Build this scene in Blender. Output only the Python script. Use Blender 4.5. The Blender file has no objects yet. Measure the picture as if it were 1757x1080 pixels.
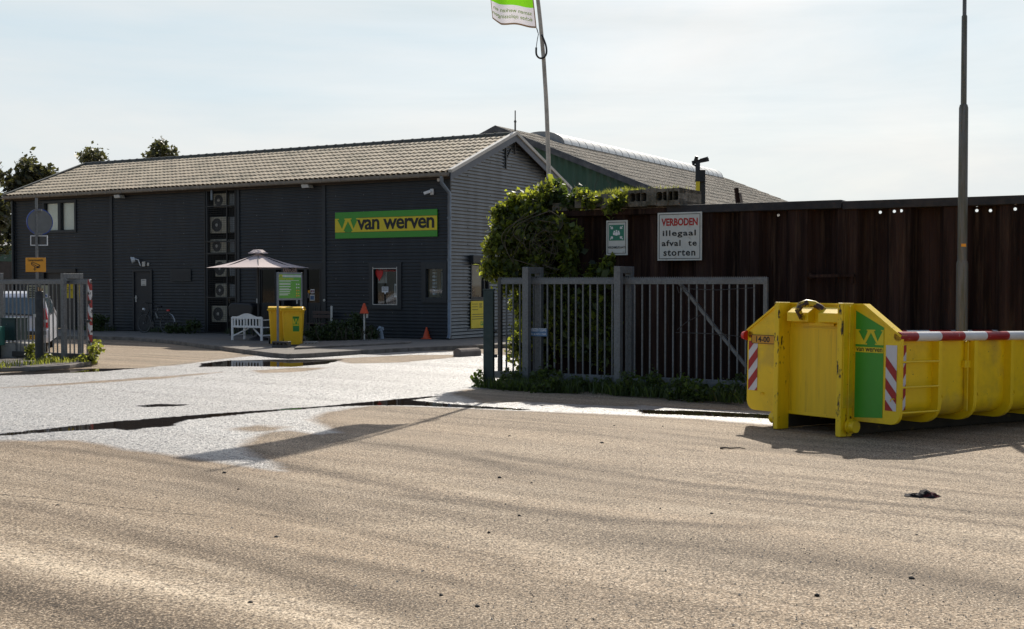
import bpy, bmesh, math, random
import numpy as np
from mathutils import Vector, Matrix
R = math.radians
C = bpy.context.scene.collection
random.seed(7)

# ---------------------------------------------------------------- camera, sky, sun, exposure
H, FPX, PITCH = 1.85, 2100.0, math.atan(52 / 2100)
cd = bpy.data.cameras.new('camera'); cam = bpy.data.objects.new('camera', cd); C.objects.link(cam)
cam.location = (0, 0, H); cam.rotation_euler = (R(90) - PITCH, 0, 0)
cd.sensor_width = 36; cd.lens = FPX / 1757 * 36; cd.clip_end = 3000; cd.clip_start = .1
sc = bpy.context.scene; sc.camera = cam
sc.view_settings.view_transform = 'Standard'; sc.view_settings.look = 'None'
sc.view_settings.exposure = 0.0; sc.view_settings.gamma = 1
SUN_AZ, SUN_EL = 13.0, 40.3       # azimuth to the right of the viewing direction
w = bpy.data.worlds.new('World'); sc.world = w; w.use_nodes = True
nt = w.node_tree; nt.nodes.clear()
def NN(t, ty, **k):
    n = t.nodes.new(ty)
    for a, b in k.items():
        if a.startswith('i_'): n.inputs[a[2:].replace('_', ' ')].default_value = b
        else: setattr(n, a, b)
    return n
out = NN(nt, 'ShaderNodeOutputWorld'); bg = NN(nt, 'ShaderNodeBackground'); bg.inputs[1].default_value = .12
sky = NN(nt, 'ShaderNodeTexSky', sky_type='NISHITA', sun_disc=False)
sky.sun_elevation = R(SUN_EL); sky.sun_rotation = R(SUN_AZ); sky.dust_density = 2.2; sky.air_density = 1.0; sky.ozone_density = 1.5
tc = NN(nt, 'ShaderNodeTexCoord'); mp = NN(nt, 'ShaderNodeMapping'); mp.inputs['Scale'].default_value = (1.2, 1.2, 9)
mp.inputs['Rotation'].default_value = (0, R(4), 0)
no = NN(nt, 'ShaderNodeTexNoise', i_Scale=1.5, i_Detail=9.0, i_Roughness=.6, i_Distortion=.5)
cr = NN(nt, 'ShaderNodeValToRGB'); cr.color_ramp.elements[0].position = .30; cr.color_ramp.elements[1].position = .66
cr.color_ramp.elements[0].color = (.72, .72, .72, 1); cr.color_ramp.elements[1].color = (.97, .97, .97, 1)
mx = NN(nt, 'ShaderNodeMixRGB'); mx.inputs[2].default_value = (6.2, 6.45, 6.55, 1)
nt.links.new(tc.outputs['Generated'], mp.inputs[0]); nt.links.new(mp.outputs[0], no.inputs['Vector'])
mp_b = NN(nt, 'ShaderNodeMapping'); mp_b.inputs['Scale'].default_value = (1, 1, 3.6); mp_b.inputs['Location'].default_value = (3.1, 0, 0); nt.links.new(tc.outputs['Generated'], mp_b.inputs[0])
no_b = NN(nt, 'ShaderNodeTexNoise', i_Scale=2.1, i_Detail=7.0, i_Roughness=.55, i_Distortion=.4); nt.links.new(mp_b.outputs[0], no_b.inputs['Vector'])
cl = NN(nt, 'ShaderNodeValToRGB'); cl.color_ramp.elements[0].position = .36; cl.color_ramp.elements[1].position = .62
cl.color_ramp.elements[0].color = (.68, .80, .86, 1); cl.color_ramp.elements[1].color = (.865, .885, .88, 1)
cs_ = NN(nt, 'ShaderNodeVectorMath', operation='SCALE'); cs_.inputs[3].default_value = 8.05
sx0 = NN(nt, 'ShaderNodeSeparateXYZ'); nt.links.new(tc.outputs['Generated'], sx0.inputs[0])
gx = NN(nt, 'ShaderNodeMath', operation='MULTIPLY_ADD'); gx.inputs[1].default_value = .16; nt.links.new(sx0.outputs[0], gx.inputs[0]); nt.links.new(no_b.outputs[0], gx.inputs[2])
nt.links.new(gx.outputs[0], cl.inputs[0]); nt.links.new(cl.outputs[0], cs_.inputs[0]); nt.links.new(cs_.outputs[0], mx.inputs[2])
nt.links.new(no.outputs[0], cr.inputs[0]); # bright haze low in the sky on the sunward side, clearer and bluer overhead and behind
sep = NN(nt, 'ShaderNodeSeparateXYZ'); nt.links.new(tc.outputs['Generated'], sep.inputs[0])
h1 = NN(nt, 'ShaderNodeMapRange'); nt.links.new(sep.outputs[2], h1.inputs[0])
for i_, v_ in enumerate((.28, .6, 1, .12)): h1.inputs[i_ + 1].default_value = v_
h2 = NN(nt, 'ShaderNodeMapRange'); nt.links.new(sep.outputs[1], h2.inputs[0])
for i_, v_ in enumerate((-.2, .7, .18, 1)): h2.inputs[i_ + 1].default_value = v_
m1 = NN(nt, 'ShaderNodeMath', operation='MULTIPLY'); m2 = NN(nt, 'ShaderNodeMath', operation='MULTIPLY')
nt.links.new(h1.outputs[0], m1.inputs[0]); nt.links.new(h2.outputs[0], m1.inputs[1])
nt.links.new(m1.outputs[0], m2.inputs[0]); nt.links.new(cr.outputs[0], m2.inputs[1]); nt.links.new(m2.outputs[0], mx.inputs[0])
nt.links.new(sky.outputs[0], mx.inputs[1]); nt.links.new(mx.outputs[0], bg.inputs[0]); nt.links.new(bg.outputs[0], out.inputs[0])
ld = bpy.data.lights.new('sun', 'SUN'); ld.energy = 5.0; ld.angle = R(.5); ld.color = (1, .94, .84)
sun = bpy.data.objects.new('sun', ld); C.objects.link(sun)
sd = Vector((math.sin(R(SUN_AZ)) * math.cos(R(SUN_EL)), math.cos(R(SUN_AZ)) * math.cos(R(SUN_EL)), math.sin(R(SUN_EL))))
sun.rotation_euler = sd.to_track_quat('Z', 'Y').to_euler(); sun.location = (20, 60, 60)

# ---------------------------------------------------------------- helpers: rays of the photo's pixels
def ray(u, v):
    c, s = math.cos(PITCH), math.sin(PITCH)
    x, y, z = (u - 878.5), FPX, (540 - v)
    return Vector((x, y * c + z * s, z * c - y * s))
def G(u, v, z=0.0):
    r = ray(u, v); t = (z - H) / r.z
    return Vector((r.x * t, r.y * t, z))
def AT(u, v, D):
    r = ray(u, v); t = D / r.y
    return Vector((r.x * t, D, H + r.z * t))
def LOC(u, v, o, rz, ly=0.0):
    """point on the vertical plane y = ly of a frame at o turned by rz; returns local x, z"""
    r = ray(u, v); n = Vector((-math.sin(rz), math.cos(rz), 0)); a = Vector((math.cos(rz), math.sin(rz), 0))
    q = Vector((o[0], o[1], 0)) + n * ly
    t = (q.x * n.x + q.y * n.y) / (r.x * n.x + r.y * n.y)
    p = Vector((r.x * t, r.y * t, H + r.z * t))
    return (p - q).dot(a), p.z - o[2]
def LOCX(u, v, o, rz, lx=0.0):
    """point on the vertical plane x = lx; returns local y, z"""
    r = ray(u, v); a = Vector((math.cos(rz), math.sin(rz), 0)); n = Vector((-math.sin(rz), math.cos(rz), 0))
    q = Vector((o[0], o[1], 0)) + a * lx
    t = (q.x * a.x + q.y * a.y) / (r.x * a.x + r.y * a.y)
    p = Vector((r.x * t, r.y * t, H + r.z * t))
    return (p - q).dot(n), p.z - o[2]

# ---------------------------------------------------------------- helpers: mesh builder
class MB:
    def __init__(s): s.v = []; s.f = []; s.m = []; s.sm = []
    def add(s, vs, fs, mi=0, smooth=False):
        b = len(s.v); s.v += [tuple(p) for p in vs]
        for f in fs: s.f.append(tuple(i + b for i in f)); s.m.append(mi); s.sm.append(smooth)
        return s
    def box(s, x0, x1, y0, y1, z0, z1, mi=0):
        if x0 > x1: x0, x1 = x1, x0
        if y0 > y1: y0, y1 = y1, y0
        if z0 > z1: z0, z1 = z1, z0
        return s.add([(x, y, z) for x in (x0, x1) for y in (y0, y1) for z in (z0, z1)],
              [(0, 1, 3, 2), (4, 6, 7, 5), (0, 4, 5, 1), (2, 3, 7, 6), (0, 2, 6, 4), (1, 5, 7, 3)], mi)
    def bar(s, p, q, a, b=None, up=(0, 0, 1), mi=0):
        """rectangular bar from p to q, a wide (across up), b deep (along up)"""
        p, q = Vector(p), Vector(q); b = b or a; d = (q - p).normalized(); up = Vector(up)
        if abs(d.dot(up)) > .98: up = Vector((0, 1, 0))
        x = d.cross(up).normalized(); y = x.cross(d).normalized()
        vs = [c + x * sx * a / 2 + y * sy * b / 2 for c in (p, q) for sx, sy in ((-1, -1), (1, -1), (1, 1), (-1, 1))]
        return s.add(vs, [(3, 2, 1, 0), (4, 5, 6, 7), (0, 1, 5, 4), (1, 2, 6, 5), (2, 3, 7, 6), (3, 0, 4, 7)], mi)
    def tube(s, pts, r, n=10, mi=0, cap=True):
        pts = [Vector(p) for p in pts]; rs = r if isinstance(r, (list, tuple)) else [r] * len(pts)
        vs = []; fs = []; px = None
        for i, p in enumerate(pts):
            d = (pts[min(i + 1, len(pts) - 1)] - pts[max(i - 1, 0)])
            if d.length < 1e-7: d = Vector((0, 0, 1))
            d.normalize()
            if px is None:
                u = Vector((0, 0, 1)) if abs(d.z) < .9 else Vector((1, 0, 0))
                px = d.cross(u).normalized()
            else:
                px = (px - d * px.dot(d)).normalized()
            py = d.cross(px)
            for k in range(n):
                a = 2 * math.pi * k / n; vs.append(p + (px * math.cos(a) + py * math.sin(a)) * rs[i])
        for i in range(len(pts) - 1):
            for k in range(n):
                a, b = i * n + k, i * n + (k + 1) % n
                fs.append((a, b, b + n, a + n))
        s.add(vs, fs, mi, True)
        if cap:
            L = len(pts)
            s.add(vs[:n], [tuple(range(n))[::-1]], mi); s.add(vs[(L - 1) * n:], [tuple(range(n))], mi)
        return s
    def prism(s, poly, fn, t, mi=0):
        """polygon of (a,b); fn(a,b,c) -> point; thickness c 0..t"""
        n = len(poly)
        vs = [fn(a, b, 0) for a, b in poly] + [fn(a, b, t) for a, b in poly]
        return s.add(vs, [tuple(range(n))[::-1], tuple(range(n, 2 * n))] + [(i, (i + 1) % n, (i + 1) % n + n, i + n) for i in range(n)], mi)
    def lathe(s, prof, n=20, mi=0, o=(0, 0, 0)):
        vs = []; fs = []
        for r, z in prof:
            for k in range(n):
                a = 2 * math.pi * k / n; vs.append((o[0] + r * math.cos(a), o[1] + r * math.sin(a), o[2] + z))
        for i in range(len(prof) - 1):
            for k in range(n):
                a, b = i * n + k, i * n + (k + 1) % n; fs.append((a, b, b + n, a + n))
        s.add(vs, fs, mi, True)
        s.add(vs[:n], [tuple(range(n))[::-1]], mi); s.add(vs[-n:], [tuple(range(n))], mi)
        return s
    def build(s, name, mats, parent=None, bevel=0, fix=True, seg=2):
        me = bpy.data.meshes.new(name); me.from_pydata(s.v, [], s.f)
        for m in (mats if isinstance(mats, (list, tuple)) else [mats]): me.materials.append(m)
        me.polygons.foreach_set('material_index', s.m); me.polygons.foreach_set('use_smooth', s.sm)
        me.update()
        if fix:
            bm = bmesh.new(); bm.from_mesh(me); bmesh.ops.recalc_face_normals(bm, faces=bm.faces); bm.to_mesh(me); bm.free()
        o = bpy.data.objects.new(name, me); C.objects.link(o)
        if parent: o.parent = parent
        if bevel:
            b = o.modifiers.new('b', 'BEVEL'); b.width = bevel; b.segments = seg; b.limit_method = 'ANGLE'; b.angle_limit = R(40)
        return o
def tag(o, label=None, cat=None, group=None, kind=None):
    if label: o['label'] = label
    if cat: o['category'] = cat
    if group: o['group'] = group
    if kind: o['kind'] = kind
    return o
def root(name, loc, rz, label, cat, group=None):
    o = bpy.data.objects.new(name, None); C.objects.link(o); o.location = loc; o.rotation_euler = (0, 0, rz)
    o.empty_display_size = .2
    return tag(o, label, cat, group)
def dup(r, loc, rz, label):
    c = r.copy(); C.objects.link(c); c.location = loc; c.rotation_euler = (0, 0, rz); c['label'] = label
    for ch in list(r.children):
        d = ch.copy(); C.objects.link(d); d.parent = c
        for g in list(ch.children):
            e = g.copy(); C.objects.link(e); e.parent = d
    return c
def textmesh(s):
    cu = bpy.data.curves.new('t', 'FONT'); cu.body = s; cu.resolution_u = 3
    o = bpy.data.objects.new('t', cu); C.objects.link(o)
    return cu, o
def text(s, x0, x1, z0, z1, fn, mat, parent, bold=0, name='lettering', mirror=False, sx=1.0, spacing=1.0):
    """writing fitted to the box x0..x1, z0..z1 and laid on a surface by fn(x, z)"""
    cu, o = textmesh(s); cu.offset = bold; cu.space_character = spacing
    bpy.context.view_layer.update()
    me = bpy.data.meshes.new_from_object(o.evaluated_get(bpy.context.evaluated_depsgraph_get()))
    n = len(me.vertices); co = np.empty(n * 3, 'f'); me.vertices.foreach_get('co', co); co = co.reshape(n, 3)
    a, b = co.min(0), co.max(0)
    X = (co[:, 0] - a[0]) / (b[0] - a[0]); Z = (co[:, 1] - a[1]) / (b[1] - a[1])
    if mirror: X = 1 - X
    for i in range(n):
        me.vertices[i].co = fn(x0 + (x1 - x0) * float(X[i]), z0 + (z1 - z0) * float(Z[i]))
    me.materials.clear(); me.materials.append(mat); me.name = name
    t = bpy.data.objects.new(name, me); C.objects.link(t); t.parent = parent
    bpy.data.objects.remove(o); bpy.data.curves.remove(cu)
    return t

# ---------------------------------------------------------------- materials
def lin(r, g, b):
    f = lambda c: (c / 255 / 12.92) if c / 255 < .04045 else ((c / 255 + .055) / 1.055) ** 2.4
    return (f(r), f(g), f(b), 1)
def mat(name, col, rough=.6, metal=0, var=.25, vs=6, bump=0, bs=40, spec=.5, stretch=(1, 1, 1), dirt=None, dirt_amt=0, dirt_scale=3, dlo=.5, dhi=.7):
    m = bpy.data.materials.new(name); m.use_nodes = True; t = m.node_tree; b = t.nodes['Principled BSDF']
    col = tuple(col[:3]) + (1,)
    b.inputs['Roughness'].default_value = rough; b.inputs['Metallic'].default_value = metal
    b.inputs['Specular IOR Level'].default_value = spec
    tc = NN(t, 'ShaderNodeTexCoord'); mp = NN(t, 'ShaderNodeMapping'); mp.inputs['Scale'].default_value = stretch
    t.links.new(tc.outputs['Object'], mp.inputs[0])
    n = NN(t, 'ShaderNodeTexNoise', i_Scale=vs, i_Detail=6.0, i_Roughness=.6); t.links.new(mp.outputs[0], n.inputs['Vector'])
    r = NN(t, 'ShaderNodeMapRange'); r.inputs[1].default_value = .3; r.inputs[2].default_value = .7
    r.inputs[3].default_value = 1 - var; r.inputs[4].default_value = 1 + var * .6
    t.links.new(n.outputs[0], r.inputs[0])
    mu = NN(t, 'ShaderNodeVectorMath', operation='SCALE'); mu.inputs[0].default_value = col[:3]; t.links.new(r.outputs[0], mu.inputs[3])
    last = mu.outputs[0]
    if dirt:
        n2 = NN(t, 'ShaderNodeTexNoise', i_Scale=dirt_scale, i_Detail=8.0, i_Roughness=.65); t.links.new(mp.outputs[0], n2.inputs['Vector'])
        r2 = NN(t, 'ShaderNodeMapRange'); r2.inputs[1].default_value = dlo; r2.inputs[2].default_value = dhi; r2.inputs[4].default_value = dirt_amt
        t.links.new(n2.outputs[0], r2.inputs[0])
        mxx = NN(t, 'ShaderNodeMixRGB'); mxx.inputs[2].default_value = tuple(dirt[:3]) + (1,)
        t.links.new(r2.outputs[0], mxx.inputs[0]); t.links.new(last, mxx.inputs[1]); last = mxx.outputs[0]
    if name == 'container_yellow':
        for sc_, lo_, hi_, cc_, am_ in ((17, .675, .69, (.05, .025, .012, 1), .9), (1.6, .56, .66, (.46, .30, .05, 1), .45)):
            n4 = NN(t, 'ShaderNodeTexNoise', i_Scale=float(sc_), i_Detail=6.0, i_Roughness=.6); t.links.new(mp.outputs[0], n4.inputs['Vector'])
            r4 = NN(t, 'ShaderNodeMapRange'); r4.inputs[1].default_value = lo_; r4.inputs[2].default_value = hi_; r4.inputs[4].default_value = am_; t.links.new(n4.outputs[0], r4.inputs[0])
            m4 = NN(t, 'ShaderNodeMixRGB'); m4.inputs[2].default_value = cc_; t.links.new(r4.outputs[0], m4.inputs[0]); t.links.new(last, m4.inputs[1]); last = m4.outputs[0]
    t.links.new(last, b.inputs['Base Color'])
    if bump:
        n3 = NN(t, 'ShaderNodeTexNoise', i_Scale=bs, i_Detail=4.0); t.links.new(mp.outputs[0], n3.inputs['Vector'])
        bp = NN(t, 'ShaderNodeBump', i_Strength=bump, i_Distance=.02); t.links.new(n3.outputs[0], bp.inputs['Height'])
        t.links.new(bp.outputs[0], b.inputs['Normal'])
    return m
def leafmat(name, col, tcol, var=.5, tr=.45):
    m = bpy.data.materials.new(name); m.use_nodes = True; t = m.node_tree; b = t.nodes['Principled BSDF']; o = t.nodes['Material Output']
    ge = NN(t, 'ShaderNodeNewGeometry'); r = NN(t, 'ShaderNodeMapRange'); r.inputs[3].default_value = 1 - var; r.inputs[4].default_value = 1 + var
    t.links.new(ge.outputs['Random Per Island'], r.inputs[0])
    for c, sock in ((col, 0), (tcol, 1)):
        mu = NN(t, 'ShaderNodeVectorMath', operation='SCALE'); mu.inputs[0].default_value = c[:3]; t.links.new(r.outputs[0], mu.inputs[3])
        if sock == 0: t.links.new(mu.outputs[0], b.inputs['Base Color'])
        else:
            tn = NN(t, 'ShaderNodeBsdfTranslucent'); t.links.new(mu.outputs[0], tn.inputs[0])
    b.inputs['Roughness'].default_value = .45
    ms = NN(t, 'ShaderNodeMixShader'); ms.inputs[0].default_value = tr
    t.links.new(b.outputs[0], ms.inputs[1]); t.links.new(tn.outputs[0], ms.inputs[2]); t.links.new(ms.outputs[0], o.inputs[0])
    return m
def glassmat(name, rough=.03, tint=(.93, .95, .95), refl=.03):
    m = bpy.data.materials.new(name); m.use_nodes = True; t = m.node_tree; o = t.nodes['Material Output']
    tr = NN(t, 'ShaderNodeBsdfTransparent'); tr.inputs[0].default_value = tint + (1,)
    gl = NN(t, 'ShaderNodeBsdfGlossy'); gl.inputs['Roughness'].default_value = rough
    fr = NN(t, 'ShaderNodeFresnel', i_IOR=1.5); ad = NN(t, 'ShaderNodeMath', operation='ADD'); ad.inputs[1].default_value = refl
    ms = NN(t, 'ShaderNodeMixShader'); ge_ = NN(t, 'ShaderNodeNewGeometry'); sb_ = NN(t, 'ShaderNodeMath', operation='SUBTRACT'); sb_.inputs[0].default_value = 1; t.links.new(ge_.outputs['Backfacing'], sb_.inputs[1]); fm_ = NN(t, 'ShaderNodeMath', operation='MULTIPLY'); t.links.new(fr.outputs[0], fm_.inputs[0]); t.links.new(sb_.outputs[0], fm_.inputs[1])
    t.links.new(fm_.outputs[0], ad.inputs[0]); t.links.new(ad.outputs[0], ms.inputs[0])
    t.links.new(tr.outputs[0], ms.inputs[1]); t.links.new(gl.outputs[0], ms.inputs[2]); t.links.new(ms.outputs[0], o.inputs[0])
    return m
M = {}
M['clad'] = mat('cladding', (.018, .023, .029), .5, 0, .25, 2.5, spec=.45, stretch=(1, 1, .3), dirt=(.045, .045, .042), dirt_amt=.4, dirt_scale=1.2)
M['clad_skylit'] = mat('cladding_gable_skylit', (.12, .14, .16), .32, .45, .22, 2.5, spec=.8, stretch=(1, 1, .3), dirt=(.03, .035, .04), dirt_amt=.4, dirt_scale=1.5)  # paler than the facade cladding: bright sky reflection put into the colour
M['trim'] = mat('trim', (.016, .020, .024), .5, 0, .15)
M['barge'] = mat('bargeboard', (.10, .115, .14), .5, 0, .12)
M['pipe'] = mat('pipe', (.16, .19, .23), .35, .5, .2)
M['gutter'] = mat('gutter', (.22, .19, .15), .6, .1, .25, dirt=(.08, .07, .06), dirt_amt=.5)
M['soffit'] = mat('soffit', (.07, .055, .042), .8, 0, .3)
M['tile'] = mat('roof_tile', (.50, .41, .285), .8, 0, .3, 3, bump=.3, bs=60, dirt=(.17, .155, .10), dirt_amt=.75, dirt_scale=1.1)
M['halltile'] = mat('hall_roof', (.40, .34, .255), .8, 0, .35, 1.2, bump=.3, bs=30, dirt=(.11, .10, .07), dirt_amt=.7, dirt_scale=.7)
M['ridge'] = mat('ridge', (.10, .10, .09), .8, 0, .4, dirt=(.06, .07, .03), dirt_amt=.8)
M['black'] = mat('black', (.012, .012, .013), .5)
M['dark'] = mat('dark', (.02, .02, .022), .6)
M['white'] = mat('white_paint', (.72, .73, .73), .45, 0, .08)
M['offwhite'] = mat('off_white', (.55, .53, .48), .55, 0, .15, dirt=(.3, .27, .2), dirt_amt=.4)
M['blind'] = mat('blind', (.85, .82, .70), .7, 0, .06)
M['green'] = mat('sign_green', (.045, .30, .02), .4, 0, .05)
M['dgreen'] = mat('safety_green', (.005, .17, .10), .4, 0, .08)
M['yellow'] = mat('sign_yellow', (.72, .56, .01), .42, 0, .06)
M['orange'] = mat('sign_orange', (.80, .33, .012), .4, 0, .06)
M['ink'] = mat('ink', (.008, .008, .008), .5, 0, 0)
M['red'] = mat('red', (.55, .012, .012), .4, 0, .15)
M['whiteink'] = mat('white_ink', (.8, .8, .8), .5, 0, 0)
M['steel'] = mat('galvanised', (.175, .18, .18), .5, .2, .35, 30, bump=.1, bs=80, dirt=(.10, .095, .085), dirt_amt=.5, dirt_scale=5)
M['steeldk'] = mat('galvanised_dark', (.075, .073, .07), .5, .2, .35, 30, dirt=(.09, .05, .03), dirt_amt=.6, dirt_scale=4)
M['rust'] = mat('rusty_steel', (.036, .020, .0165), .85, 0, .8, 2.2, bump=.5, bs=18, spec=.12, stretch=(2.2, 2.2, .13), dirt=(.095, .060, .040), dirt_amt=.8, dirt_scale=5, dlo=.50, dhi=.74)
M['rustcap'] = mat('cap_beam', (.030, .029, .032), .7, .2, .5, 6, dirt=(.06, .04, .03), dirt_amt=.5)
M['concrete'] = mat('concrete', (.20, .178, .145), .9, 0, .4, 6, bump=.8, bs=30, dirt=(.06, .055, .035), dirt_amt=.9, dirt_scale=4, dlo=.42, dhi=.62)
M['conclight'] = mat('light_concrete', (.38, .36, .33), .9, 0, .3, 6, bump=.5, bs=40, dirt=(.14, .12, .09), dirt_amt=.7, dirt_scale=3)
M['paving'] = mat('paving', (.22, .195, .165), .9, 0, .35, 3, bump=.4, bs=60, dirt=(.10, .085, .06), dirt_amt=.6)
M['kerb'] = mat('kerb', (.20, .175, .15), .9, 0, .35, 5, bump=.4, bs=60, dirt=(.09, .075, .05), dirt_amt=.7)
M['bark'] = mat('bark', (.07, .055, .04), .9, 0, .4, 10, bump=.6)
M['ivy'] = leafmat('ivy_leaf', (.050, .070, .018), (.42, .46, .04), .75, .44)
M['weed'] = leafmat('weed_leaf', (.04, .06, .018), (.16, .23, .03), .5, .4)
M['grass'] = leafmat('grass_blade', (.11, .13, .03), (.40, .42, .06), .45, .5)
M['treeleaf'] = leafmat('tree_leaf', (.05, .052, .024), (.17, .17, .05), .6, .3)
M['shrub'] = leafmat('shrub_leaf', (.04, .06, .02), (.10, .14, .03), .5, .3)
M['glass'] = glassmat('window_glass')
M['darkglass'] = glassmat('dark_glass', .04, (.12, .13, .13), .0)
M['hallgreen'] = mat('hall_cladding', (.040, .105, .062), .6, 0, .25, 2, stretch=(1, 1, .2), dirt=(.10, .12, .09), dirt_amt=.4)
M['poly'] = mat('rooflight_sheet', (.78, .77, .70), .3, 0, .12, 2, spec=.8)

# ---------------------------------------------------------------- ground sheet with wet and dry areas
def sdf_poly(P, poly):
    """signed distance, negative inside; P (n,2)"""
    poly = np.array(poly, float); n = len(poly); d = np.full(len(P), 1e9); ins = np.zeros(len(P), bool)
    for i in range(n):
        a, b = poly[i], poly[(i + 1) % n]; e = b - a; wv = P - a
        t = np.clip((wv @ e) / max(e @ e, 1e-12), 0, 1)
        q = wv - t[:, None] * e; d = np.minimum(d, (q ** 2).sum(1))
        c = ((a[1] <= P[:, 1]) != (b[1] <= P[:, 1]))
        with np.errstate(divide='ignore', invalid='ignore'):
            xi = a[0] + (P[:, 1] - a[1]) / (b[1] - a[1] if b[1] != a[1] else 1e-12) * e[0]
        ins ^= c & (P[:, 0] < xi)
    d = np.sqrt(d); return np.where(ins, -d, d)
def gp(lst): return [tuple(G(u, v)[:2]) for u, v in lst]
WET = [gp([(-400, 770), (0, 757), (60, 758), (130, 757), (175, 764), (210, 773), (260, 778), (330, 788), (390, 797), (450, 806), (492, 811), (470, 795),
    (440, 782), (418, 766), (428, 753), (455, 742), (500, 738), (545, 745), (585, 742), (560, 728), (536, 719), (560, 709), (600, 701), (640, 696),
    (740, 699), (870, 704), (1000, 709), (1100, 714), (1200, 719), (1330, 729), (1420, 735), (1420, 712), (1290, 704), (1170, 700), (1090, 694), (1000, 690), (930, 688),
    (820, 680), (770, 679), (800, 668), (850, 668), (905, 655), (905, 612), (760, 603), (620, 604), (520, 609), (440, 610), (370, 618), (300, 627), (230, 633), (160, 637), (0, 640), (-400, 642)])]
DRY = [gp([(395, 736), (440, 729), (490, 733), (480, 738), (430, 741)]), gp([(560, 616), (700, 610), (800, 609), (790, 613), (690, 622), (600, 624)]),
    gp([(430, 637), (500, 632), (560, 631), (520, 638), (450, 641)]), gp([(0, 666), (150, 655), (380, 639), (300, 648), (60, 664)]),
    gp([(780, 679), (880, 671), (1000, 676), (1105, 690), (1090, 698), (990, 694), (900, 690), (830, 692)]), gp([(170, 636), (300, 625), (400, 612), (430, 606), (300, 612), (170, 622)])]
PUD = [gp([(-400, 790), (0, 744.5), (100, 733.5), (200, 723), (300, 715), (420, 706), (540, 698), (640, 689), (690, 684), (752, 679.5), (752, 681), (708, 687), (760, 692), (830, 697), (915, 703),
        (900, 704.5), (800, 700), (700, 696), (640, 696), (560, 699), (440, 709), (318, 721), (300, 731), (240, 736), (230, 741), (190, 736), (100, 741), (0, 748), (-400, 796)]),
    gp([(345, 624), (390, 619), (470, 617), (590, 617), (560, 625), (500, 630), (430, 629), (340, 630)]),
    gp([(226, 697), (270, 693.5), (328, 694.5), (300, 697.5), (250, 699)]), gp([(-300, 644), (0, 641), (60, 637), (130, 633), (240, 632), (180, 637.5), (80, 642), (0, 645), (-300, 650)]),
    gp([(1090, 703), (1200, 705), (1300, 709), (1420, 714), (1420, 722), (1250, 716), (1100, 710)])]
def axis(a, b, st, lo, hi, g=1.25):
    c = list(np.arange(a, b, st)); s = st; x = c[-1]; r = []
    while x < hi: s *= g; x += s; r.append(x)
    s = st; x = a; l = []
    while x > lo: s *= g; x -= s; l.append(x)
    return np.array(l[::-1] + c + r)
CONT = Vector((4.54, 14.3, 0)); CRZ = R(36)
def ground_z(x, y):
    g = (x - CONT.x) * math.cos(CRZ) + (y - CONT.y) * math.sin(CRZ)
    return -np.clip((g - .5) * .021, 0, .12) * np.clip((22 - y) / 3, 0, 1)
xs = axis(-15.5, 9, .085, -900, 900); ys = axis(5.5, 37.5, .085, -60, 1500)
X, Y = np.meshgrid(xs, ys); P = np.stack([X.ravel(), Y.ravel()], 1)
near = (P[:, 0] > -22) & (P[:, 0] < 14) & (P[:, 1] > 3) & (P[:, 1] < 45)
def field(polys, sgn):
    d = np.full(len(P), 8.0)
    for p in polys: d[near] = np.minimum(d[near], sdf_poly(P[near], p))
    return d
wet = field(WET, 1); dry = field(DRY, 1); wet = np.maximum(wet, -dry); pud = field(PUD, 1)
Zg = ground_z(P[:, 0], P[:, 1])
# long low undulation of the tarmac
Zg = Zg + np.where(near, .004 * np.sin(P[:, 0] * .9 + P[:, 1] * .5) * np.clip(pud / .6, 0, 1), 0)
nx, ny = len(xs), len(ys)
I = np.arange(nx * ny).reshape(ny, nx)
F = np.stack([I[:-1, :-1].ravel(), I[:-1, 1:].ravel(), I[1:, 1:].ravel(), I[1:, :-1].ravel()], 1)
me = bpy.data.meshes.new('ground'); me.vertices.add(nx * ny); me.vertices.foreach_set('co', np.stack([P[:, 0], P[:, 1], Zg], 1).ravel())
me.loops.add(F.size); me.loops.foreach_set('vertex_index', F.ravel()); me.polygons.add(len(F))
me.polygons.foreach_set('loop_start', np.arange(0, F.size, 4)); me.polygons.foreach_set('loop_total', np.full(len(F), 4))
me.update(); me.polygons.foreach_set('use_smooth', np.ones(len(F), bool))
TR = [([(400, 785), (520, 805), (640, 828), (760, 850), (900, 872), (1050, 892)], .13, .95), ([(-200, 960), (0, 1012), (120, 1038), (220, 1064), (330, 1100)], .26, 1.0), ([(0, 765), (120, 772), (240, 786), (330, 808), (420, 840), (520, 862)], .16, .6),
    ([(700, 850), (850, 866), (1000, 886), (1120, 897), (1300, 905)], .10, .8), ([(830, 775), (900, 790), (1050, 811), (1200, 835), (1400, 856), (1757, 884)], .09, .8), ([(780, 778), (900, 806), (1000, 825), (1200, 850), (1400, 868), (1757, 905)], .08, .75),
    ([(0, 866), (120, 888), (250, 922), (400, 956), (560, 1005), (700, 1040)], .15, .65), ([(1050, 925), (1250, 945), (1450, 968), (1600, 990), (1757, 1020)], .2, .7), ([(870, 716), (1100, 738), (1300, 765), (1500, 795), (1757, 830)], .10, .5),
    ([(600, 757), (700, 768), (800, 786), (900, 812)], .12, .75), ([(640, 868), (760, 885), (900, 915), (1100, 940), (1400, 1000)], .12, .55), ([(540, 960), (700, 985), (900, 1010), (1200, 1050)], .18, .5), ([(870, 730), (1000, 742), (1200, 775)], .07, .4),
    ([(1180, 805), (1400, 822), (1757, 855)], .06, .45), ([(300, 830), (500, 880), (700, 930), (900, 975)], .10, .45)]
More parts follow.
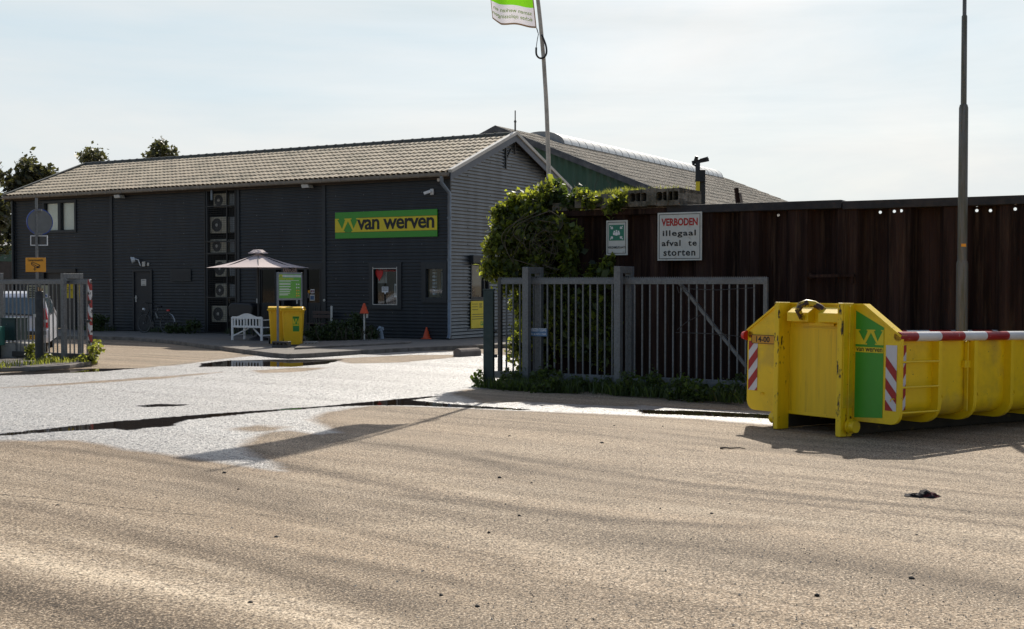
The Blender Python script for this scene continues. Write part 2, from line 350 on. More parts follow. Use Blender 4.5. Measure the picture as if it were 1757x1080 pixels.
LT = [([(-200, 900), (0, 955), (200, 995), (400, 1030), (620, 1078)], .22, .9), ([(560, 905), (760, 905), (900, 935), (1100, 985)], .22, .4), ([(1100, 868), (1400, 895), (1757, 925)], .14, .6), ([(560, 800), (700, 820), (860, 850)], .14, .4), ([(100, 910), (300, 960), (520, 1020)], .12, .4)]
def bands(defs):
    out_ = np.zeros(len(P)); Q = P[near]; acc = np.zeros(len(Q)); wob = 1 + .35 * np.sin(Q[:, 0] * 2.1 + Q[:, 1] * 1.3) * np.sin(Q[:, 1] * 2.9)
    for pl, w_, st_ in defs:
        pl = np.array(gp(pl)); d = np.full(len(Q), 1e9)
        for a_, b_ in zip(pl[:-1], pl[1:]):
            e = b_ - a_; t_ = np.clip(((Q - a_) @ e) / (e @ e), 0, 1); d = np.minimum(d, ((Q - a_ - t_[:, None] * e) ** 2).sum(1))
        acc = np.maximum(acc, np.exp(-np.sqrt(d) / (w_ * wob) * np.sqrt(d) / w_) * st_)
    out_[near] = acc; return out_
for nm, arr in (('wet', wet), ('pud', pud), ('trk', bands(TR)), ('lgt', bands(LT))):
    a = me.attributes.new(nm, 'FLOAT', 'POINT'); a.data.foreach_set('value', np.clip(arr, -4, 4).astype('f'))
gr = bpy.data.objects.new('ground', me); C.objects.link(gr); tag(gr, kind='structure')
def ground_mat():
    m = bpy.data.materials.new('tarmac'); m.use_nodes = True; t = m.node_tree; b = t.nodes['Principled BSDF']; L = t.links.new
    geo = NN(t, 'ShaderNodeNewGeometry'); pos = geo.outputs['Position']
    def noise(sc_, det=4.0, ro=.6, vec=pos, dist=0.0):
        n = NN(t, 'ShaderNodeTexNoise', i_Scale=sc_, i_Detail=det, i_Roughness=ro, i_Distortion=dist); L(vec, n.inputs['Vector']); return n.outputs[0]
    def mr(s, a, b_, c, d, clamp=True):
        n = NN(t, 'ShaderNodeMapRange'); n.clamp = clamp
        for i, vv in enumerate((a, b_, c, d)): n.inputs[i + 1].default_value = vv
        L(s, n.inputs[0]); return n.outputs[0]
    def ma(op, a, b_):
        n = NN(t, 'ShaderNodeMath', operation=op)
        for i, q in enumerate((a, b_)):
            if isinstance(q, (int, float)): n.inputs[i].default_value = q
            else: L(q, n.inputs[i])
        return n.outputs[0]
    def mixc(f, a, b_):
        n = NN(t, 'ShaderNodeMixRGB')
        if isinstance(f, (int, float)): n.inputs[0].default_value = f
        else: L(f, n.inputs[0])
        for i, q in ((1, a), (2, b_)):
            if isinstance(q, tuple): n.inputs[i].default_value = q + (1,)
            else: L(q, n.inputs[i])
        return n.outputs[0]
    aw = NN(t, 'ShaderNodeAttribute', attribute_name='wet').outputs['Fac']; ap = NN(t, 'ShaderNodeAttribute', attribute_name='pud').outputs['Fac']
    # streak coordinates: wheel tracks run down to the right
    mp = NN(t, 'ShaderNodeMapping'); mp.inputs['Rotation'].default_value = (0, 0, R(36)); L(pos, mp.inputs[0])
    mp2 = NN(t, 'ShaderNodeMapping'); mp2.inputs['Scale'].default_value = (.07, 1, 1); L(mp.outputs[0], mp2.inputs[0])
    mp3 = NN(t, 'ShaderNodeMapping'); mp3.inputs['Scale'].default_value = (.04, 1, 1); mp3.inputs['Rotation'].default_value = (0, 0, R(-7)); L(mp.outputs[0], mp3.inputs[0])
    big = noise(.35, 3.0, .5); st1 = noise(1.1, 5.0, .62, mp2.outputs[0], .3); st2 = noise(3.2, 4.0, .6, mp3.outputs[0], .2)
    fine = noise(62, 3.0, .8); mid = noise(22, 4.0, .65); grit = noise(38, 2.0, .6)
    at_ = NN(t, 'ShaderNodeAttribute', attribute_name='trk').outputs['Fac']; al_ = NN(t, 'ShaderNodeAttribute', attribute_name='lgt').outputs['Fac']
    edge = ma('ADD', ma('MULTIPLY', ma('SUBTRACT', noise(1.6, 6.0, .65, mp2.outputs[0]), .5), 1.0), ma('MULTIPLY', ma('SUBTRACT', noise(5, 5.0, .7), .5), .5))
    wf = mr(ma('ADD', aw, ma('MULTIPLY', edge, .42)), -.13, .09, 1, 0)
    edge2 = ma('ADD', ma('MULTIPLY', ma('SUBTRACT', noise(3, 6.0, .7, mp2.outputs[0]), .5), .25), ma('MULTIPLY', ma('SUBTRACT', noise(14, 3.0, .7), .5), .22))
    pf = mr(ma('ADD', ap, edge2), -.03, .02, 1, 0)
    # dry colour: sandy film over asphalt, darker along wheel tracks, stone specks
    dryc = mixc(mr(st1, .36, .62, 0, 1), (.195, .134, .078), (.375, .272, .174))
    dryc = mixc(mr(st2, .30, .62, .55, 0), dryc, (.155, .118, .080))
    dryc = mixc(mr(big, .35, .7, 0, .35), dryc, (.43, .36, .275))
    stm = noise(2.6, 5.0, .7, mp2.outputs[0], .3)
    dryc = mixc(ma('MULTIPLY', al_, mr(stm, .3, .6, .3, 1)), dryc, (.64, .52, .385))
    dryc = mixc(ma('MULTIPLY', ma('MULTIPLY', at_, mr(stm, .3, .55, .55, 1)), .95), dryc, (.080, .055, .032))
    grn = noise(30, 2.0, .8); dryc = mixc(mr(grn, .40, .50, .80, 0), dryc, (.06, .044, .028))
    dryc = mixc(mr(fine, .36, .49, .95, 0), dryc, (.045, .034, .022))
    dryc = mixc(mr(fine, .52, .63, 0, .85), dryc, (.80, .68, .53))
    dryc = mixc(mr(mid, .62, .75, 0, .3), dryc, (.55, .49, .41))
    def mulc(c_, f, tint):
        n = NN(t, 'ShaderNodeMixRGB', blend_type='MULTIPLY'); L(f, n.inputs[0]); L(c_, n.inputs[1]); n.inputs[2].default_value = tint + (1,); return n.outputs[0]
    one = NN(t, 'ShaderNodeValue'); one.outputs[0].default_value = 1.0
    dryc = mulc(dryc, one.outputs[0], (1.03, 1.0, .95))
    dryc = mulc(dryc, ma('MULTIPLY', al_, mr(stm, .3, .6, .4, 1)), (1.16, 1.18, 1.20))
    dryc = mulc(dryc, ma('MULTIPLY', at_, mr(stm, .32, .55, .45, 1)), (.62, .56, .49))
    dryc = mulc(dryc, mr(st2, .36, .56, .75, 0), (.74, .70, .64))
    dryc = mulc(dryc, mr(ma('ADD', aw, ma('MULTIPLY', edge, .3)), .02, .30, .8, 0), (.66, .62, .58))
    wetc = mixc(mr(fine, .42, .58, 0, 1), (.03, .026, .022), (.42, .385, .35))
    col = mixc(wf, dryc, wetc); col = mixc(pf, col, (.022, .014, .008))
    L(col, b.inputs['Base Color'])
    wr = mr(noise(2.5, 4.0, .6, mp2.outputs[0]), .3, .7, .40, .55)
    ro = mixc(wf, (.82, .82, .82), wr); ro = mixc(pf, ro, (.03, .03, .03)); L(ro, b.inputs['Roughness'])
    L(mr(wf, 0, 1, .35, 1.0), b.inputs['Specular IOR Level']); wvar = mr(noise(.9, 6.0, .65, mp2.outputs[0], .4), .36, .60, .25, 1.0); L(ma('MULTIPLY', ma('MULTIPLY', wf, mr(pf, 0, 1, 1, 0)), ma('MULTIPLY', wvar, mr(grn, .40, .60, .35, 1.1))), b.inputs['Coat Weight']); b.inputs['Coat Roughness'].default_value = .5; b.inputs['Coat IOR'].default_value = 1.5
    h = ma('ADD', ma('MULTIPLY', fine, .7), ma('MULTIPLY', grit, .8))
    bs = ma('MULTIPLY', mr(pf, 0, 1, 1, 0), mr(wf, 0, 1, .55, .75))
    bp = NN(t, 'ShaderNodeBump', i_Distance=.012); L(h, bp.inputs['Height']); L(bs, bp.inputs['Strength'])
    def vn(sc_, k):
        n = NN(t, 'ShaderNodeTexNoise', i_Scale=sc_, i_Detail=2.0, i_Roughness=.7); L(pos, n.inputs['Vector'])
        q = NN(t, 'ShaderNodeVectorMath', operation='SUBTRACT'); q.inputs[1].default_value = (.5, .5, .5); L(n.outputs['Color'], q.inputs[0])
        r = NN(t, 'ShaderNodeVectorMath', operation='SCALE'); L(q.outputs[0], r.inputs[0])
        L(ma('MULTIPLY', k, ma('MULTIPLY', mr(pf, 0, 1, 1, 0), mr(wf, 0, 1, .30, 1))), r.inputs[3]); return r.outputs[0]
    a1 = NN(t, 'ShaderNodeVectorMath', operation='ADD'); L(bp.outputs[0], a1.inputs[0]); L(vn(45, 4.5), a1.inputs[1])
    a2 = NN(t, 'ShaderNodeVectorMath', operation='ADD'); L(a1.outputs[0], a2.inputs[0]); L(vn(17, 2.0), a2.inputs[1])
    nz = NN(t, 'ShaderNodeVectorMath', operation='NORMALIZE'); L(a2.outputs[0], nz.inputs[0]); L(nz.outputs[0], b.inputs['Normal']); L(nz.outputs[0], b.inputs['Coat Normal'])
    return m
me.materials.append(ground_mat())

# ---------------------------------------------------------------- pavement in front of the office
RZ = R(-30); A = Vector((-1.95, 38.5, 0)); EX = Vector((math.cos(RZ), math.sin(RZ), 0)); EY = Vector((-math.sin(RZ), math.cos(RZ), 0))
PZ = .11
front = [G(u, v, PZ) for u, v in [(-60, 576), (60, 577), (165, 577), (230, 579), (290, 584), (350, 591), (420, 600), (470, 606), (497, 608), (540, 606), (620, 601), (700, 597), (770, 594), (860, 591), (960, 589), (1060, 588)]]
back = [A + EX * 9 + EY * 9, A + EY * 9 - EX * 22]
mb = MB(); poly = [(p.x, p.y) for p in front] + [(p.x, p.y) for p in back]
mb.prism(poly, lambda a, b, c: (a, b, c), PZ - .004)
tag(mb.build('pavement', M['paving']), kind='structure')
mb = MB(); 
for i in range(len(front) - 1):
    p, q = front[i], front[i + 1]; L_ = (q - p).length; n = max(1, round(L_ / 1.0)); d = (q - p) / n; nn = Vector((d.y, -d.x, 0)).normalized()
    for k in range(n):
        a = p + d * (k + .008); b = p + d * (k + .992)
        mb.prism([(0, 0), (1, 0), (1, 1), (0, 1)], lambda s_, t_, c, a=a, b=b, nn=nn: (a + (b - a) * s_ + nn * (.14 * t_ - .12) + Vector((0, 0, c - PZ)))[:], PZ + .002)
tag(mb.build('kerb', M['kerb'], bevel=.012), kind='structure')
# second raised step by the planter
mb = MB(); st = [G(u, v, PZ) for u, v in [(505, 600), (620, 594), (700, 590), (706, 588), (640, 585), (520, 590)]]
mb.prism([(p.x, p.y) for p in st], lambda a, b, c: (a, b, PZ - .003 + c), .05); tag(mb.build('planter_step', M['kerb'], bevel=.01), kind='structure')
# left verge by the gate with its kerb
mb = MB(); vg = [G(u, v, .09) for u, v in [(-200, 634), (60, 630), (120, 626), (168, 619), (165, 611), (60, 606), (-200, 606)]]
mb.prism([(p.x, p.y) for p in vg], lambda a, b, c: (a, b, c), .09)
tag(mb.build('verge', M['kerb'], bevel=.02), kind='structure')

# ---------------------------------------------------------------- office building
def corr_h(mb, x0, x1, z0, z1, y=0.0, amp=.016, pitch=.11, axis_y=False, clip=None, sgn=-1):
    """horizontal corrugated sheet; ridges stand out by amp. axis_y: sheet runs along local y at x = y0"""
    prof = [(0, 0), (.12, .85), (.30, 1), (.50, .85), (.62, 0), (.80, -.12)]
    zs = [z0]; k = math.floor(z0 / pitch)
    while True:
        done = False
        for f, a in prof:
            z = (k + f) * pitch
            if z > z1 - 1e-4: done = True; break
            if z > z0 + 1e-4: zs.append(z)
        if done: break
        k += 1
    zs.append(z1)
    def am(z):
        f = (z / pitch) % 1.0
        ps = prof + [(1, 0)]
        for i in range(len(ps) - 1):
            if ps[i][0] <= f <= ps[i + 1][0]:
                t = (f - ps[i][0]) / (ps[i + 1][0] - ps[i][0]); return ps[i][1] * (1 - t) + ps[i + 1][1] * t
        return 0
    vs = []
    for z in zs:
        a, b = (x0, x1) if clip is None else clip(z)
        o = y + sgn * amp * am(z)
        vs += ([(a, o, z), (b, o, z)] if not axis_y else [(o, a, z), (o, b, z)])
    mb.add(vs, [(2 * i, 2 * i + 1, 2 * i + 3, 2 * i + 2) for i in range(len(zs) - 1)])
    return mb
LB, WB, EZ, RGZ, SL = 20.6, 7.5, 5.45, 6.93, .36
b = root('office_building', A, RZ, 'long dark corrugated two storey office with pale tiled roof and green and yellow sign', 'building')
fl = lambda u, v, y=0.0: LOC(u, v, A, RZ, y)
# openings in the facade, measured in the facade plane
def rect(u0, v0, u1, v1):
    a, zt = fl(u0, v0); c, zb = fl(u1, v1); a2, zt2 = fl(u1, v0); 
    return (min(a, c), max(a, c), (zb + fl(u0, v1)[1]) / 2, (zt + zt2) / 2)
O_up = rect(74, 344, 132, 400); O_gar = rect(74, 463, 131, 563); O_door = rect(229, 463, 263, 570)
O_vent = rect(294, 462, 329, 483); O_ac = rect(352, 322, 408, 578); O_ent = rect(440, 452, 556, 578)
O_w1 = rect(634, 450, 690, 531); O_w2 = rect(724, 450, 768, 520)
FB, FT = PZ + .02, EZ - .22
holes = []
for o_ in (O_up, O_gar, O_door, O_ac, O_ent, O_w1, O_w2):
    holes.append((o_[0], o_[1], max(o_[2], FB), min(o_[3], FT)))
mb = MB(); xc = sorted({-LB, 0.0} | {h_[0] for h_ in holes} | {h_[1] for h_ in holes})
for x0, x1 in zip(xc[:-1], xc[1:]):
    cuts = sorted([(h_[2], h_[3]) for h_ in holes if h_[0] < (x0 + x1) / 2 < h_[1]]); z = FB
    for c0, c1 in cuts + [(FT, FT)]:
        if c0 - z > .02: corr_h(mb, x0, x1, z, c0)
        z = max(z, c1)
mb.build('facade_cladding', M['clad'], b)
# gable facing the yard entrance
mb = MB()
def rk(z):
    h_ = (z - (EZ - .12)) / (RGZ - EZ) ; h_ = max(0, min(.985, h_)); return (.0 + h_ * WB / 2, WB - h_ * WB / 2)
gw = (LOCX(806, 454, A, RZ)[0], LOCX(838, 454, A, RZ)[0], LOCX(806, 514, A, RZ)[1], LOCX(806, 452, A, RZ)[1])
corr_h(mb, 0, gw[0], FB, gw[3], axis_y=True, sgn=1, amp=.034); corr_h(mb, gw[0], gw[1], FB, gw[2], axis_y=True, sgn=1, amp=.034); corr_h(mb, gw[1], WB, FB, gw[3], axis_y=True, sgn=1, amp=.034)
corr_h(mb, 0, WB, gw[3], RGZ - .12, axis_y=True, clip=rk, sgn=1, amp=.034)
mb.build('gable_cladding', M['clad_skylit'], b)
mb = MB()
for x_ in [-LB + 1.15 * k for k in range(1, 18)]:
    for z_ in [FB + .25 + .55 * k for k in range(9)]:
        if not any(h_[0] - .1 < x_ < h_[1] + .1 and h_[2] - .1 < z_ < h_[3] + .1 for h_ in holes): mb.box(x_ - .012, x_ + .012, -.024, -.014, z_ - .012, z_ + .012)
tag(mb.build('cladding_screws', M['steel'], b), kind='stuff')
mb = MB()
for y_ in (1.0, 2.4, 3.8, 5.2, 6.6):
    for z_ in [FB + .25 + .55 * k for k in range(12)]:
        if z_ < RGZ - .3 - abs(y_ - WB / 2) * .4 and not (gw[0] - .1 < y_ < gw[1] + .1 and gw[2] - .1 < z_ < gw[3] + .4): mb.box(.03, .043, y_ - .012, y_ + .012, z_ - .012, z_ + .012)
tag(mb.build('cladding_screws', M['black'], b), kind='stuff')
# unseen sides
mb = MB(); mb.box(-LB, 0, WB - .02, WB, PZ, EZ - .1); mb.box(-LB, -LB + .02, .03, WB - .03, PZ, EZ - .1)
mb.box(-LB, -.1, .9, .93, PZ, EZ - .25)
mb.build('rear_wall', M['clad'], b)
# corner trims and cover strips
for q4 in ((-.05, .03, -.03, .05, FB, EZ - .1), (-LB - .03, -LB + .06, -.04, .05, FB, EZ - .1)): MB().box(*q4).build('corner_trim', M['trim'], b, bevel=.006)
for u in (192, 355, 557):
    x = fl(u, 420)[0]; MB().box(x - .07, x + .07, -.045, .01, FB, FT).build('cover_strip', M['trim'], b, bevel=.006)
x = O_ac[1]; MB().box(x, x + .14, -.05, .01, FB, FT).build('cover_strip', M['trim'], b, bevel=.006)
# roof: tiles as a height field on both slopes
def tile_slope(name, x0, x1, yr, ye, zr, ze, m, parent, tw=.21, rows=10, amp=.015, step=.030, res=8):
    nx_ = int((x1 - x0) / tw * res); L_ = []; vs = []; fs = []
    ts = []
    for r in range(rows):
        t0, t1 = r / rows, (r + 1) / rows
        ts += [(t0 + 1e-4, 0.0), (t0 * .5 + t1 * .5, .5), (t1 - 1e-4, 1.0)]
    n = Vector((0, (zr - ze) if ye < yr else -(zr - ze), 0)); sl = Vector((0, ye - yr, ze - zr)); nrm = Vector((0, -sl.z, sl.y)).normalized()
    if nrm.z < 0: nrm = -nrm
    for t, h_ in ts:
        rowi = int(t * rows)
        for i in range(nx_ + 1):
            x = x0 + (x1 - x0) * i / nx_
            ph = (i / res) % 1.0
            wv = math.sin(ph * 2 * math.pi) * .6 + (.5 if ph < .35 else -.35 if ph > .55 else 0)
            dip = math.exp(-((ph - .2) / .13) ** 2); o = -.085 * dip * (.35 + .65 * h_) + .006 * math.sin((ph - .2) * 6.283) + step * h_ + .004 * math.sin(rowi * 12.9898 + (i // res) * 78.233)
            p = Vector((x, yr, zr)) + sl * t + nrm * o; vs.append(p)
    w_ = nx_ + 1
    for j in range(len(ts) - 1):
        for i in range(nx_): fs.append((j * w_ + i, j * w_ + i + 1, (j + 1) * w_ + i + 1, (j + 1) * w_ + i))
    mb = MB(); mb.add(vs, fs); return mb.build(name, m, parent, fix=False)
EO = .32                                     # eaves overhang
ze = EZ + (RGZ - EZ) * (-EO / (WB / 2)) * 1.0
XL, XR = -LB - .2, .22
rf = tile_slope('roof', XL, XR, WB / 2, -EO, RGZ, ze + .04, M['tile'], b)
tile_slope('roof', XL, XR, WB / 2, WB + EO, RGZ, ze + .04, M['tile'], b)
mb = MB(); mb.tube([(XL - .02, WB / 2, RGZ + .01), (XR + .02, WB / 2, RGZ + .01)], .085, 10)
for k in range(48): mb.tube([(XL + .43 * k, WB / 2, RGZ + .012), (XL + .43 * k + .06, WB / 2, RGZ + .012)], .098, 10)
mb.build('ridge_cap', M['ridge'], b)
sl_ = (RGZ - ze) / (WB / 2 + EO)
# under-roof boards, bargeboards, fascia
mb = MB()
for sgn in (-1, 1):
    y0 = WB / 2; y1 = WB / 2 + sgn * (WB / 2 + EO - .03)
    mb.add([(XL + .02, y0, RGZ - .07), (XR - .02, y0, RGZ - .07), (XR - .02, y1, ze - .04), (XL + .02, y1, ze - .04)], [(0, 1, 2, 3)])
mb.box(XL, XR - .06, -EO + .10, -.02, EZ - .26, EZ - .235)
mb.build('soffit', M['soffit'], b)
mb = MB(); mb.box(-LB, 0, -.055, -.015, EZ - .30, EZ - .19); mb.build('fascia', M['soffit'], b)
for xe in (XR, XL - .03):
    mb = MB()
    for sgn in (-1, 1):
        p = Vector((xe, WB / 2, RGZ)); q = Vector((xe, WB / 2 + sgn * (WB / 2 + EO), ze))
        h1, h2 = .07, -.24
        mb.add([(xe, p.y, p.z - .015), (xe + .03, p.y, p.z - .015), (xe, p.y, p.z + h2), (xe + .03, p.y, p.z + h2),
                (xe, q.y, q.z - .015), (xe + .03, q.y, q.z - .015), (xe, q.y, q.z + h2), (xe + .03, q.y, q.z + h2)],
               [(0, 1, 3, 2), (4, 6, 7, 5), (0, 4, 5, 1), (2, 3, 7, 6), (0, 2, 6, 4), (1, 5, 7, 3)])
    mb.build('bargeboard', M['barge'], b)
    mb = MB()
    for sgn in (-1, 1):
        mb.bar((xe + .0, WB / 2, RGZ + .045), (xe + .0, WB / 2 + sgn * (WB / 2 + EO), ze + .045), .15, .10)
    mb.build('verge_tiles', M['ridge'] if xe < 0 else M['offwhite'], b)
# gutter along the eaves with joints, downpipe
mb = MB(); gy = -EO - .06; pts = []
prof = [(-.065, .06), (-.065, -.02), (-.045, -.055), (0, -.065), (.045, -.055), (.06, -.02), (.06, .06)]
vs = [(x, gy + a, ze - .06 + z) for x in (XL, XR - .03) for a, z in prof]
mb.add(vs, [(i, i + 1, i + 8, i + 7) for i in range(6)])
for k in range(27):
    x = XL + .4 + k * .78
    if x < XR: mb.box(x, x + .05, gy - .075, gy - .064, ze - .12, ze + .0)
mb.build('gutter', M['gutter'], b)
mb = MB(); px_ = fl(771, 400, -.12)[0]
mb.tube([(px_ - .12, gy, ze - .11), (px_ - .12, gy, ze - .32), (px_, -.12, ze - .62), (px_, -.12, PZ + .15), (px_, -.2, PZ + .03)], .062, 12)
for z in (1.3, 2.6, 3.9): mb.tube([(px_, -.12, z), (px_, -.12, z + .06)], .072, 12)
mb.build('downpipe', M['pipe'], b)
mb = MB(); x = fl(362, 330, -.1)[0]; mb.tube([(x, -.06, ze - .1), (x, -.06, ze - .5)], .05, 10); mb.build('downpipe', M['pipe'], b)
mb = MB(); mb.tube([(-LB - .02, -.09, ze - .1), (-LB - .02, -.09, PZ)], .05, 10); mb.build('downpipe', M['trim'], b)

def window(o_, panes=1, blind=False, parent=b, box_top=.0, fr=.07, inner=None, label=None, depth=.12):
    x0, x1, z0, z1 = o_
    mb = MB(); f = fr; y0, y1 = -.05, depth
    mb.box(x0, x0 + f, y0, y1, z0, z1); mb.box(x1 - f, x1, y0, y1, z0, z1)
    mb.box(x0 + f, x1 - f, y0, y1, z0, z0 + f); mb.box(x0 + f, x1 - f, y0, y1, z1 - f - box_top, z1)
    wx = (x1 - x0 - 2 * f) / panes
    for k in range(1, panes): mb.box(x0 + f + k * wx - .08, x0 + f + k * wx + .08, y0 + .01, y1, z0 + f, z1 - f - box_top)
    wn = mb.build('window', M['trim'], parent, bevel=.006)
    if label: wn['label'] = label
    gy0 = depth - .05; mb = MB(); mb.box(x0 + f, x1 - f, gy0, gy0 + .006, z0 + f, z1 - f - box_top); mb.build('pane', M['glass'], wn)
    if blind:
        mb = MB()
        for k in range(panes):
            a = x0 + f + k * wx + (.10 if k else .04); mb.box(a, x0 + f + (k + 1) * wx - (.09 if k < panes - 1 else .04), depth - .02, depth - .01, z0 + f + .02, z1 - f - box_top - .01)
        mb.build('blind', M['blind'], wn)
    return wn
window(O_up, 2, True, fr=.10, label='upper window with cream blinds')
# interior seen through the two office windows
M['room'] = mat('room_wall', (.62, .50, .32), .9, 0, .2, 1.5); M['curtain'] = mat('curtain', (.62, .60, .56), .9, 0, .25, 14, stretch=(6, 6, .2))
def room(o_, name='room_interior', m=None, d=.8):
    x0, x1, z0, z1 = o_; mb = MB()
    mb.add([(x0, .14, z0), (x1, .14, z0), (x1, .14, z1), (x0, .14, z1), (x0, d, z0), (x1, d, z0), (x1, d, z1), (x0, d, z1)],
           [(4, 5, 6, 7), (0, 3, 7, 4), (1, 5, 6, 2), (3, 2, 6, 7), (0, 4, 5, 1)]); return mb.build(name, m or M['room'], b, fix=False)
w1 = window(O_w1, 1, fr=.16, box_top=.04, label='office window with a red heart on the glass'); room(O_w1, m=M['dark'])
w2 = window(O_w2, 1, fr=.17, box_top=.05, label='office window nearest the corner'); room(O_w2)
x0, x1, z0, z1 = O_w1
mb = MB()
for x_, s_ in ((x0 + .16, 1), (x1 - .16, -1)): mb.box(x_, x_ + s_ * .025, -.057, -.045, z0 + .16, z1 - .16)
for z_ in (z0 + .16, z1 - .2): mb.box(x0 + .16, x1 - .16, -.057, -.045, z_ - .02, z_ + .005)
mb.build('pane_bead', M['offwhite'], w1)
mb = MB()
for k in range(14):
    a = x0 + .2 + k * .024; mb.box(a, a + .016, .2 + .02 * (k % 2), .24, z0 + .85, z1 - .12)
mb.build('curtain', M['curtain'], w1)
fl1 = lambda u, v: fl(u, v, .06)
mb = MB(); hx, hz = fl1(651, 471); hp = []
for k in range(24):
    a = 2 * math.pi * k / 24; hp.append((hx + .0125 * 1.0 * 16 * math.sin(a) ** 3 * .75, hz + .0125 * 1.1 * (13 * math.cos(a) - 5 * math.cos(2 * a) - 2 * math.cos(3 * a) - math.cos(4 * a))))
mb.prism(hp, lambda a, c, d: (a, .052 + d, c), .006); mb.build('heart_sticker', M['red'], w1)
mb = MB(); cx_, cz_ = fl1(661, 497); mb.box(cx_ - .13, cx_ + .13, .05, .056, cz_ - .09, cz_ + .09); mb.prism([(cx_ - .05, cz_ - .09), (cx_, cz_ - .16), (cx_ + .05, cz_ - .09)], lambda a, c, d: (a, .05 + d, c), .006); nk = mb.build('notice', M['white'], w1)
for k in range(2): text('AFHALEN' if k else 'MELDEN', cx_ - .10, cx_ + .10, cz_ + .03 - k * .07, cz_ + .07 - k * .07, lambda a, c: (a, .047, c), M['ink'], w1, bold=.02)
hx2 = x0 + .2; text('WERVEN', hx2 + .22, x1 - .22, z1 - .31, z1 - .25, lambda a, c: (a, .052, c), M['red'], w1, bold=.0)
mb = MB(); cx_, cz_ = fl1(675, 499); mb.box(cx_ - .13, cx_ + .07, .3, .34, cz_ - .22, cz_ + .22); mb.box(cx_ - .08, cx_ + .07, .28, .3, cz_ - .16, cz_ + .16, 1); mb.build('monitor', [M['white'], M['steeldk']], w1)
mb = MB(); mb.lathe([(.16, 0), (.2, .3), (.05, .32), (.05, .5)], 12, o=(x0 + .45, .5, z0 + .1)); mb.box(x0 + .18, x0 + .36, .4, .5, z0 + .75, z0 + 1.05); mb.build('office_chair', M['steeldk'], w1)
x0, x1, z0, z1 = O_w2
mb = MB()
for k in range(8): mb.box(x0 + .2, x0 + .30, .3, .42, z0 + .25 + k * .11, z0 + .32 + k * .11)
mb.build('binders', M['white'], w2)
mb = MB(); mb.box(x0 + .38, x1 - .15, .55, .58, z0 + .3, z0 + .98); mb.build('inner_window', mat('bright_wall', (.75, .76, .74), .6), w2)
mb = MB(); mb.box(x0 + .36, x1 - .14, .53, .56, z0 + .98, z0 + 1.02); mb.box(x0 + .36, x0 + .39, .53, .56, z0 + .3, z0 + 1.0)
mb.lathe([(.15, 0), (.2, .12), (.15, .24), (.05, .28)], 12, o=(x0 + .62, .4, z0 + .17)); mb.lathe([(.1, 0), (.14, .1), (.1, .2)], 12, o=(x0 + .86, .35, z0 + .17)); mb.build('desk_clutter', M['black'], w2)
# garage like opening at the far left
x0, x1, z0, z1 = O_gar
mb = MB(); mb.box(x0, x1, .05, .09, z0, z1); mb.box(x0 - .05, x1 + .05, -.06, .05, z1 - .12, z1 + .03); mb.box(x0, x0 + .08, -.04, .05, z0, z1 - .12); mb.box(x1 - .08, x1, -.04, .05, z0, z1 - .12)
mb.build('garage_opening', M['black'], b)
# door
x0, x1, z0, z1 = O_door; z0 = PZ + .02
mb = MB(); mb.box(x0, x0 + .07, -.06, .08, z0, z1); mb.box(x1 - .07, x1, -.06, .08, z0, z1); mb.box(x0 + .07, x1 - .07, -.06, .08, z1 - .07, z1)
mb.build('door_frame', M['trim'], b, bevel=.005)
mb = MB(); mb.box(x0 + .075, x1 - .075, -.01, .03, z0, z1 - .075); dr = mb.build('door', M['dark'], b, bevel=.005)
hx, hz = fl(234, 513)
mb = MB(); mb.box(hx - .025, hx + .025, -.025, -.01, hz - .12, hz + .12); mb.tube([(hx, -.02, hz + .03), (hx, -.07, hz + .03), (hx + .12, -.07, hz + .03)], .012, 8); mb.build('handle', M['offwhite'], dr)
sx_, sz_ = fl(247, 485); mb = MB(); mb.box(sx_ - .13, sx_ + .13, -.018, -.011, sz_ - .12, sz_ + .12); mb.build('door_notice', M['offwhite'], dr)
for k in (0, 5): MB().box(sx_ - .09, sx_ + .09, -.021, -.0185, sz_ + .07 - k * .033, sz_ + .085 - k * .033).build('notice_lettering', M['ink'], dr)
# blind vent panel
x0, x1, z0, z1 = O_vent
mb = MB(); mb.box(x0, x1, -.05, -.02, z0, z1); mb.box(x0 + .05, x1 - .05, -.055, -.049, z0 + .05, z1 - .05, 1); mb.build('wall_panel', [M['trim'], M['dark']], b)
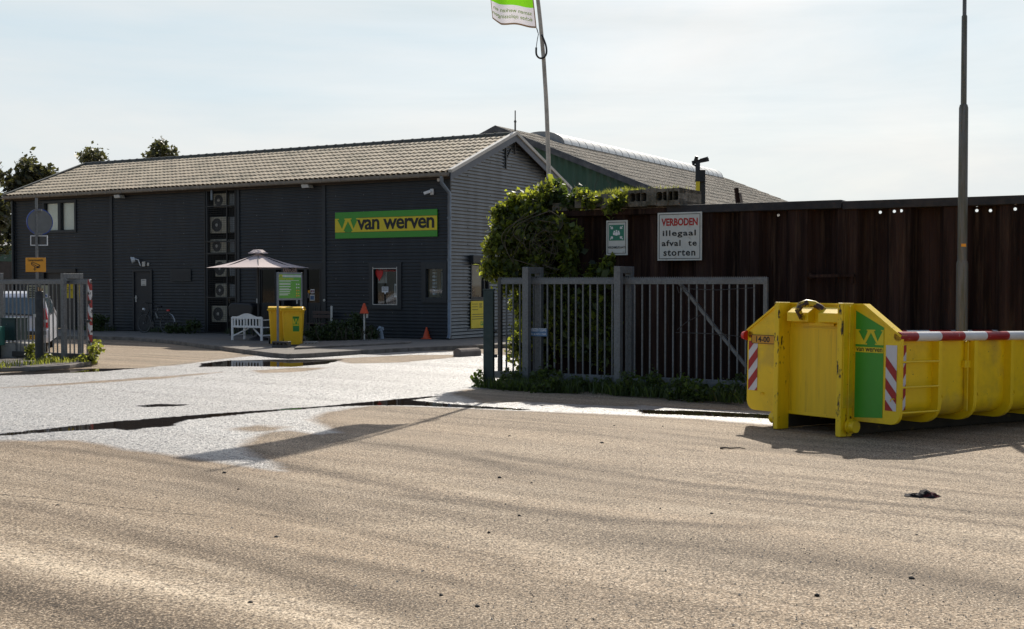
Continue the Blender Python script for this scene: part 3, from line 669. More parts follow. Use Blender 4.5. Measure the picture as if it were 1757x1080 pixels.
# entrance: dark timber front with glazed doors
x0, x1, z0, z1 = O_ent; z0 = PZ + .02
M['timber'] = mat('dark_timber', (.016, .016, .017), .55, 0, .25, 8, stretch=(9, 9, .4))
ent = MB(); ex = [x0, fl(475, 500)[0], fl(528, 500)[0], x1]
ent.box(x0, x1, .30, .34, z0, z1)
for x in (fl(440, 500)[0] + .0, fl(443, 500)[0], fl(484, 500)[0], fl(523, 500)[0], fl(552, 500)[0]): ent.box(x, x + .12, -.04, .3, z0, z1)
ent.box(x0, x1, -.045, .29, z1 - .22, z1)
eb = ent.build('entrance_front', M['timber'], b)
for (u0, u1, lab) in ((446, 474, 'glazed entrance door'), (524, 551, 'side light with stickers')):
    a, c = fl(u0, 500)[0] + .05, fl(u1, 500)[0] - .02; zb = fl(u0, 522)[1]
    mb = MB(); mb.box(a, c, -.0, .04, z0, zb); 
    for k in range(int((c - a) / .1)): mb.box(a + .1 * k, a + .1 * k + .085, -.012, 0, z0 + .05, zb - .05)
    mb.box(a, a + .05, 0, .04, zb, z1 - .22); mb.box(c - .05, c, 0, .04, zb, z1 - .22); mb.box(a, c, -.005, .04, zb, zb + .05)
    g = mb.build('entrance_door' if u0 == 446 else 'side_light', M['timber'], b)
    mb = MB(); mb.box(a + .05, c - .05, .015, .022, zb + .05, z1 - .22); mb.build('pane', M['darkglass'], g)
    if u0 == 446:
        mb = MB(); hx, hz = fl(443, 517); mb.box(hx - .02, hx + .02, -.07, -.045, hz - .09, hz + .09); mb.build('handle', M['offwhite'], g)
        mb = MB(); mb.tube([(a + .35, .1, zb + .55), (a + .55, .1, zb + .43), (a + .75, .1, zb + .42)], .012, 6); mb.build('inner_rail', M['steeldk'], g)
    else:
        for (uu, vv, w_, h_, mm) in ((536, 500, .16, .13, 'white'), (535.5, 511, .21, .2, 'offwhite'), (529, 501, .13, .1, 'orange'), (527, 507, .08, .18, 'white')):
            px__, pz__ = fl(uu, vv); mb = MB(); mb.box(px__ - w_ / 2, px__ + w_ / 2, .006, .011, pz__ - h_ / 2, pz__ + h_ / 2)
            mb.build('sticker', M[mm], g)
        px__, pz__ = fl(535.5, 511); mb = MB(); mb.box(px__ - .08, px__ + .08, .002, .0055, pz__ - .07, pz__ + .06); mb.build('sticker_picture', mat('sticker_blue', (.05, .12, .25), .5, 0, .8, 15), g)
        px__, pz__ = fl(536, 500); mb = MB(); mb.box(px__ - .06, px__ + .0, .002, .0055, pz__ - .04, pz__ + .04); mb.box(px__ + .02, px__ + .06, .002, .0055, pz__ - .04, pz__ + .04); mb.build('sticker_picture', mat('sticker_red', (.2, .03, .05), .5, 0, .6, 15), g)
        mb = MB(); hx, hz = fl(511.5, 513); mb.box(hx - .025, hx + .03, -.07, -.045, hz - .17, hz + .17); mb.build('handle', M['offwhite'], g)
# KANTOOR lettering over the entrance
a, zt = fl(486, 459.5, -.06); c, zb = fl(509.5, 467.5, -.06)
mb = MB(); mb.box(a - .03, c + .03, -.058, -.05, zb - .02, zt + .02); s_ = tag(mb.build('entrance_sign', M['dark']), 'small dark KANTOOR name board above the office entrance', 'sign')
s_.matrix_world = Matrix.Translation(A) @ Matrix.Rotation(RZ, 4, 'Z')
text('KANTOOR', a, c, zb, zt, lambda x, z: (x, -.062, z), mat('kantoor_letters', (.42, .24, .17), .5), s_, bold=.02)
# gable window with roller box
y0, y1, z0, z1 = gw
mb = MB(); f = .07; xa, xb = .05, -.08
mb.box(xb, xa, y0, y0 + f, z0, z1); mb.box(xb, xa, y1 - f, y1, z0, z1); mb.box(xb, xa, y0 + f, y1 - f, z0, z0 + f); mb.box(xb, xa, y0 + f, y1 - f, z1 - f, z1)
ym = (y0 + y1) / 2 + .25; mb.box(xb, xa - .02, ym, ym + .06, z0 + f, z1 - f)
gwn = mb.build('window', M['trim'], b, bevel=.006)
mb = MB(); mb.box(-.03, -.022, y0 + f, y1 - f, z0 + f, z1 - f); mb.build('pane', M['glass'], gwn)
mb = MB(); mb.box(.03, .2, y0 - .1, y1 + .05, z1, z1 + .26); mb.build('shutter_box', M['trim'], gwn, bevel=.015)
mb = MB(); mb.add([(-1.1, y0, z0), (-1.1, y1, z0), (-1.1, y1, z1), (-1.1, y0, z1), (-.09, y0, z0), (-.09, y1, z0), (-.09, y1, z1), (-.09, y0, z1)], [(0, 1, 2, 3), (0, 4, 5, 1), (3, 2, 6, 7), (0, 3, 7, 4), (1, 5, 6, 2)])
mb.build('room_interior', M['room'], b, fix=False)
mb = MB(); mb.box(-.5, -.46, y0 + .1, y0 + .55, z0 + .1, z0 + .5); mb.box(-.6, -.3, y0 + .1, y1 - .1, z0 + .0, z0 + .12); mb.box(-.52, -.48, y0 + .5, y0 + 1.1, z0 + .1, z0 + .36); mb.build('desk_clutter', M['black'], gwn)
mb = MB()
for k in range(8): mb.box(-.9, -.86, y0 + .75 + k * .1, y0 + .83 + k * .1, z0 + .3, z1 - .2)
mb.tube([(-.5, y0 + .12, z1 - .1), (-.5, y0 + .45, z1 - .4), (-.5, y0 + .62, z0 + .5)], .025, 6); mb.tube([(-.5, y0 + .12, z1 - .35), (-.5, y0 + .4, z1 - .2), (-.5, y0 + .6, z1 - .1)], .02, 6)
mb.build('curtain', M['curtain'], gwn)
# gable steel bracket near the top
mb = MB(); yb, zb_ = LOCX(866, 262, A, RZ); mb.box(.02, .07, yb - .03, yb + .03, zb_ - .55, zb_ + .15); mb.bar((.05, yb, zb_ - .25), (.05, yb + .35, zb_ + .15), .04); mb.build('gable_bracket', M['trim'], b)

# things fixed to the office
def on_office(o): o.matrix_world = Matrix.Translation(A) @ Matrix.Rotation(RZ, 4, 'Z'); return o
def oroot(name, x, y, z, label, cat, group=None):
    p = A + EX * x + EY * y; return root(name, (p.x, p.y, z), RZ, label, cat, group)
# W emblem: yellow plinth shape cut by a green W (drawn as yellow pieces); unit box 0..1
def emblem(x0, x1, z0, z1, fn, parent, t=.004, m=None, full=False):
    """yellow pieces that leave a serifed W of green; coordinates in a 0..1 box"""
    left = [(0, 1), (.17, 1), (.17, .90), (.11, .90), (.32, .22), (.30, .22)]
    P_ = [[(0, 0), (0, 1), (.17, 1), (.17, .92), (.10, .92), (.30, .24), (.44, .92), (.40, .92), (.40, 1), (.70, 1), (.70, .92), (.65, .92), (.79, .24), (.96, .92), (.90, .92), (.90, 1), (1, 1), (1, 0), (.70, 0), (.70, .08), (.76, .08), (.55, .80), (.36, .08), (.42, .08), (.42, 0)]]
    mb = MB()
    for p in P_:
        pp = [(x0 + (x1 - x0) * a, z0 + (z1 - z0) * c) for a, c in p]
        mb.add([fn(a, c, 0) for a, c in pp], [tuple(range(len(pp)))])
    return mb.build('emblem', m or M['yellow'], parent, fix=False)
# big company sign
sg = rect(575, 366, 750, 408); zt0 = fl(575, 365)[1]; zt1 = fl(750, 359.5)[1]; zt = (zt0 + zt1) / 2; zb = (fl(575, 410.3)[1] + fl(750, 406)[1]) / 2
xa, xb = fl(575, 388, -.06)[0], fl(750, 388, -.06)[0]; Hs = zt - zb
so = oroot('company_sign', xa, -.03, zb, 'wide green and yellow van werven company board high on the dark facade', 'sign'); Ws = xb - xa
mb = MB(); mb.box(0, Ws, -.03, .01, 0, Hs); mb.build('sign_board', M['green'], so, bevel=.004)
yb0, yb1 = Hs * .24, Hs * .76
M['olive'] = mat('sign_outline', (.16, .12, .005), .5)
mb = MB(); mb.box(Ws * .24, Ws, -.034, -.031, yb0, yb1); mb.build('yellow_band', M['yellow'], so)
mb = MB(); 
for z_ in (yb0 - .012, yb1): mb.box(Ws * .24 if z_ > .3 else 0, Ws, -.0345, -.031, z_, z_ + .012)
mb.build('band_outline', M['olive'], so)
emblem(0, Ws * .24, yb0, yb1, lambda a, c, d: (a, -.0335, c), so)
text('van werven', Ws * .225, Ws * .975, yb0 + .07 * Hs, yb1 - .05 * Hs, lambda a, c: (a + .0, -.0385, c), M['ink'], so, bold=.024, name='company_name', spacing=.93)
# wall lamps under the eaves
for u, v, lab in ((205, 334, 'grey flood lamp under the eaves near the upper window'), (527, 316, 'grey flood lamp under the eaves left of the company board')):
    x, z = fl(u, v, -.2); o = oroot('flood_lamp', x, -.08, z, lab, 'lamp', 'lamps under the eaves')
    mb = MB(); mb.prism([(-.14, 0), (.14, 0), (.2, -.12), (-.1, -.12)], lambda a, c, d: (a, -.28 + d, c - .02), .26); mb.build('housing', M['offwhite'], o, bevel=.01)
    mb = MB(); mb.box(-.08, .14, -.24, -.05, -.145, -.139); mb.build('lens', M['steeldk'], o)
# camera, sensor, alarm lamp
x, z = fl(741, 330); o = oroot('security_camera', x, 0, z, 'white security camera high on the facade right of the company board', 'camera')
mb = MB(); mb.box(-.02, .1, -.08, -.02, -.09, .1); mb.build('mount', M['white'], o, bevel=.01)
mb = MB(); mb.tube([(.04, -.06, 0), (-.02, -.14, -.01)], .02, 8); mb.bar((.06, -.15, .02), (-.15, -.22, -.05), .09, .09); mb.build('camera_body', M['white'], o, bevel=.012)
x, z = fl(754, 309); o = oroot('alarm_sensor', x, 0, z, 'tiny white sensor box near the top of the downpipe', 'sensor')
mb = MB(); mb.box(-.045, .045, -.07, -.02, -.05, .05); mb.lathe([(.02, 0), (.02, .02)], 8, o=(0, -.06, -.06)); mb.build('sensor_case', M['white'], o, bevel=.01)
x, z = fl(236, 447); o = oroot('wall_lamp', x, 0, z, 'round pale wall lamp on an arm above the dark side door', 'lamp')
mb = MB(); mb.tube([(.18, -.03, -.2), (.16, -.12, .02), (.02, -.16, .05)], .022, 8); mb.build('arm', M['white'], o)
mb = MB(); mb.tube([(.03, -.16, .03), (-.06, -.25, .0)], [.09, .13], 14); mb.build('lamp_shade', M['white'], o)
x, z = fl(248, 453.5); o = oroot('junction_box', x, 0, z, 'pale square junction box right of the round wall lamp', 'box')
mb = MB(); mb.box(-.07, .07, -.06, -.02, -.09, .09); mb.box(-.04, .04, -.065, -.06, -.05, .05); mb.build('case', M['offwhite'], o, bevel=.008)
x, z = fl(255.5, 453.8); o = oroot('socket_box', x, 0, z, 'smallest pale box beside the junction box over the door', 'box')
mb = MB(); mb.box(-.045, .045, -.05, -.02, -.055, .055); mb.box(-.025, .025, -.054, -.05, -.03, .03); mb.build('case', M['offwhite'], o, bevel=.006)
x, z = fl(558, 515.5); o = oroot('door_bell', x, 0, z, 'small round pale bell beside the entrance side light', 'bell')
mb = MB(); mb.tube([(0, -.01, 0), (0, -.06, 0)], .045, 12); mb.build('bell_cover', M['offwhite'], o)
# yellow notice under the gable window
def groot(name, y, z, label, cat): p = A + EY * y + EX * .05; return root(name, (p.x, p.y, z), RZ, label, cat)
ya, zt = LOCX(808, 517, A, RZ, .06); yb_, zb = LOCX(843, 562, A, RZ, .06)
o = groot('yellow_notice', ya, zb, 'yellow notice board below the gable window behind the green post', 'sign'); Wn, Hn = yb_ - ya, zt - zb
mb = MB(); mb.box(0, .02, 0, Wn, 0, Hn); mb.build('board', M['yellow'], o, bevel=.003)
fn = lambda a, c: (.024, a, c)
for k, s_ in enumerate(('Inrijden', 'Uitrijden', 'Gesloten')): text(s_, .06, .42, Hn * (.87 - .1 * k), Hn * (.905 - .1 * k), fn, M['ink'], o, bold=.03)
mb = MB()
for k, (a, c) in enumerate(((.50, .68), (.50, .66), (.52, .64), (.5, .7), (.5, .66))): mb.box(.021, .0235, a, c, Hn * (.895 - .035 * k), Hn * (.91 - .035 * k))
for k in range(3): mb.box(.021, .0235, .06, Wn - .06, Hn * (.50 - .085 * k), Hn * (.52 - .085 * k))
for k in range(3): mb.box(.021, .0235, .8, 1.0, Hn * (.88 - .1 * k), Hn * (.9 - .1 * k))
mb.build('text_lines', M['ink'], o)
mb = MB(); mb.box(.0215, .0225, .58, .8, Hn * .10, Hn * .24); mb.build('emblem_field', M['green'], o)
emblem(.6, .78, Hn * .14, Hn * .23, lambda a, c, d: (.0245, a, c), o)
# roof antenna mast behind the ridge
p = A + EX * (-.15) + EY * (WB / 2 + .15)
top = AT(884, 190, p.y); o = root('antenna_mast', (top.x, p.y, 6.6), 0, 'thin dark antenna mast rising from the gable peak', 'antenna')
hh = top.z - 6.6; mb = MB(); mb.tube([(0, 0, -.3), (0, 0, hh * .72)], .03, 8); mb.tube([(0, 0, hh * .68), (0, 0, hh)], .02, 8); mb.build('mast', M['steeldk'], o)
MB().tube([(0, 0, hh * .66), (0, 0, hh * .70)], .045, 8).build('collar', M['steeldk'], o)
for z in (-.1, .12): MB().bar((0, -.15, z), (0, .1, z), .04).build('clamp', M['steeldk'], o)

# ---------------------------------------------------------------- green hall behind
PK = AT(857, 220, 55.0); HR = PK.z
h = root('storage_hall', (PK.x, PK.y, 0), RZ, 'large green hall with grey weathered roof and barrel rooflight beyond the rusty wall', 'building')
HW, HE, HLEN = 11.0, HR - 11.0 * .400, 26.2
mb = MB()
def hpt(x): return HR - abs(x) * .400
pr = []; x = -HW; k = 0
while x < HW:
    o_ = [0, 0, -.045, -.045][k % 4]; pr.append((x, o_)); x += [.02, .15, .02, .15][k % 4]; k += 1
vs = []
for x, o_ in pr: vs += [(x, o_, 0), (x, o_, hpt(x) - .1)]
mb.add(vs, [(2 * i, 2 * i + 2, 2 * i + 3, 2 * i + 1) for i in range(len(pr) - 1)])
mb.build('gable_wall', M['hallgreen'], h)
mb = MB(); mb.box(-HW, -HW + .1, .05, HLEN, 0, HE - .1); mb.box(HW - .1, HW, .05, HLEN, 0, HE - .1); mb.box(-HW, HW, HLEN - .1, HLEN, 0, HE - .1); mb.build('side_wall', M['hallgreen'], h)
def hall_slope(sg_):
    rows = 15; nxw = int(HLEN / .18) * 4; vs = []; fs = []; ts = []
    for r in range(rows): ts += [(r / rows + 1e-4, 0), ((r + 1) / rows - 1e-4, .03)]
    L_ = (HW + .3)
    for t, ho in ts:
        for i in range(nxw + 1):
            y = -.35 + (HLEN + .7) * i / nxw; o_ = .028 * (1 if i % 4 in (1, 2) else -1)
            vs.append((sg_ * L_ * t, y, HR - L_ * t * .400 + ho + o_ + .05))
    w_ = nxw + 1
    for j in range(len(ts) - 1):
        for i in range(nxw): fs.append((j * w_ + i, j * w_ + i + 1, (j + 1) * w_ + i + 1, (j + 1) * w_ + i))
    mb = MB(); mb.add(vs, fs); mb.build('roof', M['halltile'], h, fix=False)
hall_slope(1); hall_slope(-1)
M['hboard'] = mat('weathered_board', (.105, .105, .11), .8, 0, .4, 3, dirt=(.2, .19, .17), dirt_amt=.5)
for ye_ in (-.38, HLEN + .32):
    mb = MB()
    for sg_ in (-1, 1):
        x1 = sg_ * (HW + .35)
        mb.add([(0, ye_, HR + .08), (0, ye_ + .06, HR + .08), (x1, ye_ + .06, HR - (HW + .35) * .400 + .08), (x1, ye_, HR - (HW + .35) * .400 + .08),
                (0, ye_, HR - .20), (0, ye_ + .06, HR - .20), (x1, ye_ + .06, HR - (HW + .35) * .400 - .20), (x1, ye_, HR - (HW + .35) * .400 - .20)],
               [(0, 1, 2, 3), (4, 7, 6, 5), (0, 3, 7, 4), (1, 5, 6, 2), (0, 4, 5, 1), (3, 2, 6, 7)])
    mb.build('bargeboard', M['hboard'], h)
# barrel rooflight
BR, BY0, BY1 = 1.35, 3.7, 24.9
mb = MB(); arc = []
for k in range(15):
    a = math.pi * (k / 14); arc.append((-BR * math.cos(a), HR - BR * .400 + .08 + (BR * .400 + .16) * math.sin(a) ** .9 if 0 < k < 14 else HR - BR * .400 + .08))
nb = 26; vs = []
for j in range(nb + 1):
    y = BY0 + (BY1 - BY0) * j / nb
    for a, z in arc: vs.append((a, y, z))
fs = [(j * 15 + k, j * 15 + k + 1, (j + 1) * 15 + k + 1, (j + 1) * 15 + k) for j in range(nb) for k in range(14)]
mb.add(vs, fs, 0, True); mb.build('rooflight', M['poly'], h, fix=False)
mb = MB()
for j in range(nb + 1):
    y = BY0 + (BY1 - BY0) * j / nb; mb.tube([(a, y, z - .004) for a, z in arc], .014, 4, cap=False)
for e_ in (0, 14): mb.bar((arc[e_][0], BY0 - .05, arc[e_][1] - .05), (arc[e_][0], BY1 + .05, arc[e_][1] - .05), .08, .2)
mb.build('rooflight_frame', M['steeldk'], h)
mb = MB(); mb.add([(a, BY0 - .02, z) for a, z in arc], [tuple(range(15))]); mb.build('rooflight_end', mat('end_sheet', (.27, .28, .28), .4, 0, .2), h, fix=False)

# ---------------------------------------------------------------- rusty sheet pile wall
WO = Vector((3.06, 22.17, 0)); WH = 3.24
def WL(u, v, y=0): return LOC(u, v, WO, RZ, y)
wl = root('sheet_pile_wall', WO, RZ, 'dark rusty sheet pile wall with a flat cap running to the right edge', 'wall')
WX0, WX1 = WL(905, 400)[0], 13.5
per = .86; xs_ = [(0, 0), (.34, 0), (.43, .2), (.77, .2), (.86, 0)]
mb = MB(); x = WX0; k = 0; holes_px = [(1306, 360), (1306, 369), (1329.5, 368.5), (1482, 363), (1505.5, 363.5), (1534.5, 363), (1546.5, 362), (1672.5, 351.3), (1672.5, 360.5), (1696, 360.5), (1742, 349.5), (1742, 359)]
hl = [WL(u, v) for u, v in holes_px]
while x < WX1:
    for i in range(4):
        a, ya_ = x + xs_[i][0], xs_[i][1]; c, yc_ = x + xs_[i + 1][0], xs_[i + 1][1]
        hs = sorted([(hx, hz) for hx, hz in hl if a + .03 < hx < c - .03]) if i in (0, 2) else []
        cols = sorted({a, c} | {q for hx, hz in hs for q in (hx - .024, hx + .024)})
        cc = [cols[0]]
        for q in cols[1:]:
            if q - cc[-1] > .004: cc.append(q)
        for p0, p1 in zip(cc[:-1], cc[1:]):
            yy0 = ya_ + (yc_ - ya_) * (p0 - a) / (c - a); yy1 = ya_ + (yc_ - ya_) * (p1 - a) / (c - a)
            z = -.3; mid_ = (p0 + p1) / 2
            for hx, hz in sorted([q for q in hs if abs(q[0] - mid_) < .02], key=lambda q: q[1]):
                mb.add([(p0, yy0, z), (p1, yy1, z), (p1, yy1, hz - .024), (p0, yy0, hz - .024)], [(0, 1, 2, 3)])
                # round the corners of the hole
                for sx_ in (-1, 1):
                    for sz_ in (-1, 1):
                        X_ = hx + sx_ * .024; mb.add([(X_, yy0, hz + sz_ * .024), (X_ - sx_ * .014, yy0, hz + sz_ * .024), (X_, yy0, hz + sz_ * .010)], [(0, 1, 2)])
                z = hz + .024
            mb.add([(p0, yy0, z), (p1, yy1, z), (p1, yy1, WH - .1), (p0, yy0, WH - .1)], [(0, 1, 2, 3)])
    # interlock beads
    mb.box(x + .165, x + .175, -.012, -.001, -.2, WH - .12); mb.box(x + .595, x + .605, .188, .199, -.2, WH - .12)
    x += per; k += 1
mb.build('pile_sheets', M['rust'], wl, fix=False)
mb = MB(); xm = WL(1445, 350)[0]
mb.box(WL(1172, 355)[0] - .3, xm, -.06, .28, WH - .11, WH + .035); mb.box(xm + .02, WX1, -.06, .28, WH - .13, WH + .01)
mb.build('cap_beam', M['rustcap'], wl, bevel=.008)
mb = MB(); mb.box(WX0 - .05, WL(1172, 355)[0] - .3, -.09, .3, WH - .11, WH + .0); mb.build('old_cap_beam', M['rust'], wl, bevel=.01)
a = WL(1388, 473)[0]; c = WL(1467, 473)[0]; z = WL(1427, 474)[1]
mb = MB(); mb.bar((a, -.05, z), (c, -.05, z + .01), .07, .05); mb.box(a + .02, a + .06, -.05, .2, z - .05, z + .05); mb.box(c - .06, c - .02, -.05, .2, z - .12, z + .04); mb.build('lifting_bar', M['rust'], wl)
# side return of the wall under the ivy
mb = MB(); mb.box(WX0 - .02, WX0 + .04, .05, 3.2, 0, WH - .02); mb.build('side_return', M['rust'], wl)
# hollow slabs lying on the wall
def wroot(name, x, y, z, label, cat, group=None):
    p = WO + EX * x + EY * y; return root(name, (p.x, p.y, z), RZ, label, cat, group)
def rock_slab(x0, x1, zb, h0, h1, d, holes, name, parent, seed, m):
    """slab with oval cores open to the front, made of strips round each core"""
    rnd = random.Random(seed); mb = MB(); cut = []
    for hx in holes: cut.append(hx)
    def hh(x): return h0 + (h1 - h0) * (x - x0) / (x1 - x0)
    edges = [x0] + [q for hx in cut for q in (hx - .06, hx + .06)] + [x1]
    i = 0
    for e0, e1 in zip(edges[:-1], edges[1:]):
        core = any(abs((e0 + e1) / 2 - hx) < .01 for hx in cut)
        if core:
            mb.box(e0, e1, 0, d, zb, zb + hh(e0) * .30); mb.box(e0, e1, 0, d, zb + hh(e0) * .82, zb + hh(e0)); mb.box(e0, e1, .45, .5, zb + hh(e0) * .3, zb + hh(e0) * .82)
            for sx_ in (0, 1):
                for sz_ in (0, 1):
                    X0 = e0 if sx_ == 0 else e1; Z0 = zb + hh(e0) * (.30 if sz_ == 0 else .82); dx = .03 if sx_ == 0 else -.03; dz = .03 if sz_ == 0 else -.03
                    mb.prism([(X0, Z0), (X0 + dx, Z0), (X0, Z0 + dz)], lambda p, q, t: (p, .002 + t, q), .3)
        else:
            n = max(1, int((e1 - e0) / .16))
            for k in range(n):
                a_, c_ = e0 + (e1 - e0) * k / n, e0 + (e1 - e0) * (k + 1) / n
                j0, j1 = rnd.uniform(-.03, .01), rnd.uniform(-.03, .02); mb.box(a_, c_, -.0 + j0 * .8, d, zb + rnd.uniform(0, .03), zb + hh(a_) + j1)
    return mb.build(name, m, parent)
xa_, xb_ = WL(1085, 340)[0], WL(1171, 340)[0]; cores = [WL(u, 338)[0] for u in (1092, 1102, 1111.5, 1138, 1148, 1156.5, 1166)]
o = wroot('hollow_concrete_slab', xa_, -.18, WH, 'broken concrete slab with open oval cores lying on the wall top', 'slab')
rock_slab(0, xb_ - xa_, .03, .30, .31, 1.1, [q - xa_ for q in cores], 'slab_body', o, 3, M['concrete'])
xa2 = WL(992, 345)[0]
o = wroot('mossy_concrete_slab', xa2, -.14, WH, 'mossy broken concrete slab under grass on the wall top left of the hollow slab', 'slab')
rock_slab(0, xa_ - xa2 - .03, .02, .20, .30, 1.0, [], 'slab_body', o, 5, M['concrete'])
xa3 = WL(950, 352)[0]
o = wroot('small_concrete_lump', xa3, -.05, WH, 'small dark lump of concrete on the wall top beside the flagpole foot', 'slab')
rock_slab(0, .32, .0, .14, .24, .5, [], 'slab_body', o, 8, M['concrete'])

# signs on the wall
def sign_frame(o, W_, H_, m=None, rim=True):
    mb = MB(); mb.box(0, W_, -.02, .0, 0, H_); mb.build('board', m or M['signwhite'], o, bevel=.003)
    if rim:
        t = .010; e = .03; mb = MB()
        for q in ((e, W_ - e, e, e + t), (e, W_ - e, H_ - e - t, H_ - e), (e, e + t, e + t, H_ - e - t), (W_ - e - t, W_ - e, e + t, H_ - e - t)): mb.box(q[0], q[1], -.023, -.0205, q[2], q[3])
        mb.build('border_line', M['ink'], o)
M['signwhite'] = mat('sign_white', (.56, .57, .53), .5, 0, .06, 5, dirt=(.25, .2, .13), dirt_amt=.45, dirt_scale=9, dlo=.58, dhi=.72)
yw = -.10
xa, z1 = LOC(1129, 365.7, WO, RZ, yw); xb, z2 = LOC(1205, 363.5, WO, RZ, yw); zb = (LOC(1129, 448, WO, RZ, yw)[1] + LOC(1205, 446.5, WO, RZ, yw)[1]) / 2; zt = (z1 + z2) / 2
p = WO + EX * xa + EY * yw; o = root('warning_sign', (p.x, p.y, zb), RZ, 'large white VERBODEN illegaal afval te storten sign on the rusty wall', 'sign'); W_, H_ = xb - xa, zt - zb
sign_frame(o, W_, H_); fn = lambda a, c: (a, -.024, c)
text('VERBODEN', W_ * .09, W_ * .91, H_ * .72, H_ * .88, fn, mat('red_ink', (.40, .012, .01), .5), o, bold=.036, name='heading')
for s_, a, c, z0_, z1_ in (('illegaal', .12, .87, .475, .63), ('afval  te', .10, .89, .30, .425), ('storten', .14, .86, .095, .22)):
    text(s_, W_ * a, W_ * c, H_ * z0_, H_ * z1_, fn, M['ink'], o, bold=.024, name='lettering', spacing=1.15)
xa, z1 = LOC(1041, 379.5, WO, RZ, yw); xb, z2 = LOC(1077.5, 377.5, WO, RZ, yw); zb = (LOC(1041, 439, WO, RZ, yw)[1] + LOC(1077.5, 437.5, WO, RZ, yw)[1]) / 2; zt = (z1 + z2) / 2
p = WO + EX * xa + EY * yw; o = root('assembly_point_sign', (p.x, p.y, zb), RZ, 'small white and green VERZAMELPLAATS sign on the rusty wall', 'sign'); W_, H_ = xb - xa, zt - zb
sign_frame(o, W_, H_); fn = lambda a, c: (a, -.027, c)
mb = MB(); gx0, gx1, gz0, gz1 = W_ * .14, W_ * .84, H_ * .42, H_ * .87; mb.box(gx0, gx1, -.0245, -.021, gz0, gz1); mb.build('green_field', M['dgreen'], o)
mb = MB(); gw_, gh_ = gx1 - gx0, gz1 - gz0
for sx_ in (0, 1):
    for sz_ in (0, 1):
        fx = lambda q: gx0 + gw_ * (q if sx_ == 0 else 1 - q); fz = lambda q: gz0 + gh_ * (q if sz_ == 0 else 1 - q)
        for poly in ([(.06, .10), (.10, .06), (.24, .20), (.20, .24)], [(.27, .27), (.10, .24), (.10, .20), (.22, .22)], [(.27, .27), (.24, .10), (.20, .10), (.22, .22)], [(.27, .27), (.22, .22), (.27, .12)], [(.27, .27), (.12, .27), (.22, .22)]):
            mb.add([(fx(a), -.027, fz(c)) for a, c in poly], [tuple(range(len(poly)))])
for cx_, cz_, r_ in ((.5, .62, .055), (.36, .58, .055), (.64, .58, .055)):
    mb.add([(gx0 + gw_ * (cx_ + r_ * math.cos(k * .5236)), -.0268, gz0 + gh_ * (cz_ + r_ * math.sin(k * .5236))) for k in range(12)], [tuple(range(12))])
for a, c, z0_, z1_ in ((.27, .36, .36, .52), (.37, .44, .34, .52), (.45, .55, .32, .55), (.56, .63, .34, .52), (.64, .73, .36, .52)):
    mb.add([(gx0 + gw_ * a, -.0268, gz0 + gh_ * z0_), (gx0 + gw_ * c, -.0268, gz0 + gh_ * z0_), (gx0 + gw_ * c, -.0268, gz0 + gh_ * z1_), (gx0 + gw_ * a, -.0268, gz0 + gh_ * z1_)], [(0, 1, 2, 3)])
mb.build('assembly_symbol', M['whiteink'], o, fix=False)
text('VERZAMELPLAATS', W_ * .09, W_ * .91, H_ * .19, H_ * .26, fn, M['ink'], o, bold=.01)

# ---------------------------------------------------------------- gates
GO = Vector((-.249, 22.575, 0))
def gate(name, o, x0, x1, label, braced=False, zt=1.97, end_paint=None, sp=.143):
    g = root(name, o, RZ, label, 'gate', 'sliding gates')
    m = M['steel']
    mb = MB(); mb.box(x0, x1, -.03, .03, zt - .12, zt - .03); mb.build('top_rail', m, g, bevel=.006)
    mb = MB(); n = int((x1 - x0) / .035)
    vs = []; fs = []
    mb.box(x0, x1, -.003, .003, zt - .032, zt - .012)
    for k in range(n):
        x = x0 + .035 * k; mb.add([(x, 0, zt - .012), (x + .03, 0, zt - .012), (x + .015, 0, zt + .012)], [(0, 1, 2)])
    mb.build('tooth_strip', m, g, fix=False)
    mb = MB(); mb.box(x0 - .06, x1, -.05, .05, .12, .25); mb.build('bottom_beam', m if not end_paint else M['steeldk'], g, bevel=.008)
    for xx, mm in ((x0, M['steeldk'] if end_paint is None else m), (x1 - .07, m if not end_paint else end_paint)):
        mb = MB(); mb.box(xx, xx + .07, -.036, .036, .25, zt - .01); mb.build('end_post', mm, g, bevel=.006)
    x = x0 + .07 + sp * .7
    while x < x1 - .1:
        mb = MB(); mb.box(x - .0125, x + .0125, -.0125, .0125, .24, zt - .11); mb.build('bar', m, g); x += sp
    return g
gR = gate('sliding_gate', GO, 0, 5.12, 'grey barred sliding gate in front of the ivy and rusty wall')
def GL(u, v, y=0): return LOC(u, v, GO, RZ, y)
a = GL(1160, 480); 
mb = MB(); mb.bar((a[0], .035, a[1]), (GL(1285, 636)[0], .035, GL(1285, 636)[1]), .05, .06, up=(0, 1, 0)); mb.build('diagonal_brace', M['steel'], gR)
mb = MB()
def wire(pts, r=.006, sag=0):
    mb.tube(pts, r, 5)
w_ = [GL(u, v) for u, v in ((1185, 496), (1230, 498), (1262, 496), (1296, 494))]; wire([(x, -.02, z) for x, z in w_])
w_ = [GL(u, v) for u, v in ((1160, 571), (1200, 572), (1240, 574), (1282, 579))]; wire([(x, -.02, z) for x, z in w_])
w_ = [GL(u, v) for u, v in ((1163, 566), (1180, 552), (1203, 541))]; wire([(x, -.02, z) for x, z in w_])
w_ = [GL(u, v) for u, v in ((1166, 490), (1185, 505), (1200, 524), (1215, 540), (1230, 562), (1250, 580))]; wire([(x, -.03, z) for x, z in w_])
w_ = [GL(u, v) for u, v in ((1163, 492), (1166, 503), (1174, 500), (1170, 490), (1182, 496))]; wire([(x, -.03, z) for x, z in w_])
mb.build('barbed_wire', M['steeldk'], gR)
xa, zt = GL(909.5, 563.5, -.03); xb, zb = GL(939, 577.5, -.03)
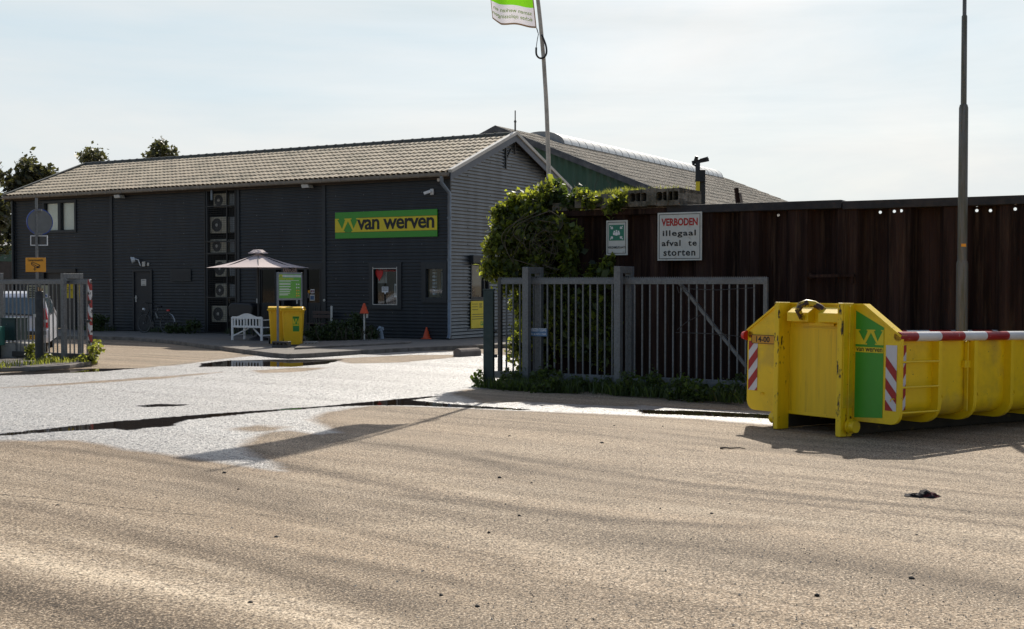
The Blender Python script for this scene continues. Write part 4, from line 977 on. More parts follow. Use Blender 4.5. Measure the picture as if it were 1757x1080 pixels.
mb = MB(); mb.box(xa, xb, -.034, -.027, zb, zt); pl = mb.build('blue_plate', mat('plate_blue', (.10, .19, .33), .5, 0, .2), gR)
for k, s_ in enumerate(('VERBODEN TOEGANG', 'ART. 461 WETB. V. STRAFR.')):
    text(s_, xa + .02, xb - .02, zb + (.085 if k == 0 else .02), zb + (.145 if k == 0 else .055), lambda a, c: (a, -.036, c), M['whiteink'], pl, bold=.01)
GLO = Vector((2.41 - .866 * 13.9, 21.04 + .5 * 13.9, 0))
M['hazard'] = bpy.data.materials.new('hazard_tape'); m_ = M['hazard']; m_.use_nodes = True; t_ = m_.node_tree; b_ = t_.nodes['Principled BSDF']
tc_ = NN(t_, 'ShaderNodeTexCoord'); sp_ = NN(t_, 'ShaderNodeSeparateXYZ'); t_.links.new(tc_.outputs['Object'], sp_.inputs[0])
ad_ = NN(t_, 'ShaderNodeMath', operation='MULTIPLY_ADD'); ad_.inputs[1].default_value = 2.3; t_.links.new(sp_.outputs[0], ad_.inputs[0]); t_.links.new(sp_.outputs[2], ad_.inputs[2])
mo_ = NN(t_, 'ShaderNodeMath', operation='PINGPONG'); mo_.inputs[1].default_value = .2; t_.links.new(ad_.outputs[0], mo_.inputs[0])
gt_ = NN(t_, 'ShaderNodeMath', operation='GREATER_THAN'); gt_.inputs[1].default_value = .11; t_.links.new(mo_.outputs[0], gt_.inputs[0])
mm_ = NN(t_, 'ShaderNodeMixRGB'); mm_.inputs[1].default_value = (.62, .60, .58, 1); mm_.inputs[2].default_value = (.35, .03, .025, 1); t_.links.new(gt_.outputs[0], mm_.inputs[0])
nz_ = NN(t_, 'ShaderNodeTexNoise', i_Scale=11.0, i_Detail=5.0); t_.links.new(tc_.outputs['Object'], nz_.inputs['Vector'])
g2_ = NN(t_, 'ShaderNodeMath', operation='GREATER_THAN'); g2_.inputs[1].default_value = .56; t_.links.new(nz_.outputs[0], g2_.inputs[0])
m2_ = NN(t_, 'ShaderNodeMixRGB'); m2_.inputs[2].default_value = (.05, .03, .025, 1); t_.links.new(g2_.outputs[0], m2_.inputs[0]); t_.links.new(mm_.outputs[0], m2_.inputs[1]); t_.links.new(m2_.outputs[0], b_.inputs['Base Color'])
gLft = gate('sliding_gate', GLO, -4.6, 0, 'grey barred sliding gate at left with red and white taped end post', end_paint=M['hazard'])
mb = MB(); mb.tube([(-.09, -.05, 1.02), (-.02, -.07, 1.0), (.05, -.05, 1.03)], .03, 8); mb.tube([(-.1, -.05, 1.06), (-.1, -.06, .98)], .02, 6); mb.build('lock', M['steeldk'], gLft)
mb = MB(); mb.tube([(-.06, -.1, .14), (-.06, .1, .14)], .09, 14); mb.build('guide_wheel', M['black'], gLft)
# guide portals
def portal(xu, o, label, zt=2.16, hw=.061):
    x = LOC(xu, 560, o, RZ, -.12)[0]; p = o + EX * x
    g = root('gate_portal', (p.x, p.y, 0), RZ, label, 'gate post', 'square steel guide portals of the gates')
    for yy in (-.17, .30):
        mb = MB(); mb.box(-hw, hw, yy - hw, yy + hw, -.05, zt); mb.build('leg', M['steel'], g, bevel=.008)
    mb = MB(); mb.box(-hw + .002, hw - .002, -.17 + hw, .30 - hw, zt - .12, zt - .002); mb.build('cross_head', M['steel'], g, bevel=.006)
    mb = MB(); mb.tube([(0, -.1, zt - .2), (0, -.04, zt - .2)], .03, 8); mb.tube([(0, .04, zt - .2), (0, .23, zt - .2)], .03, 8); mb.build('guide_roller', M['steeldk'], g)
    return g
portal(906, GO, 'left steel guide portal of the right hand gate, beside the blue plate')
portal(1063, GO, 'steel guide portal halfway along the right hand gate')
portal(113, GLO, 'pale steel guide portal beside the taped gate end at left', 2.10, .05)
portal(-24, GLO, 'steel guide portal cut by the left edge of the photo', 2.12, .05)
# dark green steel column before the gate
p = G(839, 663); D_ = p.y; zt = AT(839, 496, D_).z
o = root('gate_column', (p.x, p.y, 0), R(-8), 'dark green steel column standing at the left end of the right hand gate', 'post')
M['gpost'] = mat('post_green', (.018, .040, .038), .45, .1, .3, 5, dirt=(.07, .08, .07), dirt_amt=.5, dirt_scale=7)
mb = MB(); mb.box(-.09, .09, -.09, .09, -.1, zt - .02); mb.build('column_body', M['gpost'], o, bevel=.006)
mb = MB(); mb.box(-.1, .1, -.1, .1, zt - .03, zt); mb.build('column_cap', M['gpost'], o, bevel=.006)
mb = MB()
for z in (.55, 1.0): mb.tube([(.09, 0, z), (.15, 0, z)], .03, 8)
mb.build('bump_stop', M['steeldk'], o)
# black round bollard at left
p = G(68, 627); zt = AT(68, 500, p.y).z
o = root('steel_bollard', (p.x, p.y, 0), 0, 'thick black bollard in front of the left gate beside the sign post', 'bollard')
M['blkpipe'] = mat('black_pipe', (.016, .018, .020), .5, 0, .5, 6, dirt=(.08, .08, .075), dirt_amt=.5)
mb = MB(); rr = 7.3 * p.y / 2100; mb.lathe([(rr, -.1), (rr, zt - .02), (rr * .95, zt), (rr * .8, zt), (rr * .78, zt - .05)], 20); mb.build('tube', M['blkpipe'], o)
mb = MB(); mb.box(-rr * 1.03, -rr * .3, -rr * .9, -rr * .6, 1.1, 1.17); mb.build('sticker', M['offwhite'], o)
mb = MB()
for k in range(14): a = random.random() * 6.28; mb.tube([(math.cos(a) * .03 + .03, math.sin(a) * .03, zt - .06), (.03 + math.cos(a) * .06, math.sin(a) * .05, zt + .05 + .05 * random.random())], [.016, .006], 5)
mb.build('dry_leaves', mat('dry_leaf', (.22, .13, .06), .8), o)
# sign post with back of a round sign
p = G(65, 622); D_ = p.y
o = root('sign_post', (p.x, D_, 0), 0, 'galvanised post with the back of a round traffic sign behind the bollard', 'sign post')
zt = AT(65, 340, D_).z; mb = MB(); mb.tube([(0, 0, 0), (0, 0, zt)], .030, 12); mb.tube([(0, 0, 0), (0, 0, AT(65, 487, D_).z)], .045, 12); mb.build('pole', M['steel'], o)
cz = AT(70, 381, D_).z; rs = 22.5 * D_ / 2100; aa = R(41); ca, sa = math.cos(aa), math.sin(aa)
def disc(r0, y0, y1, name, m, n=36):
    mb = MB(); mb.lathe([(r0, y0), (r0, y1)], n); mb.v = [((x * ca - z * sa) + .06, (x * sa + z * ca) + .05, y + cz) for x, y, z in mb.v]; return mb.build(name, m, o)
disc(rs, .0, .03, 'round_sign_rim', mat('rim_blue', (.02, .06, .30), .4)); disc(rs * .93, -.004, .0, 'round_sign_back', mat('sign_back', (.15, .155, .155), .45, .3, .15))
for zz in (cz + rs * .88, cz - rs * .9):
    mb = MB(); mb.bar((-.05, 0, zz), (.12, .02, zz), .07, .05); mb.build('clamp', M['steel'], o)
cz2 = AT(69, 413, D_).z; mb = MB(); mb.box(-.15, .24, .035, .045, cz2 - .11, cz2 + .11); sp2 = mb.build('small_plate', M['steeldk'], o, bevel=.01)
mb = MB(); e = .02
for q in ((-.16, .25, -.12, -.12 + e), (-.16, .25, .12 - e, .12), (-.16, -.16 + e, -.12 + e, .12 - e), (.25 - e, .25, -.12 + e, .12 - e)): mb.box(q[0], q[1], .02, .034, cz2 + q[2], cz2 + q[3])
mb.build('plate_rim', M['white'], sp2)
# camera surveillance sign, facing the viewer
a0, a1 = AT(43.5, 442.5, D_ - .06), AT(78.5, 467, D_ - .06)
o = root('camera_sign', ((a0.x + a1.x) / 2, D_ - .06, a1.z), 0, 'orange camera surveillance sign on the post above the bollard', 'sign'); W_, H_ = a1.x - a0.x, a0.z - a1.z
mb = MB(); mb.box(-W_ / 2, W_ / 2, 0, .02, 0, H_); mb.build('board', M['orange'], o, bevel=.012, seg=3)
fn = lambda a, c: (a, -.004, c)
text('Cameratoezicht', -W_ * .38, W_ * .38, H_ * .75, H_ * .92, fn, M['ink'], o, bold=.02)
mb = MB(); q = lambda pts: mb.add([(W_ * (a - .5), -.004, H_ * c) for a, c in pts], [tuple(range(len(pts)))])
def line(a, c, t=.018):
    p0, p1 = Vector((W_ * (a[0] - .5), H_ * a[1])), Vector((W_ * (c[0] - .5), H_ * c[1])); d = (p1 - p0).normalized(); n = Vector((-d.y, d.x)) * t * H_ * 1.2
    mb.add([(v_.x, -.004, v_.y) for v_ in (p0 - n, p1 - n, p1 + n, p0 + n)], [(0, 1, 2, 3)])
for a, c in (((.30, .62), (.34, .70)), ((.34, .70), (.70, .48)), ((.30, .62), (.30, .52)), ((.30, .52), (.56, .28)), ((.30, .62), (.58, .38)), ((.58, .38), (.56, .28)), ((.58, .38), (.72, .44)), ((.72, .44), (.70, .30)), ((.70, .30), (.56, .28)), ((.70, .48), (.72, .44)), ((.46, .34), (.46, .16)), ((.38, .20), (.54, .20)), ((.46, .14), (.46, .05))): line(a, c)
q([(.56, .30), (.66, .30), (.68, .42), (.58, .38)])
mb.build('camera_symbol', M['ink'], o, fix=False)

# ---------------------------------------------------------------- skip container
CW = 2.42
ct = root('hooklift_container', CONT, CRZ, 'bright yellow hook lift skip with red and white rail and van werven decal', 'container')
ct.rotation_euler = (0, R(1.1), CRZ)
M['cy'] = mat('container_yellow', (.88, .585, .004), .40, 0, .10, 2.5, bump=.22, bs=2.2, dirt=(.40, .26, .02), dirt_amt=.5, dirt_scale=2.4, dlo=.5, dhi=.75)
M['cyrust'] = mat('chipped_yellow', (.86, .57, .005), .5, 0, .12, 3, stretch=(3, 3, .8), dirt=(.018, .010, .006), dirt_amt=1, dirt_scale=5, dlo=.565, dhi=.60)
M['cyhook'] = mat('worn_hook', (.60, .40, .01), .45, 0, .15, 3, dirt=(.04, .014, .007), dirt_amt=1, dirt_scale=9, dlo=.45, dhi=.50)
M['cyrib'] = mat('scuffed_yellow', (.87, .58, .005), .45, 0, .12, 3, dirt=(.05, .03, .015), dirt_amt=.9, dirt_scale=7, dlo=.66, dhi=.69)
M['runner'] = mat('shaded_dirty_runner', (.035, .028, .016), .8, 0, .4, 4, dirt=(.30, .20, .01), dirt_amt=.6, dirt_scale=4, dlo=.60, dhi=.66)  # near-black colour holds the shade under the body as well as dirt
# front plate outline
def plate_poly(inset=0):
    r = .13; zb, zs, zt = .19, 1.235, 1.60; pts = []
    for k in range(6):
        a = math.pi * 1.5 - k * math.pi / 10; pts.append((r + r * math.cos(a), zb + r + r * math.sin(a)))
    pts += [(0, zs), (.54, zt), (CW - .54, zt), (CW, zs)]
    for k in range(6):
        a = -k * math.pi / 10; pts.append((CW - r + r * math.cos(a), zb + r + r * math.sin(a)))
    return pts
PPOLY = plate_poly()
mb = MB(); mb.prism(PPOLY, lambda y, z, c: (c, y, z), .05); mb.build('front_plate', M['cy'], ct, bevel=.006)
mb = MB()      # turned edge of the plate along the sloping shoulders
for p0, p1 in ((PPOLY[6], PPOLY[7]), (PPOLY[7], PPOLY[8]), (PPOLY[8], PPOLY[9])):
    mb.bar((.04, p0[0], p0[1] + .004), (.04, p1[0], p1[1] + .004), .12, .022)
mb.build('plate_edge', M['cyrib'], ct)
# vertical posts with skid runners
LX = 5.9
for i, (ya_, yb_) in enumerate(((.685, .765), (1.685, 1.765))):
    mb = MB(); mb.box(-.22, -.001, ya_, yb_, .0, 1.62)
    mb.build('lifting_post', M['cyrust'], ct, bevel=.01)
    mb = MB(); sgn = 1 if i == 0 else -1; 
    mb.box(-.20, -.002, ya_ - .012, ya_ - .001, .35, 1.60) if i == 0 else mb.box(-.20, -.002, yb_ + .001, yb_ + .012, .35, 1.60)
    y_ = ya_ if i == 0 else yb_
    mb.box(-.115, -.10, y_ - sgn * .028, y_ - sgn * .0125, .1, 1.585)
    mb.build('post_channel', M['cy'], ct, bevel=.004)
    mb = MB(); mb.box(.001, LX, ya_, yb_, .02, .185); mb.build('skid_runner', M['runner'], ct, bevel=.01)
    mb = MB(); yo = -.10 if i == 0 else .10; yc = ya_ if i == 0 else yb_
    mb.tube([(-.08, yc, .13), (-.08, yc + yo * 1.25, .13)], .075, 16); mb.tube([(-.08, yc + yo * .3, .13), (-.08, yc + yo * .5, .13)], .095, 16); mb.build('front_roller', M['cy'], ct)
# recessed panel between the posts, crossbeam, hook
mb = MB(); mb.box(-.012, -.001, .767, 1.683, .22, 1.30)
mb.build('centre_panel', mat('streaked_yellow', (.84, .545, .005), .45, 0, .12, 3, stretch=(6, 6, .25), dirt=(.10, .06, .01), dirt_amt=.65, dirt_scale=3.2, dlo=.56, dhi=.78), ct)
MB().box(-.02, -.013, .767, 1.683, 1.285, 1.30).build('panel_seam', M['cy'], ct); MB().box(-.02, -.013, .767, 1.683, .2, .235).build('panel_seam', M['cy'], ct)
mb = MB()
mb.prism([(-.02, 1.36), (-.17, 1.38), (-.17, 1.49), (-.05, 1.56), (-.0005, 1.575)], lambda x, z, c: (x, .80 + c, z), .30)
mb.prism([(-.02, 1.36), (-.17, 1.38), (-.17, 1.49), (-.05, 1.56), (-.0005, 1.575)], lambda x, z, c: (x, 1.26 + c, z), .34)
mb.build('hook_crossbeam', M['cy'], ct, bevel=.006)
mb = MB(); pts = [(-.04, 1.33, 1.40), (-.20, 1.335, 1.43), (-.27, 1.33, 1.52), (-.24, 1.32, 1.585), (-.17, 1.28, 1.615), (-.12, 1.20, 1.60), (-.09, 1.12, 1.555), (-.06, 1.04, 1.49), (-.02, .98, 1.42)]
mb.tube(pts, [.03, .036, .042, .044, .044, .042, .038, .034, .03], 10); mb.build('lifting_hook', M['cyhook'], ct)
mb = MB(); mb.prism([(.96, 1.33), (1.36, 1.33), (1.33, 1.50), (1.24, 1.57), (1.12, 1.56), (1.0, 1.46)], lambda y, z, c: (-.035 + c, y, z), .02); mb.build('hook_plate', M['cy'], ct, bevel=.003)
# body shell: U section with rounded floor corners, open top
def usec(y_in, zb, r, zt):
    pts = [(y_in, zt)]
    for k in range(7):
        a = math.pi + k * math.pi / 12; pts.append((y_in + r + r * math.cos(a), zb + r + r * math.sin(a)))
    for k in range(7):
        a = math.pi * 1.5 + k * math.pi / 12; pts.append((CW - y_in - r + r * math.cos(a), zb + r + r * math.sin(a)))
    pts.append((CW - y_in, zt)); return pts
S0 = usec(.11, .24, .22, 1.20); S1 = usec(.125, .255, .21, 1.20)
mb = MB(); n = len(S0)
for S_, fl_ in ((S0, 0), (S1, 1)):
    mb.add([(x, y, z) for x in (.051, LX) for y, z in S_], [(i, i + 1, i + 1 + n, i + n) for i in range(n - 1)], 0, True)
mb.add([(LX, y, z) for y, z in S0] , [tuple(range(n))])
mb.build('body_shell', M['cy'], ct, fix=False)
def scx(u): k = (u - 878.5) / 2100; return (k * CONT.y - CONT.x) / (math.cos(CRZ) - math.sin(CRZ) * k)
ribs = [scx(1615), scx(1676), scx(1739)]; d_ = .76
while ribs[-1] < LX - .5: ribs.append(ribs[-1] + d_)
for x in ribs:
    O0 = usec(.015, .175, .24, 1.18); O1 = usec(.112, .242, .22, 1.18); n = len(O0); mb = MB()
    for x_ in (x - .035, x + .035):
        mb.add([(x_, y, z) for y, z in O0] + [(x_, y, z) for y, z in O1], [(i, i + 1, i + 1 + n, i + n) for i in range(n - 1)])
    mb.add([(xx, y, z) for xx in (x - .035, x + .035) for y, z in O0], [(i, i + 1, i + 1 + n, i + n) for i in range(n - 1)])
    mb.build('side_rib', M['cyrib'], ct)
mb = MB(); x = ribs[1]; mb.box(x - .16, x - .036, .06, .11, .84, .93); mb.box(x - .12, x - .10, .05, .10, .3, 1.17); mb.build('rib_latch', M['cy'], ct, bevel=.004)
# rails with red and white bands, each band its own mesh slot
for yy, nm in ((.05, 1), (CW - .05, 0)):
    mb = MB(); bs_ = [.0] + [scx(u) for u in (1575, 1615, 1655, 1693, 1731)]; st = bs_[-1] - bs_[-2]
    while bs_[-1] < LX: bs_.append(bs_[-1] + .55)
    for i, (p0, p1) in enumerate(zip(bs_[:-1], bs_[1:])): zz_ = 1.235 if nm else 1.185; mb.tube([(p0, yy, zz_), (p1, yy, zz_)], .058 if nm else .045, 14, mi=(1 if i % 2 else 0), cap=(i == 0))
    mb.build('top_rail', [mat('rail_red', (.33, .012, .012), .4, 0, .2, 6, dirt=(.5, .42, .3), dirt_amt=.6, dirt_scale=12, dlo=.60, dhi=.66), mat('rail_white', (.70, .69, .66), .4, 0, .08, 5, dirt=(.06, .04, .03), dirt_amt=.8, dirt_scale=10, dlo=.62, dhi=.68)], ct)
# red end lens at the left shoulder
mb = MB(); mb.tube([(-.02, CW - .0, 1.17), (-.02, CW + .06, 1.17)], [.065, .05], 12); mb.build('marker_lens', M['red'], ct)
# ladder rungs
for v in (620, 663.5, 706.5):
    z = {620: .935, 663.5: .635, 706.5: .335}[v]; mb = MB(); mb.tube([(.052, .02, z), (ribs[0] - .03, .01, z)], .013, 8); mb.build('ladder_rung', M['cy'], ct)
# small tie hooks
for (x, y, z) in ((ribs[0] + .06, .085, .5), (ribs[1] + .07, .085, .5), (ribs[2] + .07, .085, .5), (-.03, .12, .47), (-.03, 2.16, .40)):
    mb = MB(); mb.tube([(x, y, z), (x - .02, y - .03, z + .03), (x + .02, y - .04, z + .03), (x + .05, y - .03, z - .01)], .007, 6); mb.build('tie_hook', M['cy'], ct)
# decals
FX = lambda y, z: (-.004, y, z)
mb = MB(); mb.add([FX(.245, .26), FX(.655, .235), FX(.655, 1.53), FX(.245, 1.335)][::-1], [(0, 1, 2, 3)]); gd = mb.build('green_decal', M['green'], ct, fix=False)
fd = lambda a, c, d=0: (-.0065, .655 - a, c)
mb = MB(); mb.add([fd(-.0, 1.03), fd(.41, 1.03), fd(.41, 1.095), fd(0, 1.095)], [(0, 1, 2, 3)]); mb.build('yellow_band', M['yellow'], gd, fix=False)
emblem(.0, .41, 1.125, 1.305, lambda a, c, d: (-.0065, .655 - a, c), gd)
text('van werven', .015, .395, 1.04, 1.085, lambda a, c: (-.0085, .655 - a, c), M['ink'], gd, bold=.012, spacing=1.0, name='company_name')
def stripes(fnp, w_, z0, z1, name, flip, st=.24, lean=1.0):
    """red and white slanted stripes inside a tall strip"""
    mb = MB(); mb.add([fnp(0, z0, 0), fnp(w_, z0, 0), fnp(w_, z1, 0), fnp(0, z1, 0)], [(0, 1, 2, 3)], 1)
    k = -2
    while z0 + k * st < z1:
        b0 = z0 + k * st; poly = [(0, b0), (w_, b0 - lean * w_ * (1 if flip else -1)), (w_, b0 - lean * w_ * (1 if flip else -1) + st / 2), (0, b0 + st / 2)]
        # clip to z0..z1
        def clip(poly, zc, keep):
            o_ = []
            for i in range(len(poly)):
                p, q = poly[i], poly[(i + 1) % len(poly)]; ip, iq = keep(p[1]), keep(q[1])
                if ip: o_.append(p)
                if ip != iq: t = (zc - p[1]) / (q[1] - p[1]); o_.append((p[0] + (q[0] - p[0]) * t, zc))
            return o_
        pp = clip(poly, z0, lambda z: z >= z0)
        if pp: pp = clip(pp, z1, lambda z: z <= z1)
        if len(pp) > 2: mb.add([fnp(a, c, .002) for a, c in pp], [tuple(range(len(pp)))], 0)
        k += 1
    return mb.build(name, [mat('reflective_red', (.36, .006, .01), .35, 0, .05), mat('reflective_white', (.62, .60, .62), .35, 0, .05)], ct, fix=False)
stripes(lambda a, c, d: (-.004 - d, .21 - a, c), .155, .355, 1.13, 'warning_stripes', True, .26, 1.15)
stripes(lambda a, c, d: (-.004 - d, CW - .03 - a, c), .155, .45, 1.10, 'warning_stripes', False, .26, 1.15)
stripes(lambda a, c, d: (scx(1554.5) + a, .1065 - d, c), .14, .355, 1.13, 'warning_stripes', False, .26, 1.3)
mb = MB(); mb.box(-.016, -.003, 1.86, 2.335, 1.07, 1.185); npl = mb.build('number_plate', mat('plate_orange', (.62, .30, .02), .5, 0, .15, 8), ct, bevel=.003)
mb = MB()
for q in ((1.86, 2.335, 1.178, 1.185), (1.86, 2.335, 1.07, 1.077), (2.328, 2.335, 1.077, 1.178)): mb.box(-.0185, -.0162, *q)
mb.build('plate_border', M['ink'], npl)
text('14-00', .01, .245, 1.09, 1.167, lambda a, c: (-.0185, 2.262 - a, c), M['ink'], npl, bold=.025, name='number')

# ---------------------------------------------------------------- lamp post at right
D_ = 18.7; p = AT(1650, 560, D_)
M['lamppaint'] = mat('lamp_post_paint', (.15, .15, .14), .55, .1, .3, 2, stretch=(8, 8, .5), dirt=(.09, .085, .05), dirt_amt=.9, dirt_scale=2.2, dlo=.45, dhi=.6)
o = root('lamp_post', (p.x, D_, -.1), 0, 'tall stepped grey lamp post behind the yellow skip before the rusty wall', 'lamp post')
zA, zB, zC = (AT(1650, v, D_).z + .1 for v in (447, 180, 26)); kx = D_ / 2100
ltop = 9.2
mb = MB(); mb.lathe([(9.7 * kx, 0), (9.6 * kx, zA - .05), (8.0 * kx, zA)], 20); mb.build('base_sleeve', M['lamppaint'], o)
mb = MB(); mb.lathe([(7.9 * kx, zA - .02), (7.6 * kx, zB - .05), (6.2 * kx, zB)], 20); mb.build('lower_shaft', M['lamppaint'], o)
mb = MB(); mb.lathe([(4.9 * kx, zB - .02), (4.6 * kx, zC - .02), (3.3 * kx, zC), (3.2 * kx, ltop), (2.8 * kx, ltop + .05)], 16); mb.build('upper_shaft', M['lamppaint'], o)
mb = MB(); mb.tube([(0, 0, ltop), (-.02, -.3, ltop + .25), (-.05, -.9, ltop + .35)], .03, 8); mb.bar((-.04, -.8, ltop + .34), (-.06, -1.5, ltop + .38), .26, .14); mb.build('lamp_head', M['steel'], o)
mb = MB(); z_ = AT(1650, 421, D_).z + .1; mb.box(-.045, .03, -8.05 * kx, -7.7 * kx, z_ - .025, z_ + .02); mb.build('number_sticker', M['orange'], o)

# ---------------------------------------------------------------- flagpole
D_ = 24.1; pb = AT(943, 345, D_)
o = root('flagpole', (pb.x, D_, 0), 0, 'tall white flagpole bending left above the ivy on the wall', 'flagpole')
def px(z):
    pts_ = [(0, 0.02), (3.45, 0), (4.62, -.034), (5.4, -.065), (6.25, -.118), (6.9, -.175), (7.45, -.235), (8.2, -.35), (9, -.52), (10, -.80), (10.6, -1.0)]
    for (a, c), (d, e) in zip(pts_[:-1], pts_[1:]):
        if a <= z <= d: return c + (e - c) * (z - a) / (d - a)
    return pts_[-1][1]
zs = [k * .25 for k in range(43)]
M['pole'] = mat('flagpole_paint', (.52, .47, .40), .5, 0, .25, 5, dirt=(.14, .12, .09), dirt_amt=.5)
mb = MB(); mb.tube([(px(z), 0, z) for z in zs], [.052 - .0018 * z for z in zs], 14); mb.build('pole', M['pole'], o)
zl = AT(928, 90, D_).z
mb = MB(); lp = []
for u, v, dy in ((924, 58, -.05), (922, 68, -.07), (920, 82, -.09), (920.5, 94, -.1), (926, 100, -.1), (933, 99, -.1), (937.5, 92, -.09), (937, 80, -.08), (933, 68, -.06), (929.5, 60, -.05)):
    q_ = AT(u, v, D_ + dy); lp.append((q_.x - pb.x, dy, q_.z))
def smooth(pp, k=4):
    o_ = []; n_ = len(pp); pp = [Vector(q__) for q__ in pp]
    for i in range(n_ - 1):
        p0, p1, p2, p3 = pp[max(i - 1, 0)], pp[i], pp[i + 1], pp[min(i + 2, n_ - 1)]
        for j in range(k):
            t = j / k; o_.append(.5 * ((2 * p1) + (p2 - p0) * t + (2 * p0 - 5 * p1 + 4 * p2 - p3) * t * t + (3 * p1 - p0 - 3 * p2 + p3) * t ** 3))
    return o_ + [pp[-1]]
mb = MB(); mb.tube(lp[:3], .008, 6); mb.tube(smooth(lp[2:]), .019, 8); mb.build('counterweight_loop', M['black'], o)
# the flag
zf0 = AT(890, 49, D_).z; fw = .92; fh = 2.95
fo = root('company_flag', (pb.x, D_, zf0), 0, 'green and white banner flag with mirrored lettering flying from the pole', 'flag')
def flagpt(a, c):
    """a: 0 at pole .. 1 free edge, c: 0 bottom .. 1 top"""
    z = zf0 + c * fh; x = px(z) - .085
    sag = .22 * (a ** 1.6) * (1 - c) * .35
    return Vector((x - a * fw * (1 - .03 * math.sin(c * 5)) + (.055 * (1 - c)) * a, -.02 - .10 * math.sin(a * 7.5 + c * 3.0) * (.3 + a) - .05 * math.sin(a * 3 - c * 5), c * fh + .10 * a * (1 - c) + .07 * max(0, a - .8) / .2 * (1 - c) ** 6 - .02 * math.sin(a * 9)))
def flagmat(n_, c1, c2, tf=.6):
    m = bpy.data.materials.new(n_); m.use_nodes = True; t = m.node_tree; b = t.nodes['Principled BSDF']; b.inputs['Base Color'].default_value = c1 + (1,); b.inputs['Roughness'].default_value = .8
    tn = NN(t, 'ShaderNodeBsdfTranslucent'); tn.inputs[0].default_value = c2 + (1,); ms = NN(t, 'ShaderNodeMixShader'); ms.inputs[0].default_value = tf
    t.links.new(b.outputs[0], ms.inputs[1]); t.links.new(tn.outputs[0], ms.inputs[2]); t.links.new(ms.outputs[0], t.nodes['Material Output'].inputs[0]); return m
M['fgreen'] = flagmat('flag_green', (.13, .40, .02), (.20, .56, .015)); M['fwhite'] = flagmat('flag_white', (.66, .64, .68), (.60, .58, .62)); M['fdark'] = flagmat('flag_hem', (.10, .08, .07), (.15, .1, .06)); M['flet'] = flagmat('flag_letters', (.25, .42, .10), (.26, .42, .06))
def flagpart(name, c0, c1, m, a0=0, a1=1, par=fo, na=30, nc=20):
    mb = MB(); mb.add([flagpt(a0 + (a1 - a0) * i / na, c0 + (c1 - c0) * j / nc) for j in range(nc + 1) for i in range(na + 1)], [(j * (na + 1) + i, j * (na + 1) + i + 1, (j + 1) * (na + 1) + i + 1, (j + 1) * (na + 1) + i) for j in range(nc) for i in range(na)], 0, True)
    return mb.build(name, m, par, fix=False)
cw_ = (AT(890, 14, D_).z - zf0) / fh
flagpart('white_cloth', .012, cw_, M['fwhite'], .025, .985); flagpart('green_cloth', cw_, .985, M['fgreen'], .025, .985)
flagpart('hem', 0, .012, M['fdark'], nc=2); flagpart('hem', .985, 1, M['fdark'], nc=2); flagpart('hem', .012, .985, M['fdark'], 0, .025, na=2, nc=40); flagpart('hem', .012, .985, M['fdark'], .985, 1, na=2, nc=40)
for s_, a0, a1, c0, c1 in (('samen werken en', .08, .95, .62, .82), ('échte oplossingen', .08, .98, .26, .52)):
    text(s_, a0, a1, c0 * cw_, c1 * cw_, lambda a, c: flagpt(a, c) + Vector((0, -.006, 0)), M['flet'], fo, bold=.01)
mb = MB(); mb.tube([flagpt(0, 0), flagpt(0, 0) + Vector((.03, 0, -.1))], .01, 6); mb.build('clip', M['steeldk'], fo)

# masts behind the wall
p = AT(1197, 352, 27.0); o = root('camera_mast', (p.x, 27.0, 0), 0, 'mast with a black top arm and yellow shaft behind the wall', 'mast'); kx = 27 / 2100
z0_, z1_, z2_ = (AT(1197, v, 27).z for v in (312, 278, 352))
mb = MB(); mb.box(-.04, .04, -.04, .04, 0, z0_); mb.build('yellow_shaft', M['yellow'], o)
mb = MB(); mb.box(-.045, .045, -.045, .045, z0_, z1_); mb.build('black_shaft', M['black'], o)
mb = MB(); mb.bar((-.12, 0, z1_ - .02), (.25, .1, z1_ + .06), .05, .08); mb.tube([(-.05, 0, z1_), (-.03, -.05, z1_ + .12)], [.05, .035], 8); mb.tube([(.05, 0, z1_ + .05), (.22, 0, z1_ + .10), (.17, 0, z1_ + .02)], .02, 6); mb.tube([(-.12, 0, z1_ - .05), (-.02, 0, z1_ - .1)], .02, 6); mb.build('camera_arm', M['black'], o)
p = AT(1204, 352, 27.3); z1_ = AT(1204, 292, 27.3).z; o = root('steel_post', (p.x, 27.3, 0), 0, 'plain black post just right of the yellow camera mast', 'post')
mb = MB(); mb.box(-.07, .07, -.07, .07, 0, z1_); mb.build('shaft', M['black'], o, bevel=.006)
mb = MB(); mb.bar((-.16, -.1, z1_ - .25), (.05, -.1, z1_ - .25), .12, .04); mb.build('bracket', M['black'], o)
p = AT(1268, 346, 30); z1_ = AT(1262, 323, 30).z; o = root('leaning_plank', (p.x, 30, 0), 0, 'brown plank leaning up behind the rusty wall', 'plank')
mb = MB(); mb.bar((.12, 0, z1_ - 1.6), (-.07, 0, z1_), .09, .12); mb.build('plank', M['rust'], o); mb = MB(); mb.bar((.3, .1, z1_ - 1.6), (.0, .1, z1_ - .12), .14, .05); mb.build('grey_board', mat('old_board', (.30, .26, .22), .8, 0, .4), o)
mb = MB(); mb.bar((.14, 0, 0), (.12, 0, z1_ - 1.5), .09, .09); mb.build('prop', M['bark'], o)

